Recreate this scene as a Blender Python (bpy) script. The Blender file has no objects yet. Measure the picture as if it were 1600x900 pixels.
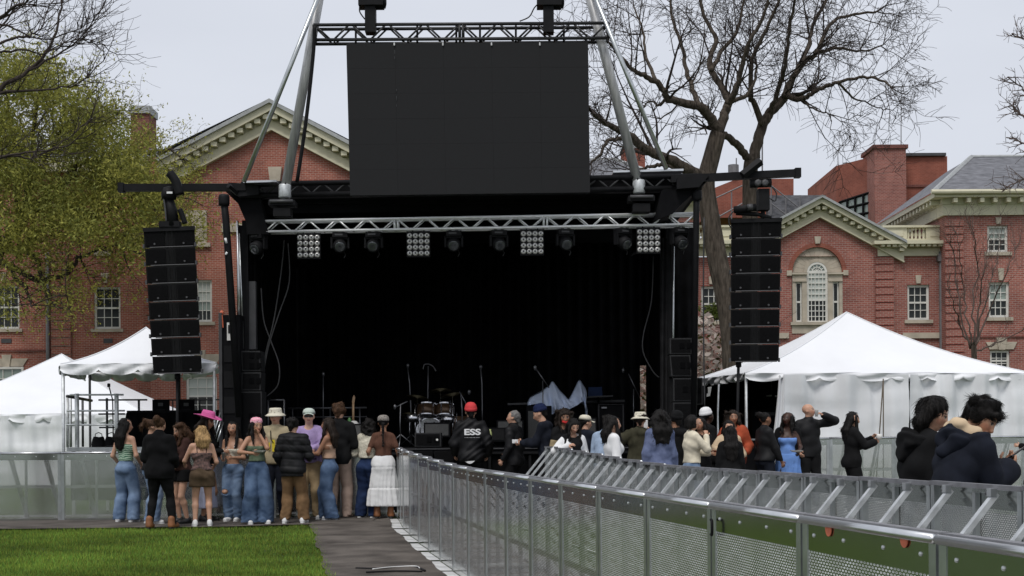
import bpy, math, random
import numpy as np
from mathutils import Vector, Matrix
random.seed(7); RNG = np.random.default_rng(7)
SC = bpy.context.scene
COL = SC.collection
R = math.radians
# ---------------------------------------------------------------- camera
FPX = 2350.0; CAMZ = 1.52; HORIZON = 682.0; ROLL = R(0.4)
cam_data = bpy.data.cameras.new("camera")
cam_data.sensor_width = 36.0
cam_data.lens = 36.0 * FPX / 1600.0
cam_data.shift_y = (HORIZON - 450.0) / 1600.0
cam_data.clip_start = 0.05; cam_data.clip_end = 3000.0
cam = bpy.data.objects.new("camera", cam_data); COL.objects.link(cam)
cam.location = (0, 0, CAMZ); cam.rotation_euler = (math.pi / 2, ROLL, 0)
SC.camera = cam
# ---------------------------------------------------------------- sky, sun, exposure
SUN_ELEV, SUN_ROT = R(58), R(200)
w = bpy.data.worlds.new("World"); SC.world = w; w.use_nodes = True
nt = w.node_tree; nt.nodes.clear()
out = nt.nodes.new("ShaderNodeOutputWorld"); bg = nt.nodes.new("ShaderNodeBackground")
sky = nt.nodes.new("ShaderNodeTexSky"); sky.sky_type = 'NISHITA'; sky.sun_disc = False
sky.sun_elevation = SUN_ELEV; sky.sun_rotation = SUN_ROT; sky.dust_density = 4.0; sky.air_density = 1.0
tc = nt.nodes.new("ShaderNodeTexCoord"); mp = nt.nodes.new("ShaderNodeMapping"); mp.inputs['Scale'].default_value = (1, 1, 3.0)
nz = nt.nodes.new("ShaderNodeTexNoise"); nz.inputs['Scale'].default_value = 2.2; nz.inputs['Detail'].default_value = 5
cr = nt.nodes.new("ShaderNodeValToRGB")          # the overcast deck, faintly uneven
cr.color_ramp.elements[0].position = 0.3; cr.color_ramp.elements[0].color = (5.15, 5.4, 6.0, 1)
cr.color_ramp.elements[1].position = 0.75; cr.color_ramp.elements[1].color = (6.0, 6.25, 6.85, 1)
mx = nt.nodes.new("ShaderNodeMix"); mx.data_type = 'RGBA'; mx.inputs[0].default_value = 0.93
L = nt.links.new
L(tc.outputs['Generated'], mp.inputs[0]); L(mp.outputs[0], nz.inputs['Vector']); L(nz.outputs['Fac'], cr.inputs[0])
L(sky.outputs[0], mx.inputs[6]); L(cr.outputs[0], mx.inputs[7]); L(mx.outputs[2], bg.inputs[0])
bg.inputs[1].default_value = 0.1
L(bg.outputs[0], out.inputs[0])
sd = bpy.data.lights.new("sun", 'SUN'); sd.energy = 1.5; sd.angle = R(20); sd.color = (1.0, 0.97, 0.93)
sun = bpy.data.objects.new("sun", sd); COL.objects.link(sun)
_sv = Vector((math.sin(SUN_ROT) * math.cos(SUN_ELEV), math.cos(SUN_ROT) * math.cos(SUN_ELEV), math.sin(SUN_ELEV)))
sun.rotation_euler = _sv.to_track_quat('Z', 'Y').to_euler()
SC.view_settings.view_transform = 'Standard'; SC.view_settings.look = 'None'
SC.view_settings.exposure = 0.36; SC.view_settings.gamma = 1.0
SC.cycles.transparent_max_bounces = 32; SC.cycles.max_bounces = 8

# ---------------------------------------------------------------- geometry helpers
def P(px, py, Y):
    """World point at distance Y seen at photograph position (px, py)."""
    x, y = px - 800.0, py - HORIZON
    c, s = math.cos(ROLL), math.sin(ROLL)
    return Vector(((c * x - s * y) / FPX * Y, Y, CAMZ - (s * x + c * y) / FPX * Y))
def sst(a, b, x):
    t = min(1.0, max(0.0, (x - a) / (b - a))); return t * t * (3 - 2 * t)
def gz(x, y):
    """Height of the gently rising lawn."""
    return sst(15, 26, y) * (0.11 + 0.055 * sst(-5, -1, x) + 0.05 * sst(2, 6, x)) + 0.05 * sst(1.5, 3.5, x)
def ghit(px, py):
    """Where the line of sight meets the lawn."""
    Y = 15.0
    for _ in range(12):
        p = P(px, py, 10.0); dz = (CAMZ - p.z) / 10.0
        Y = (CAMZ - gz(p.x / 10.0 * Y, Y)) / dz
    q = P(px, py, Y); return q
def wmat(o):
    m = Matrix.Identity(4)
    while o is not None:
        m = o.matrix_basis @ m; o = o.parent
    return m

class MB:
    """Collects faces and links them as one mesh object."""
    def __init__(s): s.v = []; s.f = []
    def add(s, vs, fs):
        b = len(s.v); s.v += [tuple(q) for q in vs]; s.f += [tuple(b + i for i in f) for f in fs]; return s
    def box(s, c, size, m=None):
        hx, hy, hz = size[0] / 2, size[1] / 2, size[2] / 2
        vs = [Vector((x, y, z)) for x in (-hx, hx) for y in (-hy, hy) for z in (-hz, hz)]
        if m is not None: vs = [m @ q for q in vs]
        c = Vector(c); vs = [q + c for q in vs]
        return s.add(vs, [(0, 1, 3, 2), (4, 6, 7, 5), (0, 4, 5, 1), (2, 3, 7, 6), (0, 2, 6, 4), (1, 5, 7, 3)])
    def box2(s, a, b):
        return s.box([(a[i] + b[i]) / 2 for i in range(3)], [abs(b[i] - a[i]) for i in range(3)])
    def hexa(s, front, back):
        """Solid between two quads given in the same order."""
        vs = list(front) + list(back)
        return s.add(vs, [(0, 1, 2, 3), (7, 6, 5, 4), (0, 4, 5, 1), (1, 5, 6, 2), (2, 6, 7, 3), (3, 7, 4, 0)])
    def prism(s, pts, d):
        n = len(pts); pts = [Vector(p) for p in pts]; d = Vector(d)
        vs = pts + [p + d for p in pts]
        fs = [tuple(range(n)), tuple(range(2 * n - 1, n - 1, -1))] + [(i, i + n, (i + 1) % n + n, (i + 1) % n) for i in range(n)]
        return s.add(vs, fs)
    def tube(s, p, q, r, r2=None, n=8, cap=True):
        return s.path([p, q], [r, r if r2 is None else r2], n, cap)
    def path(s, pts, rs, n=8, cap=True):
        pts = [Vector(p) for p in pts]
        if not hasattr(rs, '__len__'): rs = [rs] * len(pts)
        b = len(s.v); prev = None
        for i, p in enumerate(pts):
            t = (pts[min(i + 1, len(pts) - 1)] - pts[max(i - 1, 0)])
            t = t.normalized() if t.length > 1e-9 else Vector((0, 0, 1))
            if prev is None:
                u = t.cross(Vector((0, 0, 1))) if abs(t.z) < 0.9 else t.cross(Vector((1, 0, 0)))
            else:
                u = prev - t * prev.dot(t)
            u.normalize(); prev = u; w_ = t.cross(u)
            for k in range(n):
                a = 2 * math.pi * k / n
                s.v.append(tuple(p + (u * math.cos(a) + w_ * math.sin(a)) * rs[i]))
        for i in range(len(pts) - 1):
            for k in range(n):
                a, c = b + i * n + k, b + i * n + (k + 1) % n
                s.f.append((a, c, c + n, a + n))
        if cap:
            s.f.append(tuple(b + k for k in range(n - 1, -1, -1)))
            e = b + (len(pts) - 1) * n; s.f.append(tuple(e + k for k in range(n)))
        return s
    def lathe(s, c, prof, n=16, m=None):
        """prof: (radius, height) pairs."""
        b = len(s.v); c = Vector(c)
        for (r, z) in prof:
            for k in range(n):
                a = 2 * math.pi * k / n
                q = Vector((r * math.cos(a), r * math.sin(a), z))
                if m is not None: q = m @ q
                s.v.append(tuple(c + q))
        for i in range(len(prof) - 1):
            for k in range(n):
                a, d = b + i * n + k, b + i * n + (k + 1) % n
                s.f.append((a, d, d + n, a + n))
        s.f.append(tuple(b + k for k in range(n - 1, -1, -1)))
        e = b + (len(prof) - 1) * n; s.f.append(tuple(e + k for k in range(n)))
        return s
    def grid(s, fn, nu, nv):
        b = len(s.v)
        for i in range(nu + 1):
            for j in range(nv + 1): s.v.append(tuple(fn(i / nu, j / nv)))
        for i in range(nu):
            for j in range(nv):
                a = b + i * (nv + 1) + j
                s.f.append((a, a + nv + 1, a + nv + 2, a + 1))
        return s
    def mesh(s, name, mat=None, smooth=False):
        me = bpy.data.meshes.new(name); me.from_pydata(s.v, [], s.f); me.update()
        if mat: me.materials.append(mat)
        if smooth: me.polygons.foreach_set('use_smooth', [True] * len(me.polygons))
        return me
    def build(s, name, mat, parent=None, smooth=False, world=False):
        if world and parent is not None:
            mi = wmat(parent).inverted(); s.v = [tuple(mi @ Vector(q)) for q in s.v]
        return link(name, s.mesh(name, mat, smooth), parent)
def link(name, me, parent=None, loc=None, rz=None):
    o = bpy.data.objects.new(name, me); COL.objects.link(o)
    if parent is not None: o.parent = parent
    if loc is not None: o.location = loc
    if rz is not None: o.rotation_euler[2] = rz
    return o
def tag(o, label=None, cat=None, group=None, kind=None):
    if label: o['label'] = label
    if cat: o['category'] = cat
    if group: o['group'] = group
    if kind: o['kind'] = kind
    return o
def thing(name, label, cat, loc=(0, 0, 0), rz=0.0, group=None):
    o = bpy.data.objects.new(name, None); COL.objects.link(o)
    o.empty_display_size = 0.1
    o.location = loc; o.rotation_euler = (0, 0, rz)
    return tag(o, label, cat, group)
def copy_tree(o, parent=None):
    c = o.copy(); COL.objects.link(c); c.parent = parent
    for ch in list(KIDS.get(o.name, o.children)): copy_tree(ch, c)
    return c
KIDS = {}
def mesh_np(name, V, Fq, mat, smooth=False):
    """Mesh from numpy arrays, all faces with the same corner count."""
    me = bpy.data.meshes.new(name); k = Fq.shape[1]
    me.vertices.add(len(V)); me.vertices.foreach_set('co', V.astype(np.float32).ravel())
    me.loops.add(Fq.size); me.loops.foreach_set('vertex_index', Fq.astype(np.int32).ravel())
    me.polygons.add(len(Fq)); me.polygons.foreach_set('loop_start', np.arange(0, Fq.size, k, dtype=np.int32))
    me.polygons.foreach_set('loop_total', np.full(len(Fq), k, dtype=np.int32))
    if smooth: me.polygons.foreach_set('use_smooth', np.ones(len(Fq), dtype=bool))
    me.update(calc_edges=True); me.validate()
    if mat: me.materials.append(mat)
    return me

# ---------------------------------------------------------------- materials
def _new(name):
    m = bpy.data.materials.new(name); m.use_nodes = True
    return m, m.node_tree.nodes, m.node_tree.links.new, m.node_tree.nodes['Principled BSDF']
def mat(name, col, rough=0.6, metal=0.0, var=0.15, scale=6.0, bump=0.0, bscale=None, spec=0.5, detail=4, col2=None, sheen=0.0, stretch=(1, 1, 1), dist=0.02):
    """Plain surface with uneven colour and fine relief."""
    m, N, Lk, b = _new(name)
    b.inputs['Roughness'].default_value = rough; b.inputs['Metallic'].default_value = metal
    b.inputs['Specular IOR Level'].default_value = spec
    if sheen: b.inputs['Sheen Weight'].default_value = sheen
    t = N.new('ShaderNodeTexCoord'); mpn = N.new('ShaderNodeMapping'); mpn.inputs['Scale'].default_value = stretch
    Lk(t.outputs['Object'], mpn.inputs[0])
    n = N.new('ShaderNodeTexNoise'); n.inputs['Scale'].default_value = scale; n.inputs['Detail'].default_value = detail
    Lk(mpn.outputs[0], n.inputs['Vector'])
    r = N.new('ShaderNodeValToRGB')
    c1 = [max(0, c * (1 - var)) for c in col]; c2 = list(col2) if col2 else [min(1, c * (1 + var)) for c in col]
    r.color_ramp.elements[0].position = 0.3; r.color_ramp.elements[0].color = (*c1, 1)
    r.color_ramp.elements[1].position = 0.7; r.color_ramp.elements[1].color = (*c2, 1)
    Lk(n.outputs['Fac'], r.inputs[0]); Lk(r.outputs[0], b.inputs['Base Color'])
    if bump:
        n2 = N.new('ShaderNodeTexNoise'); n2.inputs['Scale'].default_value = bscale or scale * 4; n2.inputs['Detail'].default_value = 5
        Lk(mpn.outputs[0], n2.inputs['Vector'])
        bp = N.new('ShaderNodeBump'); bp.inputs['Strength'].default_value = bump; bp.inputs['Distance'].default_value = dist
        Lk(n2.outputs['Fac'], bp.inputs['Height']); Lk(bp.outputs[0], b.inputs['Normal'])
    return m
def brick_mat(name, ca, cb, mortar, bw=0.21, bh=0.073):
    m, N, Lk, b = _new(name)
    t = N.new('ShaderNodeTexCoord'); s = N.new('ShaderNodeSeparateXYZ'); Lk(t.outputs['Object'], s.inputs[0])
    a = N.new('ShaderNodeMath'); a.operation = 'ADD'; Lk(s.outputs[0], a.inputs[0]); Lk(s.outputs[1], a.inputs[1])
    c = N.new('ShaderNodeCombineXYZ'); Lk(a.outputs[0], c.inputs[0]); Lk(s.outputs[2], c.inputs[1])
    br = N.new('ShaderNodeTexBrick'); br.inputs['Scale'].default_value = 1.0
    br.inputs['Brick Width'].default_value = bw; br.inputs['Row Height'].default_value = bh; br.inputs['Mortar Size'].default_value = 0.008
    br.inputs['Color1'].default_value = (*ca, 1); br.inputs['Color2'].default_value = (*cb, 1); br.inputs['Mortar'].default_value = (*mortar, 1)
    br.inputs['Bias'].default_value = -0.1
    Lk(c.outputs[0], br.inputs['Vector'])
    n = N.new('ShaderNodeTexNoise'); n.inputs['Scale'].default_value = 0.7; n.inputs['Detail'].default_value = 6; n.inputs['Roughness'].default_value = 0.7
    Lk(t.outputs['Object'], n.inputs['Vector'])
    r = N.new('ShaderNodeValToRGB'); r.color_ramp.elements[0].position = 0.3; r.color_ramp.elements[0].color = (0.60, 0.60, 0.62, 1)
    r.color_ramp.elements[1].position = 0.7; r.color_ramp.elements[1].color = (1.15, 1.12, 1.1, 1)
    Lk(n.outputs['Fac'], r.inputs[0])
    mu = N.new('ShaderNodeMix'); mu.data_type = 'RGBA'; mu.blend_type = 'MULTIPLY'; mu.inputs[0].default_value = 1.0
    Lk(br.outputs['Color'], mu.inputs[6]); Lk(r.outputs[0], mu.inputs[7]); Lk(mu.outputs[2], b.inputs['Base Color'])
    bp = N.new('ShaderNodeBump'); bp.inputs['Strength'].default_value = 0.5; bp.inputs['Distance'].default_value = 0.01; bp.invert = True
    Lk(br.outputs['Fac'], bp.inputs['Height']); Lk(bp.outputs[0], b.inputs['Normal'])
    b.inputs['Roughness'].default_value = 0.9; b.inputs['Specular IOR Level'].default_value = 0.2
    return m
def attr_mat(name, rough=0.6, spec=0.3, noise=0.0, nscale=40, sss=0.0, translucent=0.0):
    """Surface whose own colour is stored per point in 'col'."""
    m, N, Lk, b = _new(name)
    a = N.new('ShaderNodeAttribute'); a.attribute_name = 'col'
    src = a.outputs['Color']
    if noise:
        t = N.new('ShaderNodeTexCoord'); n = N.new('ShaderNodeTexNoise'); n.inputs['Scale'].default_value = nscale; n.inputs['Detail'].default_value = 4
        Lk(t.outputs['Object'], n.inputs['Vector'])
        r = N.new('ShaderNodeValToRGB'); r.color_ramp.elements[0].position = 0.3; r.color_ramp.elements[0].color = (1 - noise,) * 3 + (1,)
        r.color_ramp.elements[1].position = 0.7; r.color_ramp.elements[1].color = (1 + noise,) * 3 + (1,)
        Lk(n.outputs['Fac'], r.inputs[0])
        mu = N.new('ShaderNodeMix'); mu.data_type = 'RGBA'; mu.blend_type = 'MULTIPLY'; mu.inputs[0].default_value = 1.0
        Lk(src, mu.inputs[6]); Lk(r.outputs[0], mu.inputs[7]); src = mu.outputs[2]
    Lk(src, b.inputs['Base Color'])
    b.inputs['Roughness'].default_value = rough; b.inputs['Specular IOR Level'].default_value = spec
    if sss: b.inputs['Subsurface Weight'].default_value = sss; b.inputs['Subsurface Radius'].default_value = (0.01, 0.004, 0.002)
    if translucent:
        tr = N.new('ShaderNodeBsdfTranslucent'); Lk(src, tr.inputs[0])
        ms = N.new('ShaderNodeMixShader'); ms.inputs[0].default_value = translucent
        Lk(b.outputs[0], ms.inputs[1]); Lk(tr.outputs[0], ms.inputs[2]); Lk(ms.outputs[0], N['Material Output'].inputs[0])
    return m
def set_col(me, cols):
    a = me.color_attributes.new('col', 'FLOAT_COLOR', 'POINT')
    c = np.ones((len(me.vertices), 4), dtype=np.float32); c[:, :3] = cols
    a.data.foreach_set('color', c.ravel())
def perforated(name, col, pitch, rad, rough=0.3, wide=1.0, row=None, lip=1.55):
    """Metal sheet punched with staggered round holes."""
    m, N, Lk, b = _new(name)
    b.inputs['Base Color'].default_value = (*col, 1); b.inputs['Metallic'].default_value = 1.0
    t = N.new('ShaderNodeTexCoord'); s = N.new('ShaderNodeSeparateXYZ'); Lk(t.outputs['Object'], s.inputs[0])
    n = N.new('ShaderNodeTexNoise'); n.inputs['Scale'].default_value = 3.0; n.inputs['Detail'].default_value = 5; Lk(t.outputs['Object'], n.inputs['Vector'])
    rr = N.new('ShaderNodeMapRange'); rr.inputs[3].default_value = rough - 0.08; rr.inputs[4].default_value = rough + 0.1
    Lk(n.outputs['Fac'], rr.inputs[0]); Lk(rr.outputs[0], b.inputs['Roughness'])
    def cell(off):
        res = []
        for i, (o_, st) in enumerate(((s.outputs[0], 1.0), (s.outputs[2], 1.732 if row is None else 2 * row / pitch))):
            d = N.new('ShaderNodeMath'); d.operation = 'MULTIPLY_ADD'; d.inputs[1].default_value = 1 / (pitch * st); d.inputs[2].default_value = off + 100
            Lk(o_, d.inputs[0])
            fr = N.new('ShaderNodeMath'); fr.operation = 'FRACT'; Lk(d.outputs[0], fr.inputs[0])
            su = N.new('ShaderNodeMath'); su.operation = 'MULTIPLY_ADD'; su.inputs[1].default_value = pitch * st; su.inputs[2].default_value = -pitch * st / 2
            Lk(fr.outputs[0], su.inputs[0])
            dv = N.new('ShaderNodeMath'); dv.operation = 'DIVIDE'; dv.inputs[1].default_value = wide if i == 0 else 1.0; Lk(su.outputs[0], dv.inputs[0])
            pw = N.new('ShaderNodeMath'); pw.operation = 'MULTIPLY'; Lk(dv.outputs[0], pw.inputs[0]); Lk(dv.outputs[0], pw.inputs[1])
            res.append(pw.outputs[0])
        ad = N.new('ShaderNodeMath'); ad.operation = 'ADD'; Lk(res[0], ad.inputs[0]); Lk(res[1], ad.inputs[1])
        return ad.outputs[0]
    mi = N.new('ShaderNodeMath'); mi.operation = 'MINIMUM'; Lk(cell(0.0), mi.inputs[0]); Lk(cell(0.5), mi.inputs[1])
    gt = N.new('ShaderNodeMath'); gt.operation = 'GREATER_THAN'; gt.inputs[1].default_value = rad * rad; Lk(mi.outputs[0], gt.inputs[0])
    # each hole's lip is coloured paler and rougher, standing in for sky glint
    lp = N.new('ShaderNodeMath'); lp.operation = 'LESS_THAN'; lp.inputs[1].default_value = (rad * lip) ** 2; Lk(mi.outputs[0], lp.inputs[0])
    rl = N.new('ShaderNodeMix'); rl.inputs[3].default_value = 0.7; Lk(lp.outputs[0], rl.inputs[0]); Lk(rr.outputs[0], rl.inputs[2]); Lk(rl.outputs[0], b.inputs['Roughness'])
    cl_ = N.new('ShaderNodeMix'); cl_.data_type = 'RGBA'; cl_.inputs[6].default_value = (*col, 1); cl_.inputs[7].default_value = (.86, .87, .86, 1); Lk(lp.outputs[0], cl_.inputs[0]); Lk(cl_.outputs[2], b.inputs['Base Color'])
    ml = N.new('ShaderNodeMapRange'); ml.inputs[3].default_value = 1.0; ml.inputs[4].default_value = 0.25; Lk(lp.outputs[0], ml.inputs[0]); Lk(ml.outputs[0], b.inputs['Metallic'])
    Lk(gt.outputs[0], b.inputs['Alpha'])
    return m
M = {}
M['grass_ground'] = mat('grass_ground', (0.065, 0.095, 0.030), 0.95, var=0.3, scale=1.5, bump=0.6, bscale=60, spec=0.1)
M['far_ground'] = mat('far_ground', (0.07, 0.09, 0.035), 0.95, var=0.3, scale=0.4, spec=0.1)
M['mat_cloth'] = mat('geotextile', (0.098, 0.086, 0.076), 0.95, var=0.42, scale=2.2, bump=0.5, bscale=30, spec=0.1, stretch=(1, 1, 1), detail=8)
M['asphalt'] = mat('asphalt', (0.17, 0.165, 0.155), 0.9, var=0.25, scale=3, bump=0.3, bscale=80, spec=0.2)
M['alu'] = mat('aluminium', (0.66, 0.67, 0.68), 0.32, 1.0, var=0.1, scale=5, bump=0.02, bscale=30)
M['alu_dull'] = mat('dull_aluminium', (0.50, 0.52, 0.52), 0.30, 0.95, var=0.15, scale=8, bump=0.03)
M['galv'] = mat('galvanised_steel', (0.56, 0.58, 0.59), 0.5, 0.5, var=0.2, scale=14, bump=0.03)
M['perf'] = perforated('perforated_sheet', (0.50, 0.52, 0.50), 0.029, 0.0025, 0.20, 2.5, 0.0115)
M['perf_open'] = perforated('perforated_sheet_open', (0.50, 0.52, 0.51), 0.029, 0.0033, 0.13, 2.5, 0.0115, 1.16)
M['plate'] = mat('floor_plate_metal', (0.68, 0.68, 0.67), 0.5, 0.4, var=0.25, scale=3, bump=0.08, bscale=50)
M['truss'] = mat('truss_aluminium', (0.88, 0.89, 0.90), 0.42, 0.55, var=0.08, scale=8)
M['truss_black'] = mat('black_truss', (0.012, 0.012, 0.013), 0.5, 0.0, var=0.3)
M['pole'] = mat('bare_steel_pole', (0.42, 0.42, 0.42), 0.42, 0.35, var=0.25, scale=5, stretch=(4, 4, 0.6))
M['black'] = mat('black_paint', (0.008, 0.008, 0.009), 0.6, var=0.3, spec=0.16)
M['black_cloth'] = mat('black_drape', (0.0045, 0.0045, 0.005), 1.0, var=0.4, scale=3, spec=0.05)
M['black_matte'] = mat('black_matte', (0.006, 0.006, 0.007), 0.85, var=0.3, spec=0.12)
M['cab_grey'] = mat('grey_cabinet', (0.022, 0.022, 0.023), 0.6, var=0.3, scale=20, bump=0.15, bscale=150, spec=0.3)
M['grille'] = mat('speaker_grille', (0.004, 0.004, 0.0045), 0.75, var=0.25, scale=30, bump=0.3, bscale=260, spec=0.10)
M['cab'] = mat('speaker_cabinet', (0.008, 0.008, 0.0085), 0.7, var=0.3, scale=20, bump=0.15, bscale=150, spec=0.15)
M['grey_dark'] = mat('dark_grey', (0.05, 0.05, 0.053), 0.55, var=0.2)
M['screen'] = mat('led_face', (0.0145, 0.0148, 0.0158), 0.7, var=0.06, scale=120, bump=0.05, bscale=300, spec=0.14)
M['lens'] = mat('lens_glass', (0.06, 0.065, 0.07), 0.08, 0.3, var=0.2, spec=0.8)
M['lamp'] = mat('reflector_bulb', (0.6, 0.59, 0.57), 0.25, 0.6, var=0.15, scale=60)
M['stone'] = mat('limestone', (0.44, 0.385, 0.31), 0.85, var=0.18, scale=2.5, bump=0.1, bscale=20, spec=0.2)
M['trim'] = mat('cream_painted_wood', (0.60, 0.565, 0.42), 0.7, var=0.08, scale=2, spec=0.3)
M['white_wood'] = mat('white_painted_wood', (0.66, 0.645, 0.60), 0.6, var=0.08, scale=3, spec=0.3)
M['slate'] = mat('slate_roof', (0.14, 0.142, 0.155), 0.75, var=0.35, scale=3, bump=0.5, bscale=8, stretch=(1, 1, 3), spec=0.3)
M['copper_grey'] = mat('lead_flashing', (0.34, 0.35, 0.35), 0.6, var=0.15, spec=0.3)
M['pipe'] = mat('downpipe_metal', (0.17, 0.165, 0.17), 0.6, 0.2, var=0.15)
M['brick'] = brick_mat('brick_red', (0.40, 0.128, 0.088), (0.29, 0.083, 0.059), (0.46, 0.35, 0.29))
M['brick_rose'] = brick_mat('brick_rose', (0.37, 0.130, 0.102), (0.265, 0.086, 0.070), (0.42, 0.325, 0.28))
M['brick_orange'] = brick_mat('brick_orange', (0.31, 0.105, 0.072), (0.26, 0.085, 0.058), (0.32, 0.145, 0.11))
M['brick_dark'] = brick_mat('brick_chimney', (0.205, 0.068, 0.055), (0.15, 0.05, 0.04), (0.23, 0.15, 0.13))
M['pane'] = mat('window_glass', (0.016, 0.020, 0.019), 0.12, 0.0, var=0.5, scale=0.9, spec=0.3)
M['pane_green'] = mat('tinted_glass', (0.22, 0.27, 0.235), 0.1, 0.0, var=0.2, scale=0.7, spec=0.7)
M['blind'] = mat('drawn_blind', (0.46, 0.49, 0.46), 0.6, var=0.12, scale=1.5, spec=0.3)
M['tent'] = mat('white_tent_vinyl', (0.80, 0.81, 0.83), 0.5, var=0.03, scale=1.2, bump=0.25, bscale=2.0, spec=0.3, dist=0.05)
M['bark'] = mat('elm_bark', (0.082, 0.067, 0.054), 0.95, var=0.5, scale=5, bump=0.9, bscale=9, stretch=(3, 3, 0.6), spec=0.1, dist=0.06)
M['twig'] = mat('dark_twig', (0.050, 0.040, 0.036), 0.95, var=0.2, spec=0.1)
M['twig_grey'] = mat('grey_twig', (0.12, 0.092, 0.08), 0.95, var=0.2, spec=0.1)
M['leaf'] = attr_mat('spring_leaves', 0.7, 0.2, translucent=0.35)
M['orange'] = mat('orange_sticker', (0.66, 0.16, 0.08), 0.6, var=0.15, scale=40)
M['bronze'] = mat('drum_shell', (0.085, 0.05, 0.028), 0.35, 0.4, var=0.2)
M['drumhead'] = mat('drum_head', (0.45, 0.46, 0.47), 0.5, var=0.08)
M['chrome'] = mat('chrome', (0.60, 0.60, 0.62), 0.25, 1.0, var=0.1)
M['stand'] = mat('stand_metal', (0.20, 0.20, 0.21), 0.4, 0.8, var=0.2)
M['brass'] = mat('cymbal_brass', (0.10, 0.085, 0.05), 0.45, 0.8, var=0.2)
M['sheet'] = mat('pale_blue_sheet', (0.62, 0.70, 0.86), 0.85, var=0.06, scale=3, bump=0.2, bscale=14, spec=0.1)
M['wood'] = mat('guitar_wood', (0.42, 0.27, 0.15), 0.4, var=0.2, stretch=(1, 1, 6))
M['blue_screen'] = mat('blue_laptop_lid', (0.022, 0.04, 0.10), 0.35, var=0.1)
M['amp_cloth'] = mat('amp_grille_cloth', (0.075, 0.075, 0.073), 0.9, var=0.2, scale=60, bump=0.2)
M['cable'] = mat('black_rubber', (0.012, 0.012, 0.012), 0.5, var=0.2)
M['print_white'] = mat('white_print', (0.72, 0.72, 0.72), 0.8, var=0.05)
M['paper'] = mat('paper_white', (0.68, 0.67, 0.64), 0.8, var=0.06)
# ================================================================ GROUND
def X1(Y):   # near row of barriers, beside the dark mat
    return 2.175 - 0.169 * Y + 0.16 * sst(22.0, 25.6, Y)
def X2(Y):   # far row of barriers, backs towards us
    return 3.784 - 0.1294 * Y
YB = 25.6    # row of barriers in front of the tents
_ga, _gb = ghit(485, 822), ghit(510, 900)
def XG(Y):   # lawn's edge along the mat
    return _ga.x + (_gb.x - _ga.x) * (Y - _ga.y) / (_gb.y - _ga.y)
_gl, _gr = ghit(0, 830.5), ghit(484, 823)
def YG(x):   # lawn's edge in front of the left barriers
    return _gl.y + (_gr.y - _gl.y) * (x - _gl.x) / (_gr.x - _gl.x)
def ground_sheet(name, xs, ys, m, dz=0.0):
    b = MB(); n = len(ys)
    for x in xs:
        for y in ys: b.v.append((x, y, gz(x, y) + dz))
    for i in range(len(xs) - 1):
        for j in range(n - 1):
            a = i * n + j; b.f.append((a, a + n, a + n + 1, a + 1))
    return b.build(name, m, smooth=True)
xs = [-900, -300, -120, -60, -40] + list(np.arange(-30, 30.1, 1.0)) + [40, 60, 120, 300, 900]
ys = [-300, -60, -20] + list(np.arange(-8, 40.1, 1.0)) + [50, 60, 80, 120, 300, 1500]
tag(ground_sheet('ground', xs, ys, M['grass_ground']), kind='structure')
def strip(name, fl, fr, y0, y1, n, m, dz, nx=10, bump=0.0):
    def fn(u, v):
        y = y0 + (y1 - y0) * u; xl, xr = fl(y), fr(y); x = xl + (xr - xl) * v
        h = bump * (math.sin(x * 3.1 + y * 1.7) + math.sin(y * 4.3 - x * 2.2) + math.sin(y * 9.0 + 2.0 * math.sin(x * 3)) * 0.7)
        if v in (0.0, 1.0): h *= 0.3
        return (x, y, gz(x, y) + dz + h)
    b = MB(); b.grid(lambda u, v: fn(u, v), n, nx)
    b.f = [f[::-1] for f in b.f]
    return tag(b.build(name, m, smooth=True), kind='structure')
_wob = lambda y, s: 0.03 * math.sin(y * 2.1 + s) + 0.02 * math.sin(y * 5.3 + s * 2) + 0.012 * math.sin(y * 11.7 + s)
strip('path', lambda y: XG(y) + _wob(y, 0) * 0.7, lambda y: X1(y) - 0.16 + _wob(y, 1.3) * .35, 1.0, 25.55, 200, M['mat_cloth'], 0.034, 14, 0.006)
def fl2(x): return YG(x)
_b = MB(); _b.grid(lambda u, v: (lambda x: (x, (YG(x) + 0.03 * math.sin(x * 3)) * (1 - v) + 25.75 * v, gz(x, YG(x) * (1 - v) + 25.75 * v) + 0.040 + 0.004 * math.sin(x * 5) * math.sin(v * 6)))(-14 + (X1(25.0) + 14 - 0.35) * u), 60, 6)
tag(_b.build('path', M['mat_cloth'], smooth=True), kind='structure')
strip('walkway', lambda y: X1(y) + 0.02, lambda y: X2(y) + 7.0, -2.0, 27.0, 60, M['asphalt'], 0.012, 10)
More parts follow.
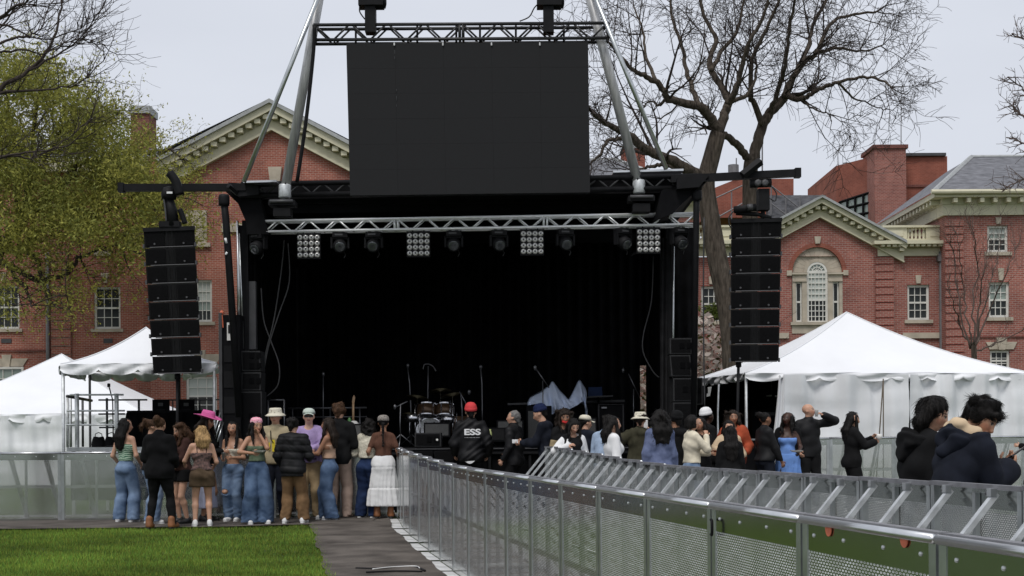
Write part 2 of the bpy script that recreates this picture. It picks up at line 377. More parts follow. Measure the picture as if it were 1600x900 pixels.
# ---- grass blades in view
def grass():
    n = 85000
    y = 15.6 + (24.7 - 15.6) * RNG.random(n) ** 1.15
    xl = np.minimum(-0.355 * y - 0.4, -3.0); xr = _ga.x + (_gb.x - _ga.x) * (y - _ga.y) / (_gb.y - _ga.y) + 0.02 + .09 * RNG.random(n) ** 2
    x = xl + (xr - xl) * RNG.random(n)
    yg = _gl.y + (_gr.y - _gl.y) * (x - _gl.x) / (_gr.x - _gl.x) + 0.02 + .14 * RNG.random(n) ** 2
    k = y < yg; x, y = x[k], y[k]; n = len(x)
    z = np.array([gz(a, b) for a, b in zip(x, y)])
    ang = RNG.random(n) * math.pi; tuft = 0.5 + 0.5 * np.sin(x * 2.3 + np.sin(y * 1.9) * 2) * np.sin(y * 2.9 + x)
    h = 0.022 + 0.03 * RNG.random(n) + 0.016 * tuft; wd = 0.004 + 0.004 * RNG.random(n)
    lx, ly = (RNG.random(n) - .5) * 0.04, (RNG.random(n) - .5) * 0.04
    V = np.empty((n, 3, 3)); V[:, 0] = np.c_[x - wd * np.cos(ang), y - wd * np.sin(ang), z - 0.002]
    V[:, 1] = np.c_[x + wd * np.cos(ang), y + wd * np.sin(ang), z - 0.002]; V[:, 2] = np.c_[x + lx, y + ly, z + h]
    me = mesh_np('grass', V.reshape(-1, 3), np.arange(3 * n).reshape(n, 3), M['blade'])
    base = np.array([0.155, 0.265, 0.042]); big = 0.5 + 0.5 * np.sin(x * 0.9 + 1.3 * np.sin(y * .7)) * np.sin(y * 1.1 + 1.5 * np.sin(x * .6))
    c = base * (0.5 + 0.95 * RNG.random((n, 1))) * (0.72 + 0.5 * tuft[:, None]) * (.8 + .35 * big[:, None])
    c[:, 0] *= 0.8 + 0.7 * RNG.random(n)
    set_col(me, np.repeat(c, 3, axis=0))
    tag(link('grass', me), kind='stuff')
M['blade'] = attr_mat('grass_blade', 0.7, 0.2, translucent=0.3)
grass()

# ================================================================ BUILDINGS
def wall_holes(x0, x1, z0, z1, y, holes, depth=0.22):
    """Wall face with recessed openings."""
    b = MB()
    xs = sorted({x0, x1, *[h[0] for h in holes], *[h[1] for h in holes]}); zs = sorted({z0, z1, *[h[2] for h in holes], *[h[3] for h in holes]})
    for i in range(len(xs) - 1):
        for j in range(len(zs) - 1):
            cx, cz = (xs[i] + xs[i + 1]) / 2, (zs[j] + zs[j + 1]) / 2
            if any(h[0] < cx < h[1] and h[2] < cz < h[3] for h in holes): continue
            b.add([(xs[i], y, zs[j]), (xs[i + 1], y, zs[j]), (xs[i + 1], y, zs[j + 1]), (xs[i], y, zs[j + 1])], [(0, 1, 2, 3)])
    for (a, c, d, e) in holes:
        q = [(a, d), (c, d), (c, e), (a, e)]
        for k in range(4):
            p, r = q[k], q[(k + 1) % 4]
            b.add([(p[0], y, p[1]), (r[0], y, r[1]), (r[0], y + depth, r[1]), (p[0], y + depth, p[1])], [(0, 3, 2, 1)])
    return b
_pane = {}
def pane(parent, x0, x1, z0, z1, y, m):
    key = (round(x1 - x0, 2), round(z1 - z0, 2), m.name)
    if key not in _pane:
        _pane[key] = MB().box((0, 0, 0), (x1 - x0, 0.012, z1 - z0)).mesh('pane', m)
    o = link('pane', _pane[key], parent); w_ = wmat(parent).translation
    o.location = ((x0 + x1) / 2 - w_.x, y - w_.y, (z0 + z1) / 2 - w_.z)
    return o
def window(bld, r, Y, cols=3, rows=4, sill=True, key=None, frame=0.09, mats=None, sash=True, fmat=None, depth=0.14):
    """r: pixel rect of the opening at distance Y."""
    a, c = P(r[0], r[3], Y), P(r[2], r[1], Y)
    x0, x1, z0, z1 = a.x, c.x, a.z, c.z; y = Y + depth; fm = fmat or M['white_wood']
    b = MB(); t = frame
    b.box2((x0, y - 0.05, z0), (x0 + t, y + 0.05, z1)); b.box2((x1 - t, y - 0.05, z0), (x1, y + 0.05, z1))
    b.box2((x0 + t, y - 0.05, z1 - t), (x1 - t, y + 0.05, z1)); b.box2((x0 + t, y - 0.05, z0), (x1 - t, y + 0.05, z0 + t))
    ix0, ix1, iz0, iz1 = x0 + t, x1 - t, z0 + t, z1 - t; zm = (iz0 + iz1) / 2
    cw, rh = (ix1 - ix0) / cols, (iz1 - iz0) / rows
    if sash: b.box2((ix0, y - 0.035, zm - 0.035), (ix1, y + 0.03, zm + 0.035))
    for k in range(1, cols): b.box2((ix0 + cw * k - 0.014, y - 0.02, iz0), (ix0 + cw * k + 0.014, y + 0.02, iz1))
    for k in range(1, rows):
        zz = iz0 + rh * k
        if sash and abs(zz - zm) < 0.02: continue
        b.box2((ix0, y - 0.018, zz - 0.014), (ix1, y + 0.018, zz + 0.014))
    f = b.build('window', fm, bld, world=True)
    mats = mats or ['pane']
    for i in range(cols):
        for j in range(rows):
            mm = mats[min(len(mats) - 1, (rows - 1 - j) * len(mats) // rows)]
            pane(f, ix0 + cw * i, ix0 + cw * (i + 1), iz0 + rh * j, iz0 + rh * (j + 1), y + 0.024, M[mm])
    if sill: MB().box2((x0 - 0.12, Y - 0.08, z0 - 0.13), (x1 + 0.12, Y + 0.12, z0)).build('sill', M['stone'], f, world=True)
    if key:
        k0, k1 = P(key[0], key[3], Y), P(key[2], key[1], Y)
        w_ = (k1.x - k0.x) / 2; cx = (k0.x + k1.x) / 2
        MB().prism([(cx - w_ * .7, Y - 0.07, k0.z), (cx + w_ * .7, Y - 0.07, k0.z), (cx + w_, Y - 0.07, k1.z), (cx - w_, Y - 0.07, k1.z)], (0, 0.1, 0)).build('keystone', M['stone'], f, world=True)
    return (x0, x1, z0, z1)
def modillions(bld, pts, size, m, n):
    me = MB().box((0, 0, 0), size).mesh('modillion', m); w_ = wmat(bld).translation
    for i in range(n):
        t = (i + 0.5) / n; q = Vector(pts[0]).lerp(Vector(pts[1]), t) - w_
        link('modillion', me, bld, q)
def rake(bld, peak, end, Y, bands):
    """Sloping cornice: bands of (top offset, bottom offset, projection, material)."""
    for (o0, o1, pr, m, nm) in bands:
        pk, en = Vector(peak), Vector(end)
        q = [(pk.x, Y - pr, pk.z - o0), (en.x, Y - pr, en.z - o0), (en.x, Y - pr, en.z - o1), (pk.x, Y - pr, pk.z - o1)]
        if en.x < pk.x: q = q[::-1]
        MB().prism(q[::-1], (0, pr + 0.1, 0)).build(nm, M[m], bld, world=True)
def quoin(bld, x0, x1, y0, y1, Y, n, m='brick_rose'):
    """Banded brick corner of raised blocks, pixel rect."""
    a, c = P(x0, y1, Y), P(x1, y0, Y); h = (c.z - a.z) / n; w_ = wmat(bld).translation
    me = MB().box((0, 0, 0), (c.x - a.x, 0.07, h * 0.88)).mesh('quoin', M[m])
    for i in range(n):
        link('quoin', me, bld, Vector(((a.x + c.x) / 2, Y - 0.02, a.z + h * (i + .5))) - w_)
def prect(x0, y0, x1, y1, Y):
    a, c = P(x0, y1, Y), P(x1, y0, Y); return (a.x, c.x, a.z, c.z)
# ---------------------------------------------------------------- left hall
YL = 62.0; YG1 = 61.0
HL = thing('brick_hall', 'red brick hall with wide cream pediment rising behind the yellow-green tree', 'building', (P(300, 700, YL).x, YL, 0.2))
wa = prect(-120, 249, 236, 760, YL)
h1 = window(HL, (147, 448, 188, 514), YL, 3, 4, key=(161, 427, 169, 442), mats=['pane', 'pane'])
h2 = window(HL, (-9, 446, 30, 514), YL, 3, 4, key=(2, 426, 10, 441))
wall_holes(wa[0], wa[1], wa[2], wa[3], YL, [h1, h2]).build('wall', M['brick'], HL, world=True)
q0 = prect(236, 244, 615, 760, YG1)
h3 = window(HL, (306, 437, 331, 503), YG1, 3, 4, mats=['blind', 'pane_green', 'pane'])
h4 = window(HL, (291, 588, 339, 650), YG1, 3, 4, mats=['blind', 'pane'])
wall_holes(q0[0], q0[1], q0[2], q0[3], YG1, [h3, h4]).build('gable_wall', M['brick'], HL, world=True)
pk = P(425, 160, YG1); el = P(262, 244, YG1); er = P(589, 244, YG1)
MB().add([(q0[0], YG1, q0[3]), (q0[1], YG1, q0[3]), (er.x, YG1, er.z), (pk.x, YG1, pk.z - 0.5), (el.x, YG1, el.z)], [(0, 1, 2, 3, 4)]).build('gable_wall', M['brick'], HL, world=True)
MB().add([(q0[0], YG1, q0[2]), (q0[0], YG1, q0[3]), (q0[0], YL + .3, q0[3]), (q0[0], YL + .3, q0[2])], [(0, 1, 2, 3)]).build('gable_side', M['brick'], HL, world=True)
RB = [(0, 0.16, 0.75, 'copper_grey', 'roof_edge'), (0.16, 0.46, 0.62, 'trim', 'rake_moulding'), (0.46, 0.74, 0.10, 'trim', 'rake_soffit_board'), (0.74, 1.06, 0.18, 'trim', 'rake_frieze'), (1.06, 1.16, 0.26, 'trim', 'rake_bead')]
for e in (P(250, 252.5, YG1), P(600, 252.5, YG1)):
    rake(HL, pk, e, YG1, RB)
    a_ = Vector((pk.x, YG1 - 0.3, pk.z - 0.58)); b_ = Vector((e.x, YG1 - 0.3, e.z - 0.58))
    modillions(HL, (a_, b_), (0.24, 0.42, 0.18), M['trim'], 13)
# roofs
zr = pk.z
MB().add([(pk.x, YG1 - .7, zr), (pk.x, YG1 + 20, zr), (P(250, 0, YG1).x, YG1 + 20, el.z), (P(250, 252, YG1).x, YG1 - .7, el.z)], [(0, 1, 2, 3)]).add(
    [(pk.x, YG1 - .7, zr), (pk.x, YG1 + 20, zr), (er.x, YG1 + 20, er.z), (er.x, YG1 - .7, er.z)], [(3, 2, 1, 0)]).build('roof', M['slate'], HL, world=True)
MB().add([(wa[0], YL - .5, wa[3]), (wa[1] + 1, YL - .5, wa[3]), (wa[1] + 1, YL + 6, wa[3] + 1.6), (wa[0], YL + 6, wa[3] + 1.6)], [(0, 1, 2, 3)]).build('roof', M['slate'], HL, world=True)
MB().box2((wa[0], YL - 0.5, wa[3] - 0.55), (wa[1], YL + 0.05, wa[3] - 0.01)).build('eave_cornice', M['trim'], HL, world=True)
# chimney with its cap
c0 = prect(208, 180, 236, 260, YL + 6)
ch = MB().box2((c0[0], YL + 5.6, c0[2]), (c0[1], YL + 7, c0[3])).build('chimney', M['brick_dark'], HL, world=True)
MB().box2((c0[0] - .06, YL + 5.5, c0[3]), (c0[1] + .06, YL + 7.1, c0[3] + .33)).build('chimney_cap', M['copper_grey'], ch, world=True)
# stone panel, keystone, string course, quoins, lintel, vents, downpipe
a = prect(284, 329, 323, 380, YG1); pn = MB().box2((a[0], YG1 - .06, a[2]), (a[1], YG1 + .05, a[3])).build('stone_panel', M['stone'], HL, world=True)
MB().box2((a[0] + .12, YG1 - .10, a[2] + .12), (a[1] - .12, YG1 - .06, a[3] - .5)).build('panel_face', M['stone'], pn, world=True)
MB().box2((a[0] - .15, YG1 - .12, a[2] - .16), (a[1] + .15, YG1 + .05, a[2] - .005)).build('panel_sill', M['stone'], HL, world=True)
a = prect(420, 262, 441, 292, YG1); MB().prism([(a[0] + .1, YG1 - .2, a[2]), (a[1] - .1, YG1 - .2, a[2]), (a[1], YG1 - .2, a[3]), (a[0], YG1 - .2, a[3])], (0, .25, 0)).build('keystone', M['stone'], HL, world=True)
a = prect(347, 349, 420, 363, YG1); MB().box2((a[0], YG1 - .1, a[2]), (a[1], YG1 + .05, a[3])).build('string_course', M['stone'], HL, world=True)
quoin(HL, 82, 109, 250, 700, YL - .05, 34, 'brick'); quoin(HL, 226, 236, 260, 700, YL - .05, 34, 'brick')
for q in ((2, 529, 18, 536), (162, 529, 176, 536)):
    a = prect(*q, YL); MB().box2((a[0], YL - .03, a[2]), (a[1], YL + .05, a[3])).build('vent', M['grey_dark'], HL, world=True)
a = prect(-40, 546, 84, 550, YL); MB().box2((a[0], YL - .06, a[2]), (a[1], YL + .05, a[3])).build('brick_course', M['brick_dark'], HL, world=True)
def flat_lintel(bld, r, Y, key=True):
    a, c = P(r[0], r[3], Y), P(r[2], r[1], Y); i = (c.x - a.x) * 0.12
    l = MB().prism([(a.x + i, Y - .05, a.z), (c.x - i, Y - .05, a.z), (c.x, Y - .05, c.z), (a.x, Y - .05, c.z)], (0, .1, 0)).build('lintel', M['stone'], bld, world=True)
    m_ = (a.x + c.x) / 2; MB().prism([(m_ - .12, Y - .1, a.z - .02), (m_ + .12, Y - .1, a.z - .02), (m_ + .2, Y - .1, c.z + .16), (m_ - .2, Y - .1, c.z + .16)], (0, .12, 0)).build('keystone', M['stone'], l, world=True)
flat_lintel(HL, (-22, 560, 44, 573), YL); flat_lintel(HL, (281, 553, 347, 568), YG1)
h5 = window(HL, (-14, 573, 36, 640), YL - .25, 3, 4, mats=['pane_green', 'pane'], depth=.1, sill=False)
a = prect(73, 395, 79, 700, YL); MB().tube(((a[0] + a[1]) / 2, YL - .12, a[2]), ((a[0] + a[1]) / 2, YL - .12, a[3]), .08, n=8).build('downpipe', M['pipe'], HL, smooth=True, world=True)
# window head blocks half hidden in the leaves
for q in ((147, 392, 175, 400), (158, 427, 171, 432)):
    a = prect(*q, YL); MB().box2((a[0], YL - .05, a[2]), (a[1], YL + .02, a[3])).build('head_block', M['stone'], HL, world=True)

# ---------------------------------------------------------------- right hall
YR = 57.8; YW = 57.0
HR = thing('brick_hall', 'rose brick hall with arched stone window under a small gable, white tent in front', 'building', (P(1280, 700, YR).x, YR, 0.3))
holes = []
holes.append(window(HR, (1418, 445, 1452, 500), YR, 3, 4, key=(1430, 430, 1439, 443)))
holes.append(window(HR, (1096, 447, 1128, 502), YR, 3, 4, key=(1107, 432, 1116, 444)))
pal = prect(1237.5, 425, 1316, 520, YR)
wr = prect(1040, 399, 1482, 770, YR)
wall_holes(wr[0], wr[1], wr[2], wr[3], YR, holes + [(pal[0], pal[1], pal[2], wr[3])]).build('wall', M['brick_rose'], HR, world=True)
# upper wall with the arched opening, as a polygon strip round the arch
cxA, zA = P(1277, 425, YR).x, P(1277, 425, YR).z; rA = P(1316, 425, YR).x - cxA
gp = P(1280, 308, YR); ge = P(1411, 378.5, YR); gw = P(1149, 378.5, YR)
b = MB(); n = 24; ztop = wr[3]
xs_a = [cxA + rA * math.cos(math.pi * k / n) for k in range(n + 1)]; zs_a = [zA + rA * math.sin(math.pi * k / n) for k in range(n + 1)]
def roofz(x):
    return gp.z - 0.25 - abs(x - gp.x) * (gp.z - ge.z) / (ge.x - gp.x)
for k in range(n):
    b.add([(xs_a[k], YR - .004, zs_a[k]), (xs_a[k], YR - .004, max(roofz(xs_a[k]), zs_a[k] + .01)), (xs_a[k + 1], YR - .004, max(roofz(xs_a[k + 1]), zs_a[k + 1] + .01)), (xs_a[k + 1], YR - .004, zs_a[k + 1])], [(0, 1, 2, 3)])
b.add([(gw.x, YR - .004, wr[3] - .3), (cxA - rA, YR - .004, wr[3] - .3), (cxA - rA, YR - .004, roofz(cxA - rA)), (gw.x, YR - .004, gw.z)], [(0, 1, 2, 3)])
b.add([(cxA + rA, YR - .004, wr[3] - .3), (ge.x, YR - .004, wr[3] - .3), (ge.x, YR - .004, ge.z), (cxA + rA, YR - .004, roofz(cxA + rA))], [(0, 1, 2, 3)])
b.build('gable_wall', M['brick_rose'], HR, world=True)
# brick ring, stone arch, tympanum, window
def arch_ring(r0, r1, y0, y1, nm, m, parent, seg=20, z0=zA, cx=cxA, gap=0.0, split=0):
    if split:
        for k in range(split):
            a0, a1 = math.pi * k / split + .004, math.pi * (k + 1) / split - .004
            bb = MB(); ms = 3; fr = []; bk = []
            pts = [(r0, a0), (r1, a0)] + [(r1, a0 + (a1 - a0) * j / ms) for j in range(1, ms + 1)] + [(r0, a1)] + [(r0, a1 - (a1 - a0) * j / ms) for j in range(1, ms)]
            bb.prism([(cx + r * math.cos(t), y0, z0 + r * math.sin(t)) for r, t in pts], (0, y1 - y0, 0)).build(nm, m, parent, world=True)
        return
    bb = MB()
    for k in range(seg):
        a0, a1 = math.pi * k / seg, math.pi * (k + 1) / seg
        q = [(cx + r * math.cos(t), z0 + r * math.sin(t)) for r, t in ((r0, a0), (r1, a0), (r1, a1), (r0, a1))]
        bb.hexa([(x, y0, z) for x, z in q], [(x, y1, z) for x, z in q])
    return bb.build(nm, m, parent, world=True)
arch_ring(rA, rA + 0.16, YR - .03, YR + .2, 'brick_arch', M['brick_orange'], HR)
rI = P(1293, 425, YR).x - cxA
av = MB().box2((pal[0] + .02, YR + .12, pal[2]), (pal[1] - .02, YR + .2, pal[3])).build('palladian_window', M['stone'], HR, world=True)
arch_ring(rI + .12, rA - .005, YR + .08, YR + .2, 'voussoir', M['stone'], av, split=13)
arch_ring(rI - .005, rI + .12, YR + .04, YR + .2, 'inner_arch', M['stone'], av)
for sx in (1, -1):
    X_ = lambda px: (P(px, 425, YR).x if sx > 0 else 2 * cxA - P(px, 425, YR).x)
    def bx(x0, x1, y0, y1, pr, nm, m=M['stone']):
        z1_, z0_ = P(1277, y0, YR).z, P(1277, y1, YR).z; xa, xb = sorted((X_(x0), X_(x1)))
        return MB().box2((xa, YR - pr, z0_), (xb, YR + .19, z1_)).build(nm, m, av, world=True)
    bx(1293, 1317, 426, 429, .10, 'cornice'); bx(1294, 1316, 429, 437, .02, 'entablature'); bx(1294, 1316, 437, 440, .06, 'architrave')
    bx(1293.5, 1301, 440, 503, .02, 'pilaster'); bx(1311, 1316, 440, 503, .02, 'pilaster')
    bx(1317.2, 1325, 422.5, 430.5, .08, 'impost')
    z1_, z0_ = P(1277, 440, YR).z, P(1277, 503, YR).z; xa, xb = sorted((X_(1301.3), X_(1310.7)))
    fb = MB(); yy = YR + .1
    for t in (0, .5, 1): fb.box2((xa, yy - .03, z0_ + (z1_ - z0_ - .07) * t), (xb, yy + .02, z0_ + (z1_ - z0_ - .07) * t + .07))
    fb.box2((xa, yy - .025, z0_), (xa + .05, yy + .02, z1_)); fb.box2((xb - .05, yy - .025, z0_), (xb, yy + .02, z1_))
    fb.build('side_light', M['white_wood'], av, world=True)
    for k in range(4): pane(av, xa + .05, xb - .05, z0_ + (z1_ - z0_) * k / 4, z0_ + (z1_ - z0_) * (k + 1) / 4, YR + .115, M['pane'])
z1_, z0_ = P(1277, 503, YR).z, P(1277, 521, YR).z
MB().box2((pal[0] - .06, YR - .12, z1_ - .12), (pal[1] + .06, YR + .19, z1_)).build('sill', M['stone'], av, world=True)
MB().box2((pal[0], YR - .03, z0_), (pal[1], YR + .11, z1_ - .12)).build('apron', M['stone'], av, world=True)
# the tall middle light: three zones of panes and a fan of spokes
zb, zt = P(1277, 503, YR).z, zA; xa, xb = cxA - rI + .03, cxA + rI - .03; yy = YR + .08
fb = MB(); nc, nr = 5, 9
for k in range(nc + 1):
    x = xa + (xb - xa) * k / nc; t = .045 if k in (0, nc) else .014
    fb.box2((x - t, yy - .02, zb), (x + t, yy + .02, zt))
for k in range(nr + 1):
    z = zb + (zt - zb) * k / nr; t = .05 if k in (0, nr) else (.04 if k == 4 else .014)
    fb.box2((xa, yy - .024, z - t), (xb, yy + .022, z + t))
for k in range(1, 6):
    a_ = math.pi * k / 6; fb.tube((cxA, yy, zA), (cxA + (rI - .03) * math.cos(a_), yy, zA + (rI - .03) * math.sin(a_)), .016, n=4)
fb.build('glazing_bars', M['white_wood'], av, world=True)
arch_ring(rI - .09, rI - .006, YR + .05, YR + .12, 'fanlight_frame', M['white_wood'], av)
arch_ring(rI * .45, rI * .45 + .03, YR + .06, YR + .1, 'fanlight_ring', M['white_wood'], av, 12)
for i in range(nc):
    for j in range(nr):
        pane(av, xa + (xb - xa) * i / nc, xa + (xb - xa) * (i + 1) / nc, zb + (zt - zb) * j / nr, zb + (zt - zb) * (j + 1) / nr, YR + .105, M['blind'] if j >= 4 else M['pane'])
for k in range(6):
    a0, a1 = math.pi * k / 6, math.pi * (k + 1) / 6; am = (a0 + a1) / 2
    MB().prism([(cxA, YR + .1, zA)] + [(cxA + (rI - .02) * math.cos(t), YR + .1, zA + (rI - .02) * math.sin(t)) for t in (a0, am, a1)], (0, .015, 0)).build('fanlight_pane', M['pane_green'], av, world=True)
a = prect(1272, 370, 1282, 381, YR); MB().prism([(a[0] + .04, YR - .1, a[2]), (a[1] - .04, YR - .1, a[2]), (a[1], YR - .1, a[3]), (a[0], YR - .1, a[3])], (0, .12, 0)).build('keystone', M['stone'], HR, world=True)
# gable cornice
RB2 = [(0, .10, .62, 'copper_grey', 'roof_edge'), (.10, .30, .5, 'trim', 'rake_moulding'), (.30, .50, .08, 'trim', 'rake_soffit_board'), (.50, .74, .14, 'trim', 'rake_frieze'), (.74, .80, .2, 'trim', 'rake_bead')]
for e in (ge, gw):
    rake(HR, gp, e, YR, RB2)
    modillions(HR, ((gp.x, YR - .25, gp.z - .39), (e.x, YR - .25, e.z - .39)), (.17, .3, .12), M['trim'], 12)
MB().add([(gp.x, YR - .6, gp.z - .01), (gp.x, YR + 9, gp.z - .01), (ge.x, YR + 9, ge.z), (ge.x, YR - .6, ge.z)], [(0, 3, 2, 1)]).add(
    [(gp.x, YR - .6, gp.z - .01), (gp.x, YR + 9, gp.z - .01), (gw.x, YR + 9, gw.z), (gw.x, YR - .6, gw.z)], [(0, 1, 2, 3)]).build('roof', M['slate'], HR, world=True)
# entablatures and balustrades either side of the gable
def entab(x0, x1, mirror=False):
    pr = lambda a, b_, c, d: prect(a, b_, c, d, YR)
    a = pr(x0 - 10, 378, x1 + 3, 384, ); MB().box2((a[0], YR - .55, a[2]), (a[1], YR + .06, a[3])).build('cornice', M['trim'], HR, world=True)
    a = pr(x0, 384, x1, 388); MB().box2((a[0], YR - .12, a[2]), (a[1], YR + .05, a[3])).build('cornice_bed', M['trim'], HR, world=True)
    modillions(HR, ((a[0], YR - .3, (a[2] + a[3]) / 2 + .02), (a[1], YR - .3, (a[2] + a[3]) / 2 + .02)), (.14, .32, .1), M['trim'], 12)
    a = pr(x0, 388, x1, 400.5); MB().box2((a[0], YR - .1, a[2]), (a[1], YR + .05, a[3])).build('frieze', M['trim'], HR, world=True)
def balustrade(x0, x1, b0, b1, nb):
    y = YR + .1; pr = lambda a, b_, c, d: prect(a, b_, c, d, YR)
    a = pr(x0, 352, x1, 356); MB().box2((a[0], y - .2, a[2]), (a[1], y + .25, a[3])).build('coping', M['trim'], HR, world=True)
    a = pr(x0, 373.5, x1, 378); MB().box2((a[0], y - .2, a[2]), (a[1], y + .25, a[3])).build('plinth', M['trim'], HR, world=True)
    for (p, q) in ((x0, b0), (b1, x1)):
        a = pr(p, 356, q, 373.5); MB().box2((a[0], y - .12, a[2]), (a[1], y + .18, a[3])).build('parapet_panel', M['trim'], HR, world=True)
        if a[1] - a[0] > .6: MB().box2((a[0] + .15, y - .15, a[2] + .1), (a[1] - .15, y - .12, a[3] - .1)).build('raised_panel', M['trim'], HR, world=True)
    a = pr(b0, 356, b1, 373.5); h = a[3] - a[2]
    me = MB().lathe((0, 0, 0), [(.06, 0), (.06, h * .1), (.035, h * .16), (.075, h * .35), (.06, h * .55), (.032, h * .75), (.03, h * .85), (.06, h * .92), (.06, h)], 8).mesh('baluster', M['trim'], True)
    for k in range(nb): link('baluster', me, HR, Vector((a[0] + (a[1] - a[0]) * (k + .5) / nb, y, a[2])) - wmat(HR).translation)
    a = pr(x0 + 4, 352, x1 - 4, 378); MB().box2((a[0], y + 2.5, a[2] - .2), (a[1], y + 2.7, a[3] - .15)).build('back_wall', M['brick_orange'], HR, world=True)
entab(1371, 1478); entab(1082, 1178)
balustrade(1378, 1478, 1417, 1447, 5); balustrade(1085, 1178, 1090, 1118, 5)
quoin(HR, 1370, 1396, 401, 760, YR - .05, 30); quoin(HR, 1164, 1190, 401, 760, YR - .05, 30)
a = prect(1410, 520, 1481, 529, YR); MB().box2((a[0], YR - .1, a[2]), (a[1], YR + .05, a[3])).build('string_course', M['stone'], HR, world=True)
a = prect(1190, 520, 1232, 529, YR); MB().box2((a[0], YR - .1, a[2]), (a[1], YR + .05, a[3])).build('string_course', M['stone'], HR, world=True)
px = P(1469, 500, YR).x; MB().tube((px, YR - .15, .2), (px, YR - .15, P(0, 404, YR).z), .075, n=8).box((px, YR - .15, P(1469, 404, YR).z), (.26, .24, .26)).build('downpipe', M['pipe'], HR, smooth=False, world=True)
# the two wings that stand forward, with hip roofs
def wing(sign):
    X_ = lambda px, Y: (P(px, 500, Y).x if sign > 0 else 2 * P(1280, 500, YR).x - P(px, 500, Y).x)
    xe = P(1478 if sign > 0 else 1082, 500, YW).x; xo = xe + (17 if sign > 0 else -11)
    ze = P(1490, 303, YW).z; zf = P(1490, 337, YW).z
    hs = []
    if sign > 0:
        hs.append(window(HR, (1543, 352, 1575, 394), YW, 3, 4, key=(1555, 340, 1564, 350), mats=['blind', 'pane_green', 'pane', 'pane']))
        hs.append(window(HR, (1545, 441, 1577, 496), YW, 3, 4, key=(1559, 419, 1568, 438), mats=['pane_green', 'pane']))
        hs.append(window(HR, (1547, 547, 1578, 580), YW, 3, 3, mats=['pane']))
        flat_lintel(HR, (1540, 534, 1589, 546), YW)
        a = prect(1481, 524, 1700, 528, YW); MB().box2((a[0], YW - .05, a[2]), (a[1], YW + .05, a[3])).build('brick_course', M['brick_dark'], HR, world=True)
    xa, xb = sorted((xe, xo))
    wall_holes(xa, xb, .1, zf + .1, YW, hs).build('wing_wall', M['brick_rose'], HR, world=True)
    MB().add([(xe, YW, .1), (xe, YW, zf + .1), (xe, 65.5, zf + .1), (xe, 65.5, .1)], [(0, 1, 2, 3)]).build('wing_side', M['brick_rose'], HR, world=True)
    if sign > 0: quoin(HR, 1479, 1505, 342, 760, YW - .05, 34)
    else:
        z0_, z1_ = .3, zf; nn = 34; h = (z1_ - z0_) / nn
        me = MB().box((0, 0, 0), (.68, .10, h * .86)).mesh('quoin', M['brick_rose'])
        for i in range(nn): link('quoin', me, HR, Vector((xe - .36, YW - .05, z0_ + h * (i + .5))) - wmat(HR).translation)
    # eaves on the front and the side
    zc = [ze - .01, ze - .20, ze - .42, zf]
    prj = [.55, .16, .12]
    for i, nm in enumerate(('eave_cornice', 'cornice_bed', 'frieze')):
        p = prj[i]; s0, s1 = sorted((xe - sign * p, xo))
        MB().box2((s0, YW - p, zc[i + 1]), (s1, YW + .02, zc[i])).build(nm, M['trim'], HR, world=True)
        s0, s1 = sorted((xe - sign * p, xe + sign * .02))
        MB().box2((s0, YW + .021, zc[i + 1]), (s1, 65.4, zc[i] - .002)).build(nm, M['trim'], HR, world=True)
    modillions(HR, ((xe, YW - .35, ze - .31), (xo, YW - .35, ze - .31)), (.15, .36, .16), M['trim'], 34)
    modillions(HR, ((xe - sign * .32, YW, ze - .31), (xe - sign * .32, 65.2, ze - .31)), (.36, .15, .16), M['trim'], 17)
    xr = xe + sign * 2.6; zr_ = ze + 2.35; e = .6
    A = (xe - sign * e, YW - e, ze); B = (xe - sign * e, 66, ze); Rg = (xr, YW + 5.2, zr_); Rb = (xr, 66, zr_); Ro = (xo, YW + 5.2, zr_); Ao = (xo, YW - e, ze)
    MB().add([A, B, Rb, Rg, Ro, Ao], [(0, 1, 2, 3), (0, 3, 4, 5)]).build('roof', M['slate'], HR, world=True)
    MB().path([A, Rg], .10, 5).path([Rg, Ro], .08, 5).build('ridge_flashing', M['copper_grey'], HR, world=True)
    MB().tube((xe - sign * .7, YW - .65, ze - .02), (xo, YW - .65, ze - .02), .09, n=8).build('gutter', M['trim'], HR, world=True)
wing(1); wing(-1)
# chimney on the wing behind the stage
c0 = prect(973, 236, 1006, 300, 64); ch = MB().box2((c0[0], 63.4, c0[2] - 2), (c0[1], 65, c0[3])).build('chimney', M['brick_orange'], HR, world=True)
MB().box2((c0[0] - .05, 63.3, c0[3]), (c0[1] + .05, 65.1, c0[3] + .12)).build('chimney_cap', M['copper_grey'], ch, world=True)
# ---------------------------------------------------------------- block-like modern building behind
YM = 80.0
BM = thing('brick_block', 'plain orange brick block with dark framed window strip above the hall roof', 'building', (P(1390, 700, YM).x, YM, 0.3))
A_ = P(1306, 262, 84); B_ = P(1368, 242, YM); C_ = P(1480, 244, 80.5)
MB().hexa([(A_.x, 84, 5), (B_.x + .2, YM, 5), (B_.x + .2, YM, B_.z), (A_.x, 84, A_.z + .1)], [(A_.x, 92, 5), (B_.x + .2, 92, 5), (B_.x + .2, 92, B_.z), (A_.x, 92, A_.z + .1)]).build('wall', M['brick_orange'], BM, world=True)
MB().box2((P(1415, 0, 80).x, 80.5, 5), (C_.x, 92, C_.z)).build('wall', M['brick_orange'], BM, world=True)
a = prect(1410, 243, 1481, 245.5, 80); MB().box2((a[0], 80.3, C_.z), (a[1], 92.1, C_.z + .15)).build('coping', M['grey_dark'], BM, world=True)
a = prect(1416, 288, 1480, 292, 80.4); MB().box2((a[0], 80.42, a[2]), (a[1], 80.6, a[3])).build('brick_course', M['brick_dark'], BM, world=True)
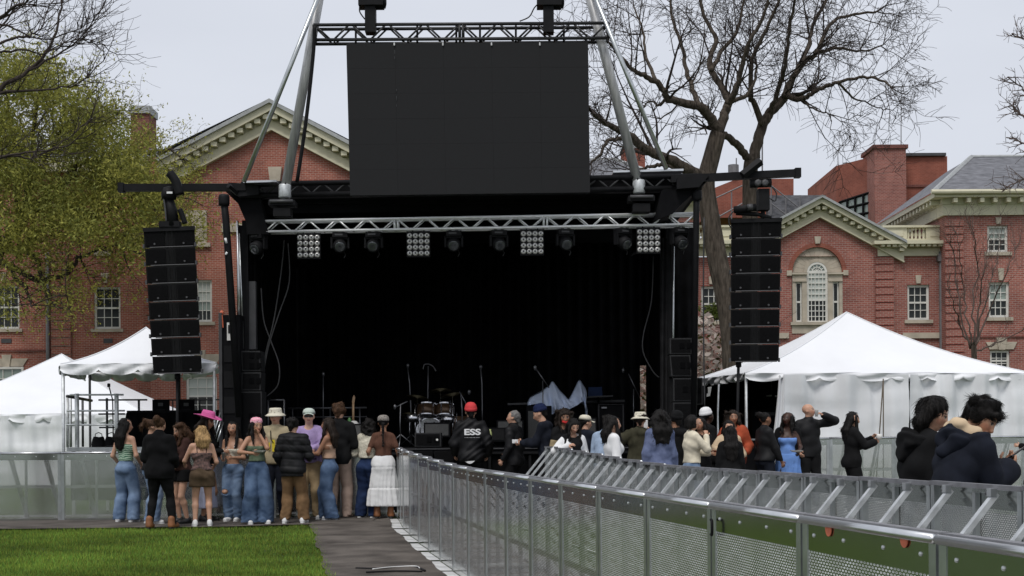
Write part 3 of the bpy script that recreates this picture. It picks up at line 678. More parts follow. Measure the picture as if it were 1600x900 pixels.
a = prect(1367.5, 232, 1415.5, 400, 79.4); tw = MB().box2((a[0], 79.4, 5), (a[1], 82, a[3])).build('tower', M['brick_rose'], BM, world=True)
MB().box2((a[0] - .1, 79.3, a[3]), (a[1] + .1, 82.1, a[3] + .2)).build('tower_cap', M['brick_dark'], tw, world=True)
# window strip on the slanting side
def on_side(px, py):
    d = P(px, py, 1.0) - Vector((0, 0, CAMZ)); d.z = P(px, py, 1.0).z - CAMZ
    t = (Vector((A_.x, 84, 0)), Vector((B_.x + .2, YM, 0)))
    ex, ey = t[1].x - t[0].x, t[1].y - t[0].y
    s_ = (t[0].x * ey - t[0].y * ex) / (d.x * ey - d.y * ex)
    return Vector((d.x * s_, d.y * s_, CAMZ + d.z * s_))
nrm = Vector((-(84 - YM), -(B_.x + .2 - A_.x), 0)).normalized()
tl, tr_, bl, br_ = on_side(1314, 316), on_side(1364, 300), on_side(1314, 352), on_side(1364, 348)
fb = MB()
lerp2 = lambda u, v: (tl.lerp(tr_, u)).lerp(bl.lerp(br_, u), v)
for u in (0, .25, .5, .75, 1): fb.tube(lerp2(u, 0) + nrm * .08, lerp2(u, 1) + nrm * .08, .08, n=4)
for v in (0, .33, .66, 1): fb.tube(lerp2(0, v) + nrm * .08, lerp2(1, v) + nrm * .08, .07, n=4)
wf = fb.build('window', M['black_matte'], BM, world=True)
for i in range(4):
    for j in range(3):
        q = [lerp2(i / 4, j / 3), lerp2((i + 1) / 4, j / 3), lerp2((i + 1) / 4, (j + 1) / 3), lerp2(i / 4, (j + 1) / 3)]
        MB().prism([p + nrm * .05 for p in q], nrm * -.03).build('pane', M['pane_green'], wf, world=True)
MB().tube(P(1408, 232, 81), P(1408, 150, 81), .03, .018, n=5).build('mast', M['pipe'], BM, world=True)
# ---------------------------------------------------------------- rooftop penthouse behind the elm
YP = 76.0
BP = thing('rooftop_penthouse', 'brick rooftop plant room with grey mesh railings seen through the elm trunks', 'building', (P(1180, 700, YP).x, YP, 0.3))
MB().prism([P(1100, 340, YP), P(1222, 340, YP), P(1240, 330, YP), P(1240, 279, YP), P(1150, 280, YP), P(1100, 300, YP)], (0, 6, 0)).build('wall', M['brick_orange'], BP, world=True)
fb = MB()
for (p, q) in (((1100, 318), (1160, 290)), ((1160, 290), (1205, 285)), ((1205, 290), (1255, 330)), ((1112, 345), (1165, 315)), ((1165, 300), (1165, 350)), ((1205, 288), (1205, 335)), ((1124, 335), (1124, 370)), ((1205, 318), (1250, 352)), ((1250, 305), (1250, 345)), ((1143, 300), (1143, 345)), ((1228, 308), (1228, 345))):
    fb.tube(P(*p, YP - 1.2), P(*q, YP - 1.2), .035, n=5)
fb.build('railing', M['pipe'], BP, world=True)
MB().prism([P(1200, 305, YP - 1), P(1290, 305, YP - 1), P(1310, 345, YP - 1), P(1200, 370, YP - 1)], (0, .6, 0)).build('lower_roof', M['slate'], BP, world=True)
MB().tube(P(1146, 262, YP), P(1146, 280, YP), .04, n=5).lathe(P(1146, 264, YP), [(.02, -.25), (.27, -.2), (.27, .2), (.02, .25)], 10).tube(P(1150.5, 247, YP), P(1150.5, 282, YP), .03, n=4).build('roof_vent', M['pipe'], BP, world=True)
MB().tube(P(1191, 215, YP), P(1191, 282, YP), .04, n=5).build('mast', M['pipe'], BP, world=True)
# ================================================================ TREES
class Segs:
    """Many thin branch pieces, meshed at once."""
    def __init__(s): s.p = []; s.q = []; s.a = []; s.b = []
    def add(s, p, q, a, b): s.p.append(tuple(p)); s.q.append(tuple(q)); s.a.append(a); s.b.append(b)
    def mesh(s, name, m, n=3):
        p, q = np.array(s.p), np.array(s.q); a, b = np.array(s.a), np.array(s.b); N = len(p)
        t = q - p; t /= np.linalg.norm(t, axis=1)[:, None] + 1e-9
        ref = np.where(np.abs(t[:, 2:3]) < .9, np.array([[0, 0, 1.]]), np.array([[1., 0, 0]]))
        u = np.cross(t, ref); u /= np.linalg.norm(u, axis=1)[:, None]; w_ = np.cross(t, u)
        V = np.empty((N, 2 * n, 3)); F = np.empty((N, n, 4), dtype=np.int64); base = np.arange(N) * 2 * n
        for k in range(n):
            an = 2 * math.pi * k / n; d = u * math.cos(an) + w_ * math.sin(an)
            V[:, k] = p + d * a[:, None]; V[:, n + k] = q + d * b[:, None]
            F[:, k, 0] = base + k; F[:, k, 1] = base + (k + 1) % n; F[:, k, 2] = base + n + (k + 1) % n; F[:, k, 3] = base + n + k
        return mesh_np(name, V.reshape(-1, 3), F.reshape(-1, 4), m, True)
def rv(s=1.0): return Vector((random.gauss(0, s), random.gauss(0, s), random.gauss(0, s)))
def grow(S, p, d, L, r, depth, up=0.05, wander=.25, kids=(4, 6), droop=-.10, tips=None, rmin=.006, ratio=(.45, .72)):
    """A limb that wanders and carries smaller limbs."""
    n = 5 if depth > 0 else 4; pts = [Vector(p)]; d = Vector(d).normalized(); rr = [r]
    for i in range(n):
        b = up if depth > 0 else droop
        d = (d + rv(wander * .6) + Vector((0, 0, b))).normalized()
        pts.append(pts[-1] + d * (L / n)); rr.append(max(rmin * .6, r * (1 - .75 * (i + 1) / n)))
        S.add(pts[-2], pts[-1], rr[-2], rr[-1])
    if tips is not None and depth <= 1: tips.extend(pts[2:])
    if depth <= 0: return
    for k in range(random.randint(*kids)):
        t = random.uniform(.25, 1.0); i = min(n - 1, int(t * n)); q = pts[i].lerp(pts[i + 1], t * n - i)
        dd = (pts[i + 1] - pts[i]).normalized(); side = rv().cross(dd).normalized()
        nd = (dd * random.uniform(.35, .8) + side * random.uniform(.5, .9)).normalized()
        grow(S, q, nd, L * random.uniform(*ratio), max(rmin, rr[i] * .55), depth - 1, up, wander, kids, droop, tips, rmin, ratio)
def limb(pts, Y, dys=None):
    return [P(x, y, Y + (dys[i] if dys else 0)) for i, (x, y) in enumerate(pts)]
def smooth(pts, n=5):
    o = []
    for i in range(len(pts) - 1):
        p0, p1, p2, p3 = pts[max(i - 1, 0)], pts[i], pts[i + 1], pts[min(i + 2, len(pts) - 1)]
        for k in range(n):
            t = k / n
            o.append(.5 * ((2 * p1) + (p2 - p0) * t + (2 * p0 - 5 * p1 + 4 * p2 - p3) * t * t + (3 * p1 - p0 - 3 * p2 + p3) * t ** 3))
    o.append(pts[-1]); return o
def radii(n, r0, r1): return [r0 + (r1 - r0) * (i / (n - 1)) ** .85 for i in range(n)]
def along(pts, f):
    x = f * (len(pts) - 1); i = min(int(x), len(pts) - 2); return pts[i].lerp(pts[i + 1], x - i), (pts[i + 1] - pts[i]).normalized()
def jitter(pts, s):
    return [pts[0]] + [p + rv(s) for p in pts[1:-1]] + [pts[-1]]
# ---------------------------------------------------------------- the two bare elms
def elm(label, Y, trunk, r0, r1, limbs, step, base_px):
    g = P(base_px, 700, Y); t = thing('elm_tree', label, 'tree', (g.x, Y, gz(g.x, Y)))
    tb = MB(); tp = smooth(limb(trunk, Y)); tb.path(tp, radii(len(tp), r0, r1), 12); tb.build('trunk', M['bark'], t, True, True)
    S = Segs()
    for (px, ra, rb, dy, dens) in limbs:
        n = len(px); pts = smooth(limb(px, Y, [dy * i / (n - 1) for i in range(n)])); pts = jitter(pts, .016)
        MB().path(pts, radii(len(pts), ra, rb), 8).build('limb', M['bark'], t, True, True)
        Lt = sum((pts[i + 1] - pts[i]).length for i in range(len(pts) - 1)); m_ = int(Lt * dens * .62)
        for k in range(m_):
            f = random.uniform(.18, 1.0); q, d = along(pts, f); side = rv().cross(d).normalized()
            nd = (d * random.uniform(.3, .8) + side * random.uniform(.5, 1.0) + Vector((0, 0, .15))).normalized()
            rr = (ra + (rb - ra) * f) * random.uniform(.25, .5)
            grow(S, q, nd, random.uniform(1.2, 2.7) * (1.15 - .3 * f), max(.018, min(rr, .06)), 2, .05, .22, (4, 6), -.12, None, .0085, (.42, .62))
        q, d = along(pts, 1.0)
        for k in range(3): grow(S, q, d + rv(.35), random.uniform(.9, 1.5), max(.018, rb * .8), 2, .05, .3, (4, 6), -.12, None, .0085)
    mi = wmat(t).inverted(); me = S.mesh('twigs', M['twig']); me.transform(mi); link('twigs', me, t)
    return t
YE = 42.0
elm('gnarled bare elm whose forked trunk rises just behind the stage roof corner', YE,
    [(1152, 775), (1146, 560), (1137, 480), (1120, 400), (1108, 330), (1103, 285), (1112, 245), (1122, 208)], .34, .22, [
    ([(1104, 282), (1080, 268), (1051, 252), (1006, 232), (983, 211), (960, 200), (943, 190), (925, 175)], .20, .05, -2.5, 3.2),
    ([(1100, 275), (1060, 262), (1030, 258), (1012, 262), (990, 268)], .09, .03, 1.5, 1.2),
    ([(983, 213), (965, 217), (948, 221), (938, 240), (924, 254)], .07, .03, -1.0, 1.0),
    ([(1122, 208), (1108, 180), (1091, 166), (1060, 158), (1042, 151), (1028, 130), (1005, 118), (988, 108), (962, 80), (945, 60)], .16, .03, -2.5, 3.6),
    ([(1091, 166), (1083, 140), (1072, 110), (1066, 70), (1050, 30), (1046, -20)], .09, .03, 2, 3.2),
    ([(1042, 151), (1030, 165), (1018, 158), (1000, 172)], .05, .02, 1, 2.5),
    ([(1124, 206), (1132, 178), (1138, 160), (1128, 135), (1112, 112), (1109, 92), (1118, 60), (1100, 25), (1088, -30)], .15, .04, 1.5, 3.6),
    ([(1138, 162), (1150, 140), (1160, 105), (1168, 70), (1192, 28), (1205, -25)], .11, .03, -1.5, 3.6),
    ([(1112, 110), (1128, 80), (1150, 50), (1160, 10), (1158, -40)], .07, .03, 2.5, 3.0),
    ([(1140, 160), (1165, 150), (1178, 128), (1182, 100)], .07, .03, 1.0, 2.5),
    ([(1028, 130), (1010, 90), (1004, 50), (990, 10)], .06, .02, 2.5, 3.2)], 1, 1150)
elm('slimmer bare elm rising behind the right speaker array, one long limb reaching right', YE + 1.5,
    [(1172, 772), (1171, 560), (1171, 420), (1172, 320), (1172, 275), (1174, 252)], .25, .21, [
    ([(1174, 254), (1160, 235), (1142, 218), (1128, 208), (1115, 202)], .13, .08, -1.2, .8),
    ([(1174, 254), (1184, 222), (1192, 195), (1203, 178), (1217, 162), (1228, 150)], .17, .12, .5, 1.2),
    ([(1228, 150), (1250, 155), (1268, 146), (1290, 135), (1310, 129), (1350, 121), (1378, 126), (1392, 136)], .09, .025, -1.5, 3.2),
    ([(1226, 152), (1236, 125), (1258, 95), (1275, 82), (1298, 38), (1325, 25), (1370, 18)], .11, .03, 1.5, 3.6),
    ([(1240, 120), (1262, 75), (1270, 40), (1290, 0), (1300, -40)], .08, .03, 3.0, 3.6),
    ([(1192, 195), (1180, 165), (1172, 145), (1176, 92), (1192, 55), (1215, 5), (1225, -40)], .10, .03, -1.5, 3.6),
    ([(1203, 176), (1216, 140), (1225, 110), (1232, 60), (1240, 10), (1250, -30)], .08, .03, -2.5, 3.6),
    ([(1276, 82), (1310, 75), (1345, 80), (1380, 70)], .06, .02, 2.0, 3.4),
    ([(1310, 130), (1330, 150), (1352, 160), (1380, 172)], .04, .015, 1.5, 3.2),
    ([(1250, 155), (1270, 170), (1295, 178)], .04, .015, -1.0, 3.0)], 1, 1172)
# ---------------------------------------------------------------- bare tree leaning in at top-left
g = P(-170, 700, 22.0)
BT = thing('bare_tree', 'dark bare tree leaning in over the corner above the yellow-green tree', 'tree', (g.x, 22.0, gz(g.x, 22)))
tp = smooth(limb([(-170, 850), (-165, 500), (-150, 330), (-120, 200)], 22.0)); MB().path(tp, radii(len(tp), .2, .12), 10).build('trunk', M['bark'], BT, True, True)
S = Segs()
for (px, ra, rb, dy) in (([(-150, 330), (-60, 230), (0, 140), (45, 110), (85, 60), (95, 0), (98, -60)], .055, .008, 1.0), ([(-140, 300), (-60, 260), (0, 246), (50, 238), (110, 225), (145, 185)], .03, .005, -1.0),
                          ([(-120, 200), (-50, 90), (0, 28), (40, 2), (60, -20)], .04, .008, -1.5), ([(45, 110), (90, 85), (130, 55), (160, 10)], .022, .005, .8), ([(-60, 160), (0, 145), (60, 140), (120, 132), (165, 90)], .03, .005, -.6),
                          ([(-50, 90), (20, 60), (50, 55), (70, 30), (90, -20)], .026, .005, 1.4), ([(-60, 60), (0, 40), (60, 62), (110, 50), (150, 30)], .02, .005, -1), ([(0, 82), (45, 78), (70, 85), (120, 60), (165, 70)], .018, .004, .5),
                          ([(-60, 250), (20, 243), (60, 245), (120, 205), (150, 180)], .02, .004, 1.2), ([(-60, 120), (10, 30), (30, 10), (70, 5)], .02, .004, -.4)):
    n = len(px); pts = jitter(smooth(limb(px, 22.0, [dy * i / (n - 1) for i in range(n)])), .012)
    MB().path(pts, radii(len(pts), ra, rb), 6).build('limb', M['twig'], BT, True, True)
    for k in range(16):
        f = random.uniform(.25, 1); q, d = along(pts, f); side = rv().cross(d).normalized()
        grow(S, q, d * .7 + side * .7 + Vector((.15, 0, .1)), random.uniform(.35, .8), .009, 1, .12, .25, (3, 5), .10, None, .0045)
me = S.mesh('twigs', M['twig']); me.transform(wmat(BT).inverted()); link('twigs', me, BT)
# bare branch reaching in from the right edge
g = P(1780, 700, 26.0)
BR = thing('bare_tree', 'bare tree beyond the right edge, only knobbly grey twigs reaching into the sky', 'tree', (g.x, 26.0, gz(g.x, 26)))
tp = smooth(limb([(1780, 800), (1775, 500), (1770, 300), (1760, 120)], 26.0)); MB().path(tp, radii(len(tp), .18, .08), 8).build('trunk', M['bark'], BR, True, True)
S = Segs()
for px in ([(1765, 330), (1690, 290), (1630, 240), (1600, 225), (1572, 215)], [(1765, 260), (1680, 200), (1620, 160), (1598, 140), (1575, 120)], [(1762, 180), (1690, 100), (1630, 72), (1600, 62), (1582, 52)], [(1770, 380), (1690, 330), (1630, 300), (1600, 280), (1565, 300)], [(1640, 250), (1612, 200), (1590, 175), (1578, 165)]):
    pts = jitter(smooth(limb(px, 26.0)), .02); MB().path(pts, radii(len(pts), .035, .008), 6).build('limb', M['twig_grey'], BR, True, True)
    for k in range(14):
        f = random.uniform(.55, 1); q, d = along(pts, f); side = rv().cross(d).normalized()
        grow(S, q, d * .6 + side * .8, random.uniform(.18, .42), .011, 1, .06, .3, (2, 4), .05, None, .006)
me = S.mesh('twigs', M['twig_grey']); me.transform(wmat(BR).inverted()); link('twigs', me, BR)
# ---------------------------------------------------------------- small many-stemmed tree by the right wing
g = P(1523, 690, 48.0)
ST = thing('young_tree', 'young bare tree with upswept stems against the right brick wing', 'tree', (g.x, 48.0, gz(g.x, 48)))
MB().path(smooth(limb([(1523, 760), (1523, 620), (1522, 555), (1521, 535)], 48)), .09, 8).build('trunk', M['bark'], ST, True, True)
S = Segs()
for (px) in ([(1521, 540), (1512, 500), (1505, 450), (1500, 400), (1495, 365)], [(1522, 540), (1520, 480), (1526, 420), (1522, 370), (1520, 352)], [(1523, 540), (1535, 490), (1548, 440), (1560, 395), (1566, 350)], [(1520, 545), (1500, 510), (1488, 470), (1478, 430)], [(1524, 535), (1530, 470), (1538, 420), (1545, 370)], [(1523, 550), (1550, 540), (1590, 520), (1620, 505)], [(1524, 540), (1548, 480), (1575, 420), (1592, 380)], [(1516, 545), (1500, 480), (1490, 410), (1485, 370)]):
    pts = jitter(smooth(limb(px, 48.0, [random.uniform(-.1, .1) - .2 * i * (1 if random.random() < .5 else -1) for i in range(len(px))])), .03)
    MB().path(pts, radii(len(pts), .034, .008), 6).build('limb', M['twig_grey'], ST, True, True)
    for k in range(16):
        f = random.uniform(.2, 1); q, d = along(pts, f); side = rv().cross(d).normalized()
        grow(S, q, d * .9 + side * .45 + Vector((0, 0, .2)), random.uniform(.5, 1.2), .009, 1, .15, .18, (3, 5), .1, None, .005)
me = S.mesh('twigs', M['twig_grey']); me.transform(wmat(ST).inverted()); link('twigs', me, ST)
# ---------------------------------------------------------------- leaves
def leaf_mesh(name, C, D, size, cols, w_ratio=.45):
    """One pointed leaf (two triangles) at each centre C along D."""
    n = len(C); D = D / (np.linalg.norm(D, axis=1)[:, None] + 1e-9); r = RNG.normal(size=(n, 3)); u = np.cross(D, r); u /= np.linalg.norm(u, axis=1)[:, None] + 1e-9
    L_ = size[:, None]; V = np.empty((n, 4, 3)); V[:, 0] = C - D * L_ * .5; V[:, 1] = C + u * L_ * w_ratio * .5; V[:, 2] = C + D * L_ * .5; V[:, 3] = C - u * L_ * w_ratio * .5
    me = mesh_np(name, V.reshape(-1, 3), np.arange(4 * n).reshape(n, 4), M['leaf']); set_col(me, np.repeat(cols, 4, axis=0)); return me
def leafy_tree():
    Y = 55.5; g = P(-45, 700, Y)
    t = thing('leafing_tree', 'broad tree in fresh yellow-green leaf in front of the left brick hall', 'tree', (g.x, Y, gz(g.x, Y)))
    tp = smooth(limb([(-45, 745), (-42, 560), (-35, 470), (-5, 400), (35, 340)], Y + 2)); MB().path(tp, radii(len(tp), .28, .18), 10).build('trunk', M['bark'], t, True, True)
    S = Segs(); tips = []
    L_ = [([(35, 345), (80, 300), (140, 250), (190, 240), (240, 236), (272, 232)], 1.0), ([(35, 340), (70, 250), (110, 190), (150, 140)], -1), ([(30, 380), (90, 350), (160, 330), (230, 300), (290, 310)], -2.5), ([(35, 345), (20, 250), (10, 160), (20, 110)], 1.5),
          ([(0, 410), (60, 435), (100, 430), (130, 400), (180, 385), (230, 400)], -2.0), ([(30, 400), (-40, 330), (-90, 280)], 0), ([(30, 385), (60, 410), (75, 470), (110, 480)], -2.5), ([(35, 345), (100, 290), (150, 200), (170, 178)], 2), ([(35, 340), (50, 240), (60, 150), (80, 110)], -1), ([(30, 400), (-20, 380), (-60, 400)], -2), ([(0, 405), (40, 450), (50, 480)], -3), ([(90, 350), (190, 370), (250, 380), (300, 370)], 1.0)]
    for px, dy in L_:
        n = len(px); pts = jitter(smooth(limb(px, Y, [2 + (dy - 2) * i / (n - 1) for i in range(n)])), .05)
        MB().path(pts, radii(len(pts), .13, .025), 6).build('limb', M['twig'], t, True, True)
        for k in range(9):
            f = random.uniform(.3, 1); q, d = along(pts, f); side = rv().cross(d).normalized()
            grow(S, q, d * .7 + side * .7, random.uniform(1.2, 2.2), .03, 2, .02, .28, (3, 4), -.05, tips, .008)
    me = S.mesh('twigs', M['twig']); me.transform(wmat(t).inverted()); link('twigs', me, t)
    # leaf sprays: thick in the upper crown, thinning to hanging wisps over the brick
    out_px = np.array([[-60, 60], [0, 85], [60, 95], [110, 110], [155, 150], [192, 186], [202, 212], [242, 214], [262, 226], [285, 250], [305, 300], [315, 345], [300, 400], [262, 430], [235, 440], [200, 440], [150, 445], [100, 470], [60, 500], [0, 500], [-60, 500]])
    def inside(x, y):
        c = False; j = len(out_px) - 1
        for i in range(len(out_px)):
            xi, yi = out_px[i]; xj, yj = out_px[j]
            if (yi > y) != (yj > y) and x < (xj - xi) * (y - yi) / (yj - yi) + xi: c = not c
            j = i
        return c
    cl = []
    while len(cl) < 900:
        x, y = random.uniform(-60, 318), random.uniform(70, 500)
        if not inside(x, y): continue
        dens = 1.0 if y < 330 else max(.10, 1 - (y - 330) / 95)
        if x > 255: dens *= .6
        if y < 130: dens *= .75
        if x < 70 and 330 < y < 430: dens *= .6
        holes = .5 + .5 * math.sin(x * .041 + 1.1 * math.sin(y * .027)) * math.sin(y * .05 + .7 * math.sin(x * .03) + 1)
        if random.random() > dens * (.10 + 1.2 * holes ** 1.5): continue
        p = P(x, y, Y + random.uniform(-3.6, 3.4)); cl.append(p)
    C, D, Z, K = [], [], [], []
    for p in cl:
        n = random.randint(60, 100); dr = rv(); dr.z = -abs(dr.z) * .6 - .25; dr.normalize(); hue = random.random()
        ax = RNG.random((n, 1)) - .5; sp = RNG.normal(size=(n, 3)) * np.array([.30, .30, .30])
        c = np.array(p) + np.array(dr) * ax * 1.5 + sp
        dd = RNG.normal(size=(n, 3)) * .75 + np.array(dr)
        base = np.array([.35, .33, .072]) * (1 - hue) + np.array([.17, .19, .05]) * hue
        col = base * (.6 + .8 * RNG.random((n, 1)))
        C.append(c); D.append(dd); Z.append(.10 + .12 * RNG.random(n)); K.append(col)
    tp_ = random.sample(tips, min(len(tips), 2500))
    c = np.repeat(np.array([tuple(p) for p in tp_]), 4, axis=0) + RNG.normal(size=(len(tp_) * 4, 3)) * .12
    C.append(c); D.append(RNG.normal(size=c.shape)); Z.append(.09 + .07 * RNG.random(len(c))); K.append(np.array([.31, .30, .065]) * (.6 + .8 * RNG.random((len(c), 1))))
    me = leaf_mesh('foliage', np.vstack(C), np.vstack(D), np.concatenate(Z), np.vstack(K), .34); me.transform(wmat(t).inverted()); link('foliage', me, t)
leafy_tree()
def magnolia():
    Y = 46.0; g = P(1112, 700, Y)
    t = thing('magnolia_bush', 'magnolia bush covered in faded pink-white blossom between stage and right tent', 'bush', (g.x, Y, gz(g.x, Y)))
    S = Segs(); tips = []
    for k in range(7): grow(S, (g.x + random.uniform(-.3, .3), Y + random.uniform(-.3, .3), .2), Vector((random.uniform(-.5, .5), random.uniform(-.4, .4), 1)), random.uniform(2.6, 3.6), .06, 2, .1, .2, (4, 5), .05, tips, .012)
    me = S.mesh('stems', M['twig']); me.transform(wmat(t).inverted()); link('stems', me, t)
    C = []; 
    while len(C) < 3000:
        x, y = random.uniform(980, 1146), random.uniform(490, 690); top = 498 + 10 * math.sin(x * .13) + (10 if x < 1090 else 0)
        if y < top or random.random() < .2 + .35 * math.sin(x * .2) * math.sin(y * .17): continue
        C.append(P(x, y, Y + random.uniform(-1.2, 1.2)))
    C = np.array([tuple(p) for p in C]); n = len(C); pick = RNG.random((n, 1))
    col = np.where(pick < .55, np.array([[.74, .64, .57]]), np.where(pick < .8, np.array([[.52, .36, .32]]), np.array([[.10, .095, .03]]))) * (.6 + .6 * RNG.random((n, 1)))
    D = RNG.normal(size=(n, 3)); D[:, 0] *= 1.8
    me = leaf_mesh('blossom', C, D, .20 + .16 * RNG.random(n), col, .5); me.transform(wmat(t).inverted()); link('blossom', me, t)
    # little leafing shrub by the arched window
    Y = 55.0; g = P(1306, 600, Y); s = thing('shrub', 'small leafing shrub top showing above the tent roof under the arched window', 'shrub', (g.x, Y, gz(g.x, Y)))
    S = Segs(); tips = []
    for k in range(6): grow(S, (g.x + random.uniform(-.7, .4), Y, .2), Vector((random.uniform(-.08, .08), 0, 1)), random.uniform(3.9, 4.6), .035, 2, .1, .06, (5, 6), .05, tips, .006, (.13, .24))
    me = S.mesh('stems', M['twig']); me.transform(wmat(s).inverted()); link('stems', me, s)
    tp_ = random.sample([q for q in tips if q.z > 3.0], min(len([q for q in tips if q.z > 3.0]), 500)); c = np.repeat(np.array([tuple(p) for p in tp_]), 2, axis=0) + RNG.normal(size=(len(tp_) * 2, 3)) * .08
    me = leaf_mesh('foliage', c, RNG.normal(size=c.shape), .08 + .06 * RNG.random(len(c)), np.array([.12, .13, .025]) * (.6 + .7 * RNG.random((len(c), 1)))); me.transform(wmat(s).inverted()); link('foliage', me, s)
    # green sprig low in front of the side window
    Y = 50.0; g = P(1120, 600, Y); s = thing('shrub', 'leafy green sprig in front of the small paned window behind the magnolia', 'shrub', (g.x, Y, gz(g.x, Y)))
    S = Segs(); tips = []
    for k in range(4): grow(S, (g.x + random.uniform(-.3, .3), Y, .2), Vector((random.uniform(-.1, .1), 0, 1)), random.uniform(4.6, 5.4), .04, 1, .1, .12, (5, 7), .05, None, .008)
    for k in range(22):
        S.add(P(1118, 500, Y), P(random.uniform(1098, 1136), random.uniform(476, 500), Y), .02, .008)
    me = S.mesh('stems', M['twig']); me.transform(wmat(s).inverted()); link('stems', me, s)
    n = 420; c = np.array([tuple(P(random.gauss(1117, 10), random.gauss(487, 6), Y + random.uniform(-.3, .3))) for _ in range(n)])
    me = leaf_mesh('foliage', c, RNG.normal(size=c.shape) * [1.5, 1, .5], .10 + .08 * RNG.random(n), np.array([.11, .14, .03]) * (.6 + .7 * RNG.random((n, 1)))); me.transform(wmat(s).inverted()); link('foliage', me, s)
magnolia()
# ================================================================ STAGE
YS = 27.3                                   # front edge of the deck
def Yt(px): return 27.0 - (px - 388) / 702 * 0.6
DECK = P(700, 699.5, YS).z
_l, _r = P(372, 690, YS).x, P(1095, 690, YS).x
ST_ = thing('concert_stage', 'large black concert stage with flat roof, dark back drape and outstretched speaker beams', 'stage', ((_l + _r) / 2, 30.0, gz(0, 30)))
def sbox(nm, a, b, m, par=None): return MB().box2(a, b).build(nm, M[m], par or ST_, world=True)
sbox('deck', (_l - .6, YS, DECK - .14), (_r + .6, 33.6, DECK), 'black_matte')
sbox('deck_edge', (_l - .6, YS - .025, DECK - .12), (_r + .6, YS - .001, DECK - .08), 'black')
sbox('deck_lip', (_l - .6, YS - .03, DECK - .03), (_r + .6, YS - .001, DECK - .012), 'grey_dark')
# skirt of flat black panels below the deck, each set back in its frame
sbox('skirt_backing', (_l - .56, YS + .16, gz(-4, YS) - .05), (_r + .56, YS + .2, DECK - .142), 'black_cloth')
n = 13
for k in range(n):
    xa = _l - .55 + (_r - _l + 1.1) * k / n; xb = _l - .55 + (_r - _l + 1.1) * (k + 1) / n
    sk = sbox('skirt_panel', (xa + .04, YS + .05, gz(xa, YS) - .05), (xb - .04, YS + .10, DECK - .145), 'black_cloth')
    sbox('skirt_post', (xa - .025, YS + .0, gz(xa, YS) - .05), (xa + .025, YS + .06, DECK - .145), 'black', sk)
# back drape with folds, in two widths and a narrow gap towards the right
def drape(nm, x0, x1, y, z0, z1, amp=.05, wl=.22, alongy=False, y1=None):
    N = max(8, int(abs((y1 - y) if alongy else (x1 - x0)) / wl * 5))
    def fn(u, v):
        z = z0 + (z1 - z0) * v
        if alongy:
            yy = y + (y1 - y) * u; return (x0 + amp * math.sin(yy / wl * 6.28 + math.sin(yy * 3)), yy, z)
        x = x0 + (x1 - x0) * u
        return (x, y + amp * math.sin(x / wl * 6.28 + .8 * math.sin(x * 2.1) + .3 * v), z)
    return MB().grid(fn, N, 6).build(nm, M['black_cloth'], ST_, True, True)
YBk = 33.0
xg0, xg1 = P(1000, 600, YBk).x, P(1009.5, 600, YBk).x; zg0, zg1 = P(1000, 650, YBk).z, P(1000, 571, YBk).z
drape('back_drape', P(372, 600, YBk).x, xg0, YBk, DECK, 6.2)
drape('back_drape', xg1, P(1085, 600, YBk).x, YBk, DECK, 6.2)
drape('back_drape', xg0 - .1, xg1 + .1, YBk + .1, zg1, 6.2)
drape('back_drape', xg0 - .1, xg1 + .1, YBk + .1, DECK, zg0 - .6)
drape('side_drape', P(396, 600, 27.6).x, 0, 27.6, DECK, 6.0, alongy=True, y1=32.9)
drape('side_drape', P(1046, 600, 27.4).x, 0, 27.4, DECK, 6.0, alongy=True, y1=31.0)
MB().grid(lambda u, v: P(1031 + 19 * u, 372 + 280 * v, 27.2) + Vector((0, .05 * math.sin(u * 19), 0)), 14, 3).build('leg_drape', mat('grey_drape', (.017, .017, .018), .9, spec=.1, var=.3), ST_, True, True)
MB().grid(lambda u, v: P(380 + 20 * u, 365 + 290 * v, 27.5) + Vector((0, .05 * math.sin(u * 19), 0)), 14, 3).build('leg_drape', M['black_cloth'], ST_, True, True)
# roof: front beam as an open black truss on a dark box, sloping cheeks at both ends
def Pq(pts, f): return [P(x, y, f(x)) for x, y in pts]
Yr = lambda px: 26.9 - (px - 375) / 720 * .6
fa = Pq([(376, 308), (1096, 296), (1096, 274), (376, 287)], Yr)
MB().hexa([p + Vector((0, .30, 0)) for p in fa], [p + Vector((0, 6.6, 0)) for p in fa]).build('roof', M['black_matte'], ST_, world=True)
for (y0, y1) in (((288, 275)), ((305.5, 293.5))):
    MB().tube(P(377, y0, Yr(377)), P(1096, y1, Yr(1096)), .05, n=6).build('roof_chord', M['black'], ST_, True, True)
for k in range(20):
    xa = 380 + k * 35.7; xb = xa + 17.8; f = lambda x, t: (288.5 if t else 305) - (x - 377) * .0175
    MB().path([P(xa, f(xa, 0), Yr(xa)), P(xb, f(xb, 1), Yr(xb)), P(xb + 17.8, f(xb + 17.8, 0), Yr(xb))], .022, 5).build('roof_brace', M['grey_dark'], ST_, True, True)
sbx = MB().prism(Pq([(356, 285), (404, 288), (404, 304), (372, 307)], lambda x: 26.75), (0, .5, 0)).build('roof_end', M['black'], ST_, world=True)
MB().prism(Pq([(1058, 278), (1108, 274), (1092, 292), (1058, 295)], lambda x: 26.1), (0, .5, 0)).build('roof_end', M['black'], ST_, world=True)
MB().prism(Pq([(350, 297), (404, 305), (420, 366), (386, 366), (384, 346), (372, 318)], lambda x: 26.95), (0, 5.5, 0)).build('roof_cheek', M['black_matte'], ST_, world=True)
MB().prism(Pq([(1106, 276), (1034, 297), (1022, 345), (1052, 333), (1066, 318), (1104, 284)], lambda x: 26.3), (0, 5.2, 0)).build('roof_cheek', M['black_matte'], ST_, world=True)
sbox('roof_underside', (P(395, 300, 27).x, 27.25, P(395, 316, 27).z), (P(1040, 300, 26.5).x, 33.3, P(395, 308, 27).z), 'black_matte')
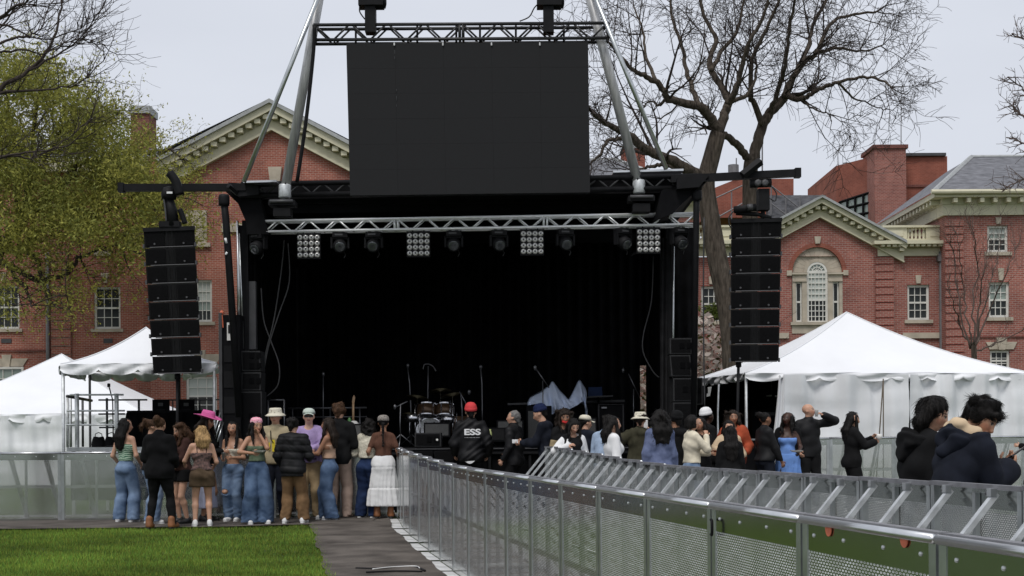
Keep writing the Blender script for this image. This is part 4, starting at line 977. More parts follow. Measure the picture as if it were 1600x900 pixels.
MB().hexa(Pq([(400, 334), (1035, 325), (1035, 300), (400, 310)], lambda x: 27.35), [p + Vector((0, .3, 0)) for p in Pq([(400, 334), (1035, 325), (1035, 300), (400, 310)], lambda x: 27.35)]).build('valance', M['black_matte'], ST_, world=True)
for q in ((380, 432, 285.5), (958, 1068, 269.5)):
    a, b_ = P(q[0], q[2], 26.6), P(q[1], q[2] - (q[1] - q[0]) * .025, 26.4)
    MB().hexa([a, b_, b_ + Vector((0, 0, .035)), a + Vector((0, 0, .035))], [p + Vector((0, .5, 0)) for p in (a, b_, b_ + Vector((0, 0, .035)), a + Vector((0, 0, .035)))]).build('roof_plank', M['alu'], ST_, world=True)
# columns
for (x0, x1, y0, y1, Y, m) in ((381, 388, 345, 655, 27.4, 'black'), (389, 400, 440, 546, 27.45, 'grey_dark'), (1042, 1050, 335, 655, 27.25, 'black')):
    a, b_ = P(x0, y1, Y), P(x1, y0, Y); sbox('column', (a.x, Y - .06, a.z), (b_.x, Y + .1, b_.z), m)
MB().tube(P(375, 545, 27.2), P(371, 345, 27.2), .022, n=6).build('column_tube', M['alu'], ST_, True, True)
MB().tube(P(380, 545, 27.2), P(374, 365, 27.2), .016, n=6).build('column_tube', M['alu_dull'], ST_, True, True)
MB().tube(P(1051, 640, 27.1), P(1053, 380, 27.1), .016, n=6).build('column_tube', M['alu_dull'], ST_, True, True)
# outrigger props
lp = MB().path([P(349, 305, 26.6), P(353, 345, 26.6), P(374, 652, 26.6)], .065, 8).build('prop', M['black'], ST_, True, True)
MB().lathe(P(350, 313, 26.6), [(.09, -.1), (.1, -.05), (.1, .05), (.085, .1)], 10).build('prop_collar', M['black'], lp, True, True)
MB().tube(P(352, 372, 26.52), P(354, 380, 26.52), .022, n=5).tube(P(352.5, 398, 26.52), P(355, 394, 26.52), .02, n=5).build('prop_clip', M['print_white'], lp, True, True)
rp = MB().path([P(1088, 300, 26.3), P(1088, 330, 26.3), P(1084, 655, 26.3)], .055, 8).build('prop', M['black'], ST_, True, True)
MB().lathe(P(1089, 305, 26.3), [(.08, -.1), (.09, -.05), (.09, .05), (.075, .1)], 10).build('prop_collar', M['black'], rp, True, True)
# speaker beams
for (a, b_, nm) in ((P(190, 293.5, 26.6), P(385, 293, 26.8), 1), (P(1048, 280.5, 26.3), P(1246, 270.5, 26.1), 0)):
    h = .062
    MB().hexa([a + Vector((0, -.07, -h)), b_ + Vector((0, -.07, -h)), b_ + Vector((0, -.07, h)), a + Vector((0, -.07, h))], [a + Vector((0, .07, -h)), b_ + Vector((0, .07, -h)), b_ + Vector((0, .07, h)), a + Vector((0, .07, h))]).build('speaker_beam', M['black'], ST_, world=True)
    e = a if nm else b_
    MB().box(e, (.10, .18, .16)).build('beam_end', M['black'], ST_, world=True)
for pts in ([P(357, 290, 26.6), P(372, 303, 26.8)], [P(1095, 285, 26.2), P(1086, 302, 26.3)]): MB().path(pts, .05, 5).build('beam_brace', M['black'], ST_, world=True)
# cables hanging inside the stage opening
gc = mat('grey_cable', (.03, .03, .032), .5)
for pts in ([(444, 375), (440, 420), (428, 500), (414, 560), (412, 620)], [(450, 380), (452, 440), (436, 490), (420, 540), (412, 580)], [(408, 450), (412, 500), (424, 535), (436, 570), (434, 602), (416, 620)], [(1021, 400), (1018, 470), (1006, 520), (1005, 550), (1020, 580), (1030, 590)], [(1100, 340), (1099, 480), (1101, 645)]):
    MB().path(smooth([P(x, y, 27.6 if x < 1050 else 26.3) for x, y in pts]), .014, 5).build('cable', gc, ST_, True, True)
# ---------------------------------------------------------------- box truss
def truss(nm, label, A, B, h, d, m, nseg, ndiag, r=.026, dr=.014):
    """Square truss between the left and right ends of its top front chord."""
    A, B = Vector(A), Vector(B); t = thing(nm, label, 'truss', (A + B) / 2 - Vector((0, 0, h)))
    ax = (B - A); up = Vector((0, 0, -h)); bk = Vector((0, d, 0))
    for o_ in (Vector(), up, bk, up + bk): MB().tube(A + o_, B + o_, r, n=8).build('chord', M[m], t, True, True)
    tot = nseg * ndiag
    for k in range(tot):
        p, q = A + ax * ((k + .08) / tot), A + ax * ((k + .92) / tot)
        if k % 2: p, q = p + up, q
        else: q = q + up
        MB().tube(p, q, dr, n=6).build('brace', M[m], t, True, True)
        MB().tube(p + bk, q + bk, dr, n=5).build('brace', M[m], t, True, True)
        if k % 2: MB().tube(p, p + bk, dr, n=5).build('brace', M[m], t, True, True)
    for k in range(nseg + 1):
        for e in (-.03, .03):
            c = A + ax * (k / nseg) + ax.normalized() * e * (0 if k in (0, nseg) else 1)
            if k in (0, nseg) and e > 0: continue
            MB().tube(c, c + up, dr * 1.4, n=6).tube(c + bk, c + up + bk, dr * 1.4, n=6).tube(c, c + bk, dr, n=5).tube(c + up, c + bk + up, dr, n=5).build('end_frame', M[m], t, True, True)
    return t
truss('lighting_truss', 'bright silver box truss spanning the stage opening, stage lights clamped under it', P(389, 346, Yt(389)), P(1089, 333.5, Yt(1089)), .19, .22, 'truss', 3, 10)
T2 = truss('screen_truss', 'black box truss above the big screen, carried by the slanting masts', P(490, 39, 26.2), P(951, 36, 26.2), .26, .28, 'truss_black', 2, 8, .03, .018)
for x in (556, 652, 713, 750, 806, 881): MB().tube(P(x, 40, 26.3), P(x, 70, 26.3), .02, n=5).build('screen_clamp', M['black'], T2, True, True)
MB().path(smooth([P(492, 40, 26.1), P(489, 90, 26.15), P(478, 190, 26.2), P(464, 285, 26.3)]), .035, 6).build('drop_strap', M['black'], T2, True, True)
# ---------------------------------------------------------------- screen of tiles
SCR = thing('video_screen', 'large blank charcoal video screen made of square tiles above the stage roof', 'screen', P(732, 304, 26.1))
c00, c10, c11, c01 = P(547, 305.5, 25.95), P(922, 300.5, 25.95), P(919, 66, 26.2), P(541, 68, 26.2)
bil = lambda u, v: (c00.lerp(c10, u)).lerp(c01.lerp(c11, u), v)
for i in range(5):
    for j in range(6):
        g_ = .0005
        q = [bil(i / 5 + g_ * .35, j / 6 + g_ * .5), bil((i + 1) / 5 - g_ * .35, j / 6 + g_ * .5), bil((i + 1) / 5 - g_ * .35, (j + 1) / 6 - g_ * .5), bil(i / 5 + g_ * .35, (j + 1) / 6 - g_ * .5)]
        d_ = Vector((0, .09, 0)); e_ = Vector((0, random.uniform(-.0008, .0008), 0))
        MB().hexa([p + e_ for p in q], [p + d_ for p in q]).build('led_tile', M['screen'], SCR, world=True)
fr = MB(); q = [bil(0, 0), bil(1, 0), bil(1, 1), bil(0, 1)]
fr.hexa([p + Vector((0, .10, 0)) for p in q], [p + Vector((0, .2, 0)) for p in q]); fr.build('back_frame', M['black'], SCR, world=True)
# pale bars for light in gaps between the tile tops, grey ones for glints
for x in (616, 692, 768, 843.5): MB().tube(P(x, 66.5, 26.17), P(x, 71, 26.17), .012, n=4).build('tile_latch', M['print_white'], SCR, world=True)
for (x, ys) in ((616.5, ((78, 84), (88, 92))), (619.5, ((139, 142), (150, 157), (163, 167)))):
    for (ya, yb) in ys: MB().tube(P(x, ya, 26.09), P(x, yb, 26.09), .006, n=4).build('seam_glint', M['grey_dark'], SCR, world=True)
# ---------------------------------------------------------------- masts
def mast(label, base, top, st0, st1, Y):
    t = thing('screen_mast', label, 'mast', P(*base, Y))
    a, b_ = P(*base, Y), P(*top, Y); e = a + (b_ - a) * 1.45
    MB().tube(a, e, .085, n=12).build('main_pole', M['pole'], t, True, True)
    MB().lathe(a + (b_ - a) * .02, [(.1, -.12), (.11, -.1), (.11, .1), (.1, .12)], 12).build('pole_collar', M['galv'], t, True, True)
    for k in (.0, .055): MB().box(a + (b_ - a) * k + Vector((.0, -.09, .0)), (.03, .02, .03)).build('pin', M['black'], t, world=True)
    p, q = P(*st0, Y - .5), P(*st1, Y - .2); q = p + (q - p) * 1.35
    MB().tube(p, q, .042, n=8).build('stay_pole', M['alu_dull'], t, True, True)
    c = a + Vector((0, -.25, -.18))
    MB().box(c + Vector((0, .1, 0)), (.46, .35, .09)).box(c + Vector((0, .1, -.16)), (.30, .3, .14)).build('winch_foot', M['black'], t, world=True)
    MB().tube(c + Vector((-.2, -.1, .02)), c + Vector((.2, -.1, .02)), .03, n=8).build('roller', M['grey_dark'], t, True, True)
    return e
e1 = mast('thick bare metal mast slanting up left of the screen with its thin stay', (444, 305), (498, 0), (381, 284), (492, 8), 26.5)
e2 = mast('thick bare metal mast slanting up right of the screen with its thin stay', (1000, 298), (923, 0), (1041, 264), (938, 15), 26.4)
BX = thing('mast_beam', 'black beam joining both masts high above the screen', 'beam', (e1 + e2) / 2)
MB().tube(e1, e2, .09, n=8).build('beam_tube', M['black'], BX, True, True)
for sgn, x in ((0, 579), (1, 857)):
    t = thing('chain_hoist', ['black chain hoist carrying the screen truss, nearer the pediment', 'black chain hoist carrying the screen truss, nearer the elm, loose cable at its side'][sgn], 'hoist', P(x, 50, 26.3), group='hoists lifting the screen truss')
    a, b_ = P(x - 8, 52, 26.25), P(x + 8, 8, 26.25); MB().box2((a.x, 26.15, a.z), (b_.x, 26.4, b_.z)).build('chain_bag', M['black'], t, world=True)
    a, b_ = P(x - 18, 11, 26.25), P(x + 20, -6, 26.25); MB().box2((a.x, 26.1, a.z), (b_.x, 26.45, b_.z)).build('motor', M['black'], t, world=True)
    MB().lathe(P(x + 14, 3, 26.28), [(.05, -.12), (.12, -.1), (.12, .1), (.05, .12)], 10, Matrix.Rotation(math.pi / 2, 4, 'Y')).build('motor_drum', M['black'], t, True, True)
    MB().tube(P(x, 0, 26.3), Vector((P(x, 0, 26.3).x, (e1.y + e2.y) / 2, e1.z)), .02, n=5).build('chain', M['grey_dark'], t, world=True)
    MB().path(smooth([P(x - 16, 5, 26.2), P(x - 17, 18, 26.2), P(x - 9, 30, 26.2)] if sgn == 0 else [P(x - 12, 2, 26.2), P(x - 22, 12, 26.2), P(x - 30, 26, 26.2), P(x - 45, 33, 26.2)]), .012, 5).build('loose_cable', M['cable'], t, True, True)
# ---------------------------------------------------------------- hung speaker arrays
def array(label, TL, TR, BL, BR, Y):
    t = thing('line_array', label, 'speakers', (P(*TL, Y) + P(*TR, Y)) / 2)
    q = lambda u, v, dy=0.0: P((TL[0] * (1 - u) + TR[0] * u) * (1 - v) + (BL[0] * (1 - u) + BR[0] * u) * v, (TL[1] * (1 - u) + TR[1] * u) * (1 - v) + (BL[1] * (1 - u) + BR[1] * u) * v, Y + dy)
    for k in range(8):
        v0, v1 = k / 8 + .002, (k + 1) / 8 - .006
        tilt = .015 * k; ins = .004 * (k % 2)
        f = [q(0 + ins, v1, -tilt + .03), q(1 - ins, v1, -tilt + .03), q(1 - ins, v0, -tilt), q(0 + ins, v0, -tilt)]
        bk = [p + Vector((.10 * (1 if i in (0, 3) else -1), .48, (.03 if i < 2 else -.03))) for i, p in enumerate(f)]
        c = MB().hexa(f, bk).build('speaker_cabinet', M['cab'], t, world=True)
        for (u0, u1) in ((.03, .40), (.60, .97)):
            g_ = [q(u0, v1 - .008, -tilt - .012 + .03), q(u1, v1 - .008, -tilt - .012 + .03), q(u1, v0 + .008, -tilt - .012), q(u0, v0 + .008, -tilt - .012)]
            MB().hexa(g_, [p + Vector((0, .02, 0)) for p in g_]).build('grille', M['grille'], c, world=True)
        for u in (.45, .55):
            g_ = [q(u - .015, v1 - .01, -tilt - .01 + .03), q(u + .015, v1 - .01, -tilt - .01 + .03), q(u + .015, v0 + .01, -tilt - .01), q(u - .015, v0 + .01, -tilt - .01)]
            MB().hexa(g_, [p + Vector((0, .02, 0)) for p in g_]).build('waveguide', M['black'], c, world=True)
        MB().tube(q(.10, v1 + .002, -tilt), q(.96, v1 + .002, -tilt), .010, n=5).build('edge_trim', M['grey_dark'], c, world=True)
        for u in (.2, .77):
            MB().lathe(q(u, v1 - .022, -tilt - .014), [(.0, -.006), (.018, -.006), (.018, .006), (.0, .006)], 8, Matrix.Rotation(math.pi / 2, 4, 'X')).build('badge', M['grey_dark'], c, world=True)
        for u in (-.01, 1.0):
            MB().box(q(u, (v0 + v1) / 2 + .05, -tilt + .05), (.03, .06, .07)).build('rigging_link', M['grey_dark'], c, world=True)
    MB().hexa([q(-.01, .01, -.03), q(1.01, .01, -.03), q(1.01, -.018, -.03), q(-.01, -.018, -.03)], [q(-.01, .01, .5), q(1.01, .01, .5), q(1.01, -.018, .5), q(-.01, -.018, .5)]).build('flying_frame', M['black'], t, world=True)
    return t
array('tall black column of eight stacked speaker boxes hung by the leafing tree', (224, 360), (304, 357), (239.5, 585), (316, 583), 26.5)
array('tall black column of eight stacked speaker boxes hung over the white tent roof', (1142, 346), (1221.5, 344), (1141, 566), (1217, 565.5), 26.2)
def hoist2(label, x, yb, ytop, Y, motor):
    t = thing('chain_hoist', label, 'hoist', P(x, yb, Y))
    MB().path(smooth([P(x - 2, ytop - 22, Y - .1), P(x + 8, ytop - 8, Y - .1), P(x + 14, ytop + 12, Y - .1)]), .085, 6).build('beam_clamp', M['black'], t, True, True)
    MB().lathe(P(x - 3, ytop + 12, Y), [(.05, -.10), (.13, -.08), (.14, .02), (.10, .12), (.04, .14)], 10).build('hoist_hook', M['black'], t, True, True)
    MB().path([P(x - 4, ytop + 18, Y), P(x + 1, yb - 28, Y), P(x + 3, yb - 4, Y)], [.085, .10, .12], 8).build('chain_bag', M['black'], t, True, True)
    MB().box(P(x - 1, yb - 6, Y), (.36, .2, .10)).build('shackle_plate', M['black'], t, world=True)
    MB().path(smooth([P(x + 14, yb - 30, Y - .05), P(x + 18, yb - 20, Y - .05), P(x + 22, yb - 8, Y - .05)]), .05, 6).build('motor_end', M['black'], t, True, True)
    MB().box(P(x - 2, ytop + 9, Y - .14), (.10, .02, .035)).build('tag', M['print_white'], t, world=True)
    MB().path(smooth([P(x - 11, ytop + 20, Y - .08), P(x - 9, (yb + ytop) / 2, Y - .08), P(x - 7, yb - 10, Y - .08)]), .016, 5).build('chain', M['grey_dark'], t, True, True)
hoist2('black chain hoist and bag above the left speaker column, pale tag on its hook', 267, 357, 292, 26.55, 0)
t = thing('chain_hoist', 'black chain hoist with horizontal motor above the right speaker column', 'hoist', P(1185, 340, 26.2))
MB().path([P(1160, 274, 26.0), P(1188, 252, 26.05)], .08, 5).build('beam_clamp', M['black'], t, world=True)
MB().tube(P(1172, 287, 26.15), P(1205, 286, 26.15), .075, n=10).build('hoist_head', M['black'], t, True, True)
for x in (1184, 1195): MB().lathe(P(x, 286, 26.08), [(.02, -.05), (.06, -.05), (.06, .05), (.02, .05)], 8, Matrix.Rotation(math.pi / 2, 4, 'X')).build('wheel', M['grey_dark'], t, True, True)
a, b_ = P(1184, 329, 26.2), P(1201, 296, 26.2); MB().box2((a.x, 26.1, a.z), (b_.x, 26.35, b_.z)).build('chain_bag', M['black'], t, world=True)
MB().tube(P(1147, 328, 26.15), P(1181, 324, 26.15), .065, n=10).build('motor', M['black'], t, True, True)
MB().tube(P(1168, 324, 26.08), P(1176, 323.5, 26.08), .055, n=8).build('motor_label', M['grey_dark'], t, True, True)
MB().path([P(1150, 333, 26.2), P(1185, 335, 26.2), P(1205, 341, 26.2)], .04, 6).path([P(1192, 329, 26.2), P(1192, 342, 26.2)], .04, 6).build('shackle', M['black'], t, True, True)
MB().path(smooth([P(1206, 292, 26.1), P(1213, 302, 26.1), P(1211, 314, 26.1), P(1203, 310, 26.1)]), .012, 5).path(smooth([P(1146, 330, 26.1), P(1139, 340, 26.1), P(1140, 352, 26.1), P(1144, 356, 26.1)]), .012, 5).build('loose_cable', M['cable'], t, True, True)
for (x0, y0, x1, y1, Y, lb) in ((277, 585, 277.5, 650, 26.6, 'thin black stabiliser pole under the left speaker column'), (1154, 566, 1150, 652, 26.25, 'thin black stabiliser pole under the right speaker column')):
    t = thing('stabiliser_pole', lb, 'pole', P(x1, y1, Y)); MB().tube(P(x1, y1 + 90, Y), P(x0, y0, Y), .028, n=6).build('shaft', M['black'], t, True, True); MB().lathe(P(x0, y0, Y), [(.02, -.1), (.05, -.08), (.05, 0), (.02, .02)], 8).build('pole_clamp', M['black'], t, True, True)
# ---------------------------------------------------------------- lamps on the truss
def moving_head(x, label, yaw, tilt):
    Y = Yt(x) + .1; zt = P(x, 360 - (x - 389) * .0135, Y)
    t = thing('moving_head', label, 'stage light', zt, yaw, group='moving head stage lights under the silver truss')
    b = MB(); b.box((0, 0, -.11), (.27, .20, .09)); b.build('base', M['black'], t)
    MB().box((-.02, -.105, -.11), (.14, .006, .03)).build('display', M['grey_dark'], t)
    for sx in (-.065, .055): MB().lathe((sx, -.06, -.035), [(.012, -.03), (.028, -.025), (.028, .02), (.012, .03)], 8).build('clamp', M['alu_dull'], t, True)
    yk = MB(); yk.box((0, 0, -.17), (.30, .10, .035)).box((-.15, 0, -.25), (.035, .10, .2)).box((.15, 0, -.25), (.035, .10, .2)); y_ = yk.build('yoke', M['black'], t)
    m = Matrix.Translation((0, 0, -.29)) @ Matrix.Rotation(tilt, 4, 'X')
    hd = MB(); hd.lathe((0, 0, 0), [(.05, -.16), (.10, -.13), (.12, -.02), (.125, .08), (.115, .13), (.10, .14)], 14); hd.v = [tuple(m @ Vector(q)) for q in hd.v]; hd.build('head', M['black'], t, True)
    ln = MB(); ln.lathe((0, 0, 0), [(.0, .143), (.05, .153), (.085, .145), (.095, .139)], 14); ln.v = [tuple(m @ Vector(q)) for q in ln.v]; ln.build('lens', M['lens'], t, True)
    MB().path([(.03, .06, -.3), (.1, .0, -.46), (.07, -.02, -.52)], .01, 5).build('lead', M['cable'], t)
mh = [(404, 'leftmost moving head lamp under the silver truss, beside the column', -.5, 2.1), (531, 'moving head lamp just right of the leftmost bulb panel', .1, 1.9), (584, 'moving head lamp midway between the two left bulb panels', -.1, 1.9), (709, 'moving head lamp just right of the second bulb panel', .0, 1.95), (779, 'moving head lamp just left of the third bulb panel', .2, 2.0), (883, 'moving head lamp just right of the third bulb panel', .2, 2.0), (973, 'moving head lamp just left of the rightmost bulb panel, turned aside', .6, 2.1), (1061, 'rightmost moving head lamp at the truss end, against the brick wall', .45, 2.15)]
for x, lb, yw, tl_ in mh: moving_head(x, lb, yw, tl_)
for i, (x, lb) in enumerate(((482, 'leftmost square panel of sixteen white bulbs'), (653.5, 'second square panel of sixteen white bulbs from the left'), (831.5, 'third square panel of sixteen white bulbs, right of centre'), (1013.5, 'rightmost square panel of sixteen white bulbs'))):
    Y = Yt(x) - .02; c = P(x, 384 - i * 2.9, Y)
    t = thing('blinder_panel', lb + ' under the silver truss', 'stage light', c, group='sixteen-bulb panels under the silver truss')
    MB().box((0, .07, 0), (.42, .1, .46)).build('housing', M['black'], t)
    MB().tube((-.1, .05, .2), (-.1, .05, .33), .012, n=5).tube((.1, .05, .2), (.1, .05, .33), .012, n=5).build('hanger', M['black'], t)
    pr = MB().lathe((0, 0, 0), [(.0, -.03), (.046, -.03), (.05, -.012), (.044, -.004), (.03, .012), (.018, .012), (.014, .0), (.0, -.004)], 12, Matrix.Rotation(math.pi / 2, 4, 'X')).mesh('bulb', M['lamp'], True)
    dk = MB().lathe((0, -.014, 0), [(.0, -.003), (.014, -.003), (.014, .004), (0, .004)], 8, Matrix.Rotation(math.pi / 2, 4, 'X')).mesh('filament_cap', M['grey_dark'])
    for a in range(4):
        for b_ in range(4):
            o = link('bulb', pr, t, Vector((-.154 + a * .1027, 0, -.165 + b_ * .105))); link('filament_cap', dk, o)
# ---------------------------------------------------------------- side stacks
def cabinet(label, r, Y, rows=1, depth=.5, tilt=0.0, group=None, m='cab_grey'):
    a, b_ = P(r[0], r[3], Y), P(r[2], r[1], Y); w_, h = b_.x - a.x, b_.z - a.z
    t = thing('speaker_box', label, 'speaker', ((a.x + b_.x) / 2, Y, a.z), group=group)
    MB().prism([(-w_ / 2, 0, 0), (w_ / 2, 0, 0), (w_ / 2 - tilt, 0, h - .012), (-w_ / 2 - tilt, 0, h - .012)], (0, depth, 0)).build('cabinet', M[m], t)
    MB().prism([(-w_ / 2 + .025, -.012, .025), (w_ / 2 - .025, -.012, .025), (w_ / 2 - .025 - tilt, -.012, h - .037), (-w_ / 2 + .025 - tilt, -.012, h - .037)], (0, .01, 0)).build('grille', M['grille'], t)
    for k in range(rows):
        z = h * (k + .5) / rows
        for sx in (.0, .13): MB().box((w_ * .10 + sx - .02, -.016, z), (.085, .012, .10)).build('handle', M['black_cloth'], t)
    return t
g_ = 'side speaker stack by the left column'
cabinet('upper box of the left side speaker stack', (378, 547, 407, 580), 27.0, 2, tilt=.01, group=g_)
cabinet('middle box of the left side speaker stack', (377, 580.5, 407, 610), 27.0, 1, tilt=-.01, group=g_)
cabinet('lowest box of the left side speaker stack, behind the pink beanie', (374, 610.5, 409, 690), 27.0, 1, group=g_)
g_ = 'side speaker stack by the right column'
cabinet('topmost box of the right side speaker stack', (1046.5, 527, 1081, 553), 26.8, 1, tilt=.0, group=g_)
cabinet('second box down in the right side speaker stack, tilted', (1049, 553.5, 1081, 588), 26.8, 1, tilt=.03, group=g_)
cabinet('third box down in the right side speaker stack', (1052, 589.5, 1086, 627), 26.8, 1, group=g_)
cabinet('lowest box of the right side speaker stack', (1052, 627.5, 1087, 690), 26.8, 1, group=g_)
cabinet('narrow speaker box behind the right side stack', (1085, 589, 1098, 632), 27.4, 1, group=g_)
t = thing('power_cabinet', 'tall black equipment cabinet with white label and orange lamp beside left prop', 'cabinet', P(360, 690, 26.9))
a, b_ = P(344, 700, 26.9), P(375, 492, 26.9); MB().box2((a.x, 26.9, a.z - .8), (b_.x, 27.5, b_.z)).build('case', M['black_matte'], t, world=True)
a, b_ = P(343.5, 700, 26.9), P(347, 489, 26.9); MB().box2((a.x, 26.86, a.z - .8), (b_.x, 26.899, b_.z)).build('edge_strip', M['grey_dark'], t, world=True)
a, b_ = P(355, 532, 26.9), P(362, 504, 26.9); lb = MB().box2((a.x, 26.88, a.z), (b_.x, 26.899, b_.z)).build('label_plate', M['paper'], t, world=True)
a, b_ = P(356.8, 521, 26.9), P(360.2, 508, 26.9); MB().box2((a.x, 26.874, a.z), (b_.x, 26.879, b_.z)).build('label_print', M['black'], lb, world=True)
MB().lathe(P(346.5, 489, 26.95), [(.0, -.03), (.035, -.03), (.035, .02), (.02, .04), (0, .045)], 10).build('lamp', M['orange'], t, True, True)
MB().path([P(347, 492, 26.87), P(348.5, 512, 26.87)], .010, 4).build('orange_strip', M['orange'], t, world=True)
for y in (540, 580, 620): 
    a, b_ = P(350, y + 26, 26.9), P(374, y, 26.9); MB().box2((a.x, 26.885, a.z), (b_.x, 26.899, b_.z)).build('panel', M['black'], t, world=True)
# ================================================================ GEAR ON THE STAGE
def onstage(x, Y): p = P(x, 690, Y); return Vector((p.x, Y, DECK))
def mic_stand(label, x, Y, pts, mic=None, tripod=True, m='stand', boom=None):
    t = thing('mic_stand', label, 'stand', onstage(x, Y), group='microphone stands on stage')
    q = [P(a, b, Y) for a, b in pts]; foot = Vector((q[-1].x, Y, DECK + .03))
    MB().path(q[:-1] + [Vector((q[-1].x, Y, DECK + .2))], .013, 6).build('shaft', M[m], t, True, True)
    if tripod:
        for k in range(3):
            a = k * 2.09 + .5; MB().tube(foot + Vector((0, 0, .22)), foot + Vector((.3 * math.cos(a), .3 * math.sin(a), -.015)), .011, n=5).build('leg', M[m], t, True, True)
    if boom: MB().tube(P(*boom[0], Y), P(*boom[1], Y), .011, n=5).build('boom', M[m], t, True, True)
    if mic: 
        c = P(*mic, Y); MB().lathe(c, [(.0, -.05), (.02, -.04), (.03, .0), (.03, .03), (.0, .055)], 8).build('microphone', M['stand'], t, True, True)
    return t
mic_stand('mic stand with tilted boom beside the drums, nearest the braided hair', 625, 28.6, [(626, 631), (625, 660), (626, 683)], (617, 636), boom=((617, 637), (637, 627)))
mic_stand('tall mic stand with round mic behind the left drum', 640, 30.4, [(637, 575), (640, 600), (642, 640), (643, 680)], (637, 572))
mic_stand('tall overhead stand with looped cable above the drums', 669, 30.8, [(669, 572), (668.5, 610), (668, 660), (668, 680)], None)
MB_ = MB().path(smooth([P(661, 577, 30.8), P(663, 570, 30.8), P(670, 569, 30.8), P(677, 573, 30.8), P(681, 580, 30.8)]), .012, 5)
tag(MB_.build('cable_loop', M['stand'], None, True), 'looped grey cable hung on the tall stand over the drums', 'cable')
mic_stand('tall straight stand right of the security man in red beanie', 752, 30.2, [(751, 577), (753, 600), (753.5, 640), (754, 680)], (751, 574))
mic_stand('mic stand with crossed boom and mic between drums and red beanie', 722, 29.2, [(720, 615), (722, 640), (723, 683)], (733, 613), boom=((718, 612), (733, 640)))
mic_stand('short straight stand over the railing at stage left rear', 505, 30.0, [(505, 588), (505, 625), (505, 680)], (505, 585))
mic_stand('boom mic stand slanting in front of the draped pale sheet', 848, 29.0, [(848, 595), (848.5, 640), (849, 680)], (836, 575), boom=((838, 577), (858, 606)))
mic_stand('boom mic stand slanting beside the narrow gap in the drape', 991, 29.4, [(990, 608), (990, 640), (990, 680)], (974, 579), boom=((982, 584), (1000, 622)))
# drum kit
DK = thing('drum_kit', 'drum kit with grey bass drum head and two wooden toms', 'drums', onstage(675, 29.6))
Yd = 29.6
c = P(672, 668, Yd); rd = P(694.5, 668, Yd).x - c.x; c.z = DECK + rd + .03
rx = Matrix.Rotation(math.pi / 2, 4, 'X')
bd = MB().lathe(c, [(rd * .98, -.40), (rd, -.38), (rd, -.02), (rd * .98, .0)], 28, rx).build('bass_drum', M['black'], DK, True, True)
MB().lathe(c, [(rd * .86, .0), (rd * .99, .0), (rd * 1.02, .012), (rd * .99, .024), (rd * .9, .02)], 28, rx).build('hoop', M['chrome'], bd, True, True)
MB().lathe(c, [(0, .012), (rd * .93, .012), (rd * .93, .006), (0, .006)], 28, rx).build('drum_head', M['drumhead'], bd, False, True)
MB().path(smooth([c + Vector((dx * .0125, -.016, .155 + dz * .0125)) for dx, dz in ((-7, 0), (-6, 2), (-5, -1), (-3, 1), (-2, -1), (0, 1), (1, -1), (3, 1), (4, -1), (6, 1), (8, 2))], 3), .008, 4).build('script_mark', M['black'], bd, True, True)
for (x, y, r) in ((667, 641, .19), (695, 641, .18)):
    q = P(x, y, Yd - .05); mm = Matrix.Rotation(R(-18), 4, 'X')
    tm = MB().lathe(q, [(r, -.13), (r * 1.0, .09)], 18, mm).build('tom', M['bronze'], DK, True, True)
    MB().lathe(q, [(r * .95, .085), (r * 1.06, .085), (r * 1.06, .11), (r * .95, .115), (0, .105)], 18, mm).build('tom_rim', M['chrome'], tm, False, True)
    MB().lathe(q, [(r * .9, -.14), (r * 1.05, -.14), (r * 1.05, -.12), (r * .95, -.12)], 18, mm).build('tom_rim', M['chrome'], tm, False, True)
    for k in range(6):
        a = k * 1.047 + .2; MB().tube(q + mm @ Vector((r * 1.04 * math.cos(a), r * 1.04 * math.sin(a), -.11)), q + mm @ Vector((r * 1.04 * math.cos(a), r * 1.04 * math.sin(a), .09)), .008, n=4).build('lug', M['chrome'], tm, False, True)
for (x, y, r, tx) in ((652, 622, .24, 8), (707, 619, .25, -10), (688, 611, .22, -4), (640, 648, .19, 0)):
    q = P(x, y, Yd + .3); mm = Matrix.Rotation(R(tx), 4, 'Y') @ Matrix.Rotation(R(-14), 4, 'X')
    MB().lathe(q, [(r, -.004), (r * .4, .012), (.05, .03), (.0, .035), (.0, .03), (.05, .024), (r * .4, .006), (r * .99, -.008)], 20, mm).build('cymbal', M['brass'], DK, True, True)
    MB().tube(Vector((q.x, q.y, DECK)), q, .013, n=6).build('cymbal_stand', M['chrome'], DK, True, True)
for x, yt in ((648.5, 632), (656, 645), (707, 630), (713, 645), (703, 625)):
    MB().tube(P(x, yt, Yd - .2), Vector((P(x, yt, Yd - .2).x, Yd - .2, DECK)), .013, n=6).build('stand', M['chrome'], DK, True, True)
for x, y in ((700, 652), (645, 650)): 
    q = P(x, y, Yd - .1); MB().lathe(q, [(.17, -.12), (.17, .03)], 16).build('snare', M['chrome'], DK, True, True)
MB().lathe(P(718, 660, Yd), [(.21, -.3), (.21, .12)], 16).build('floor_tom', M['bronze'], DK, True, True)
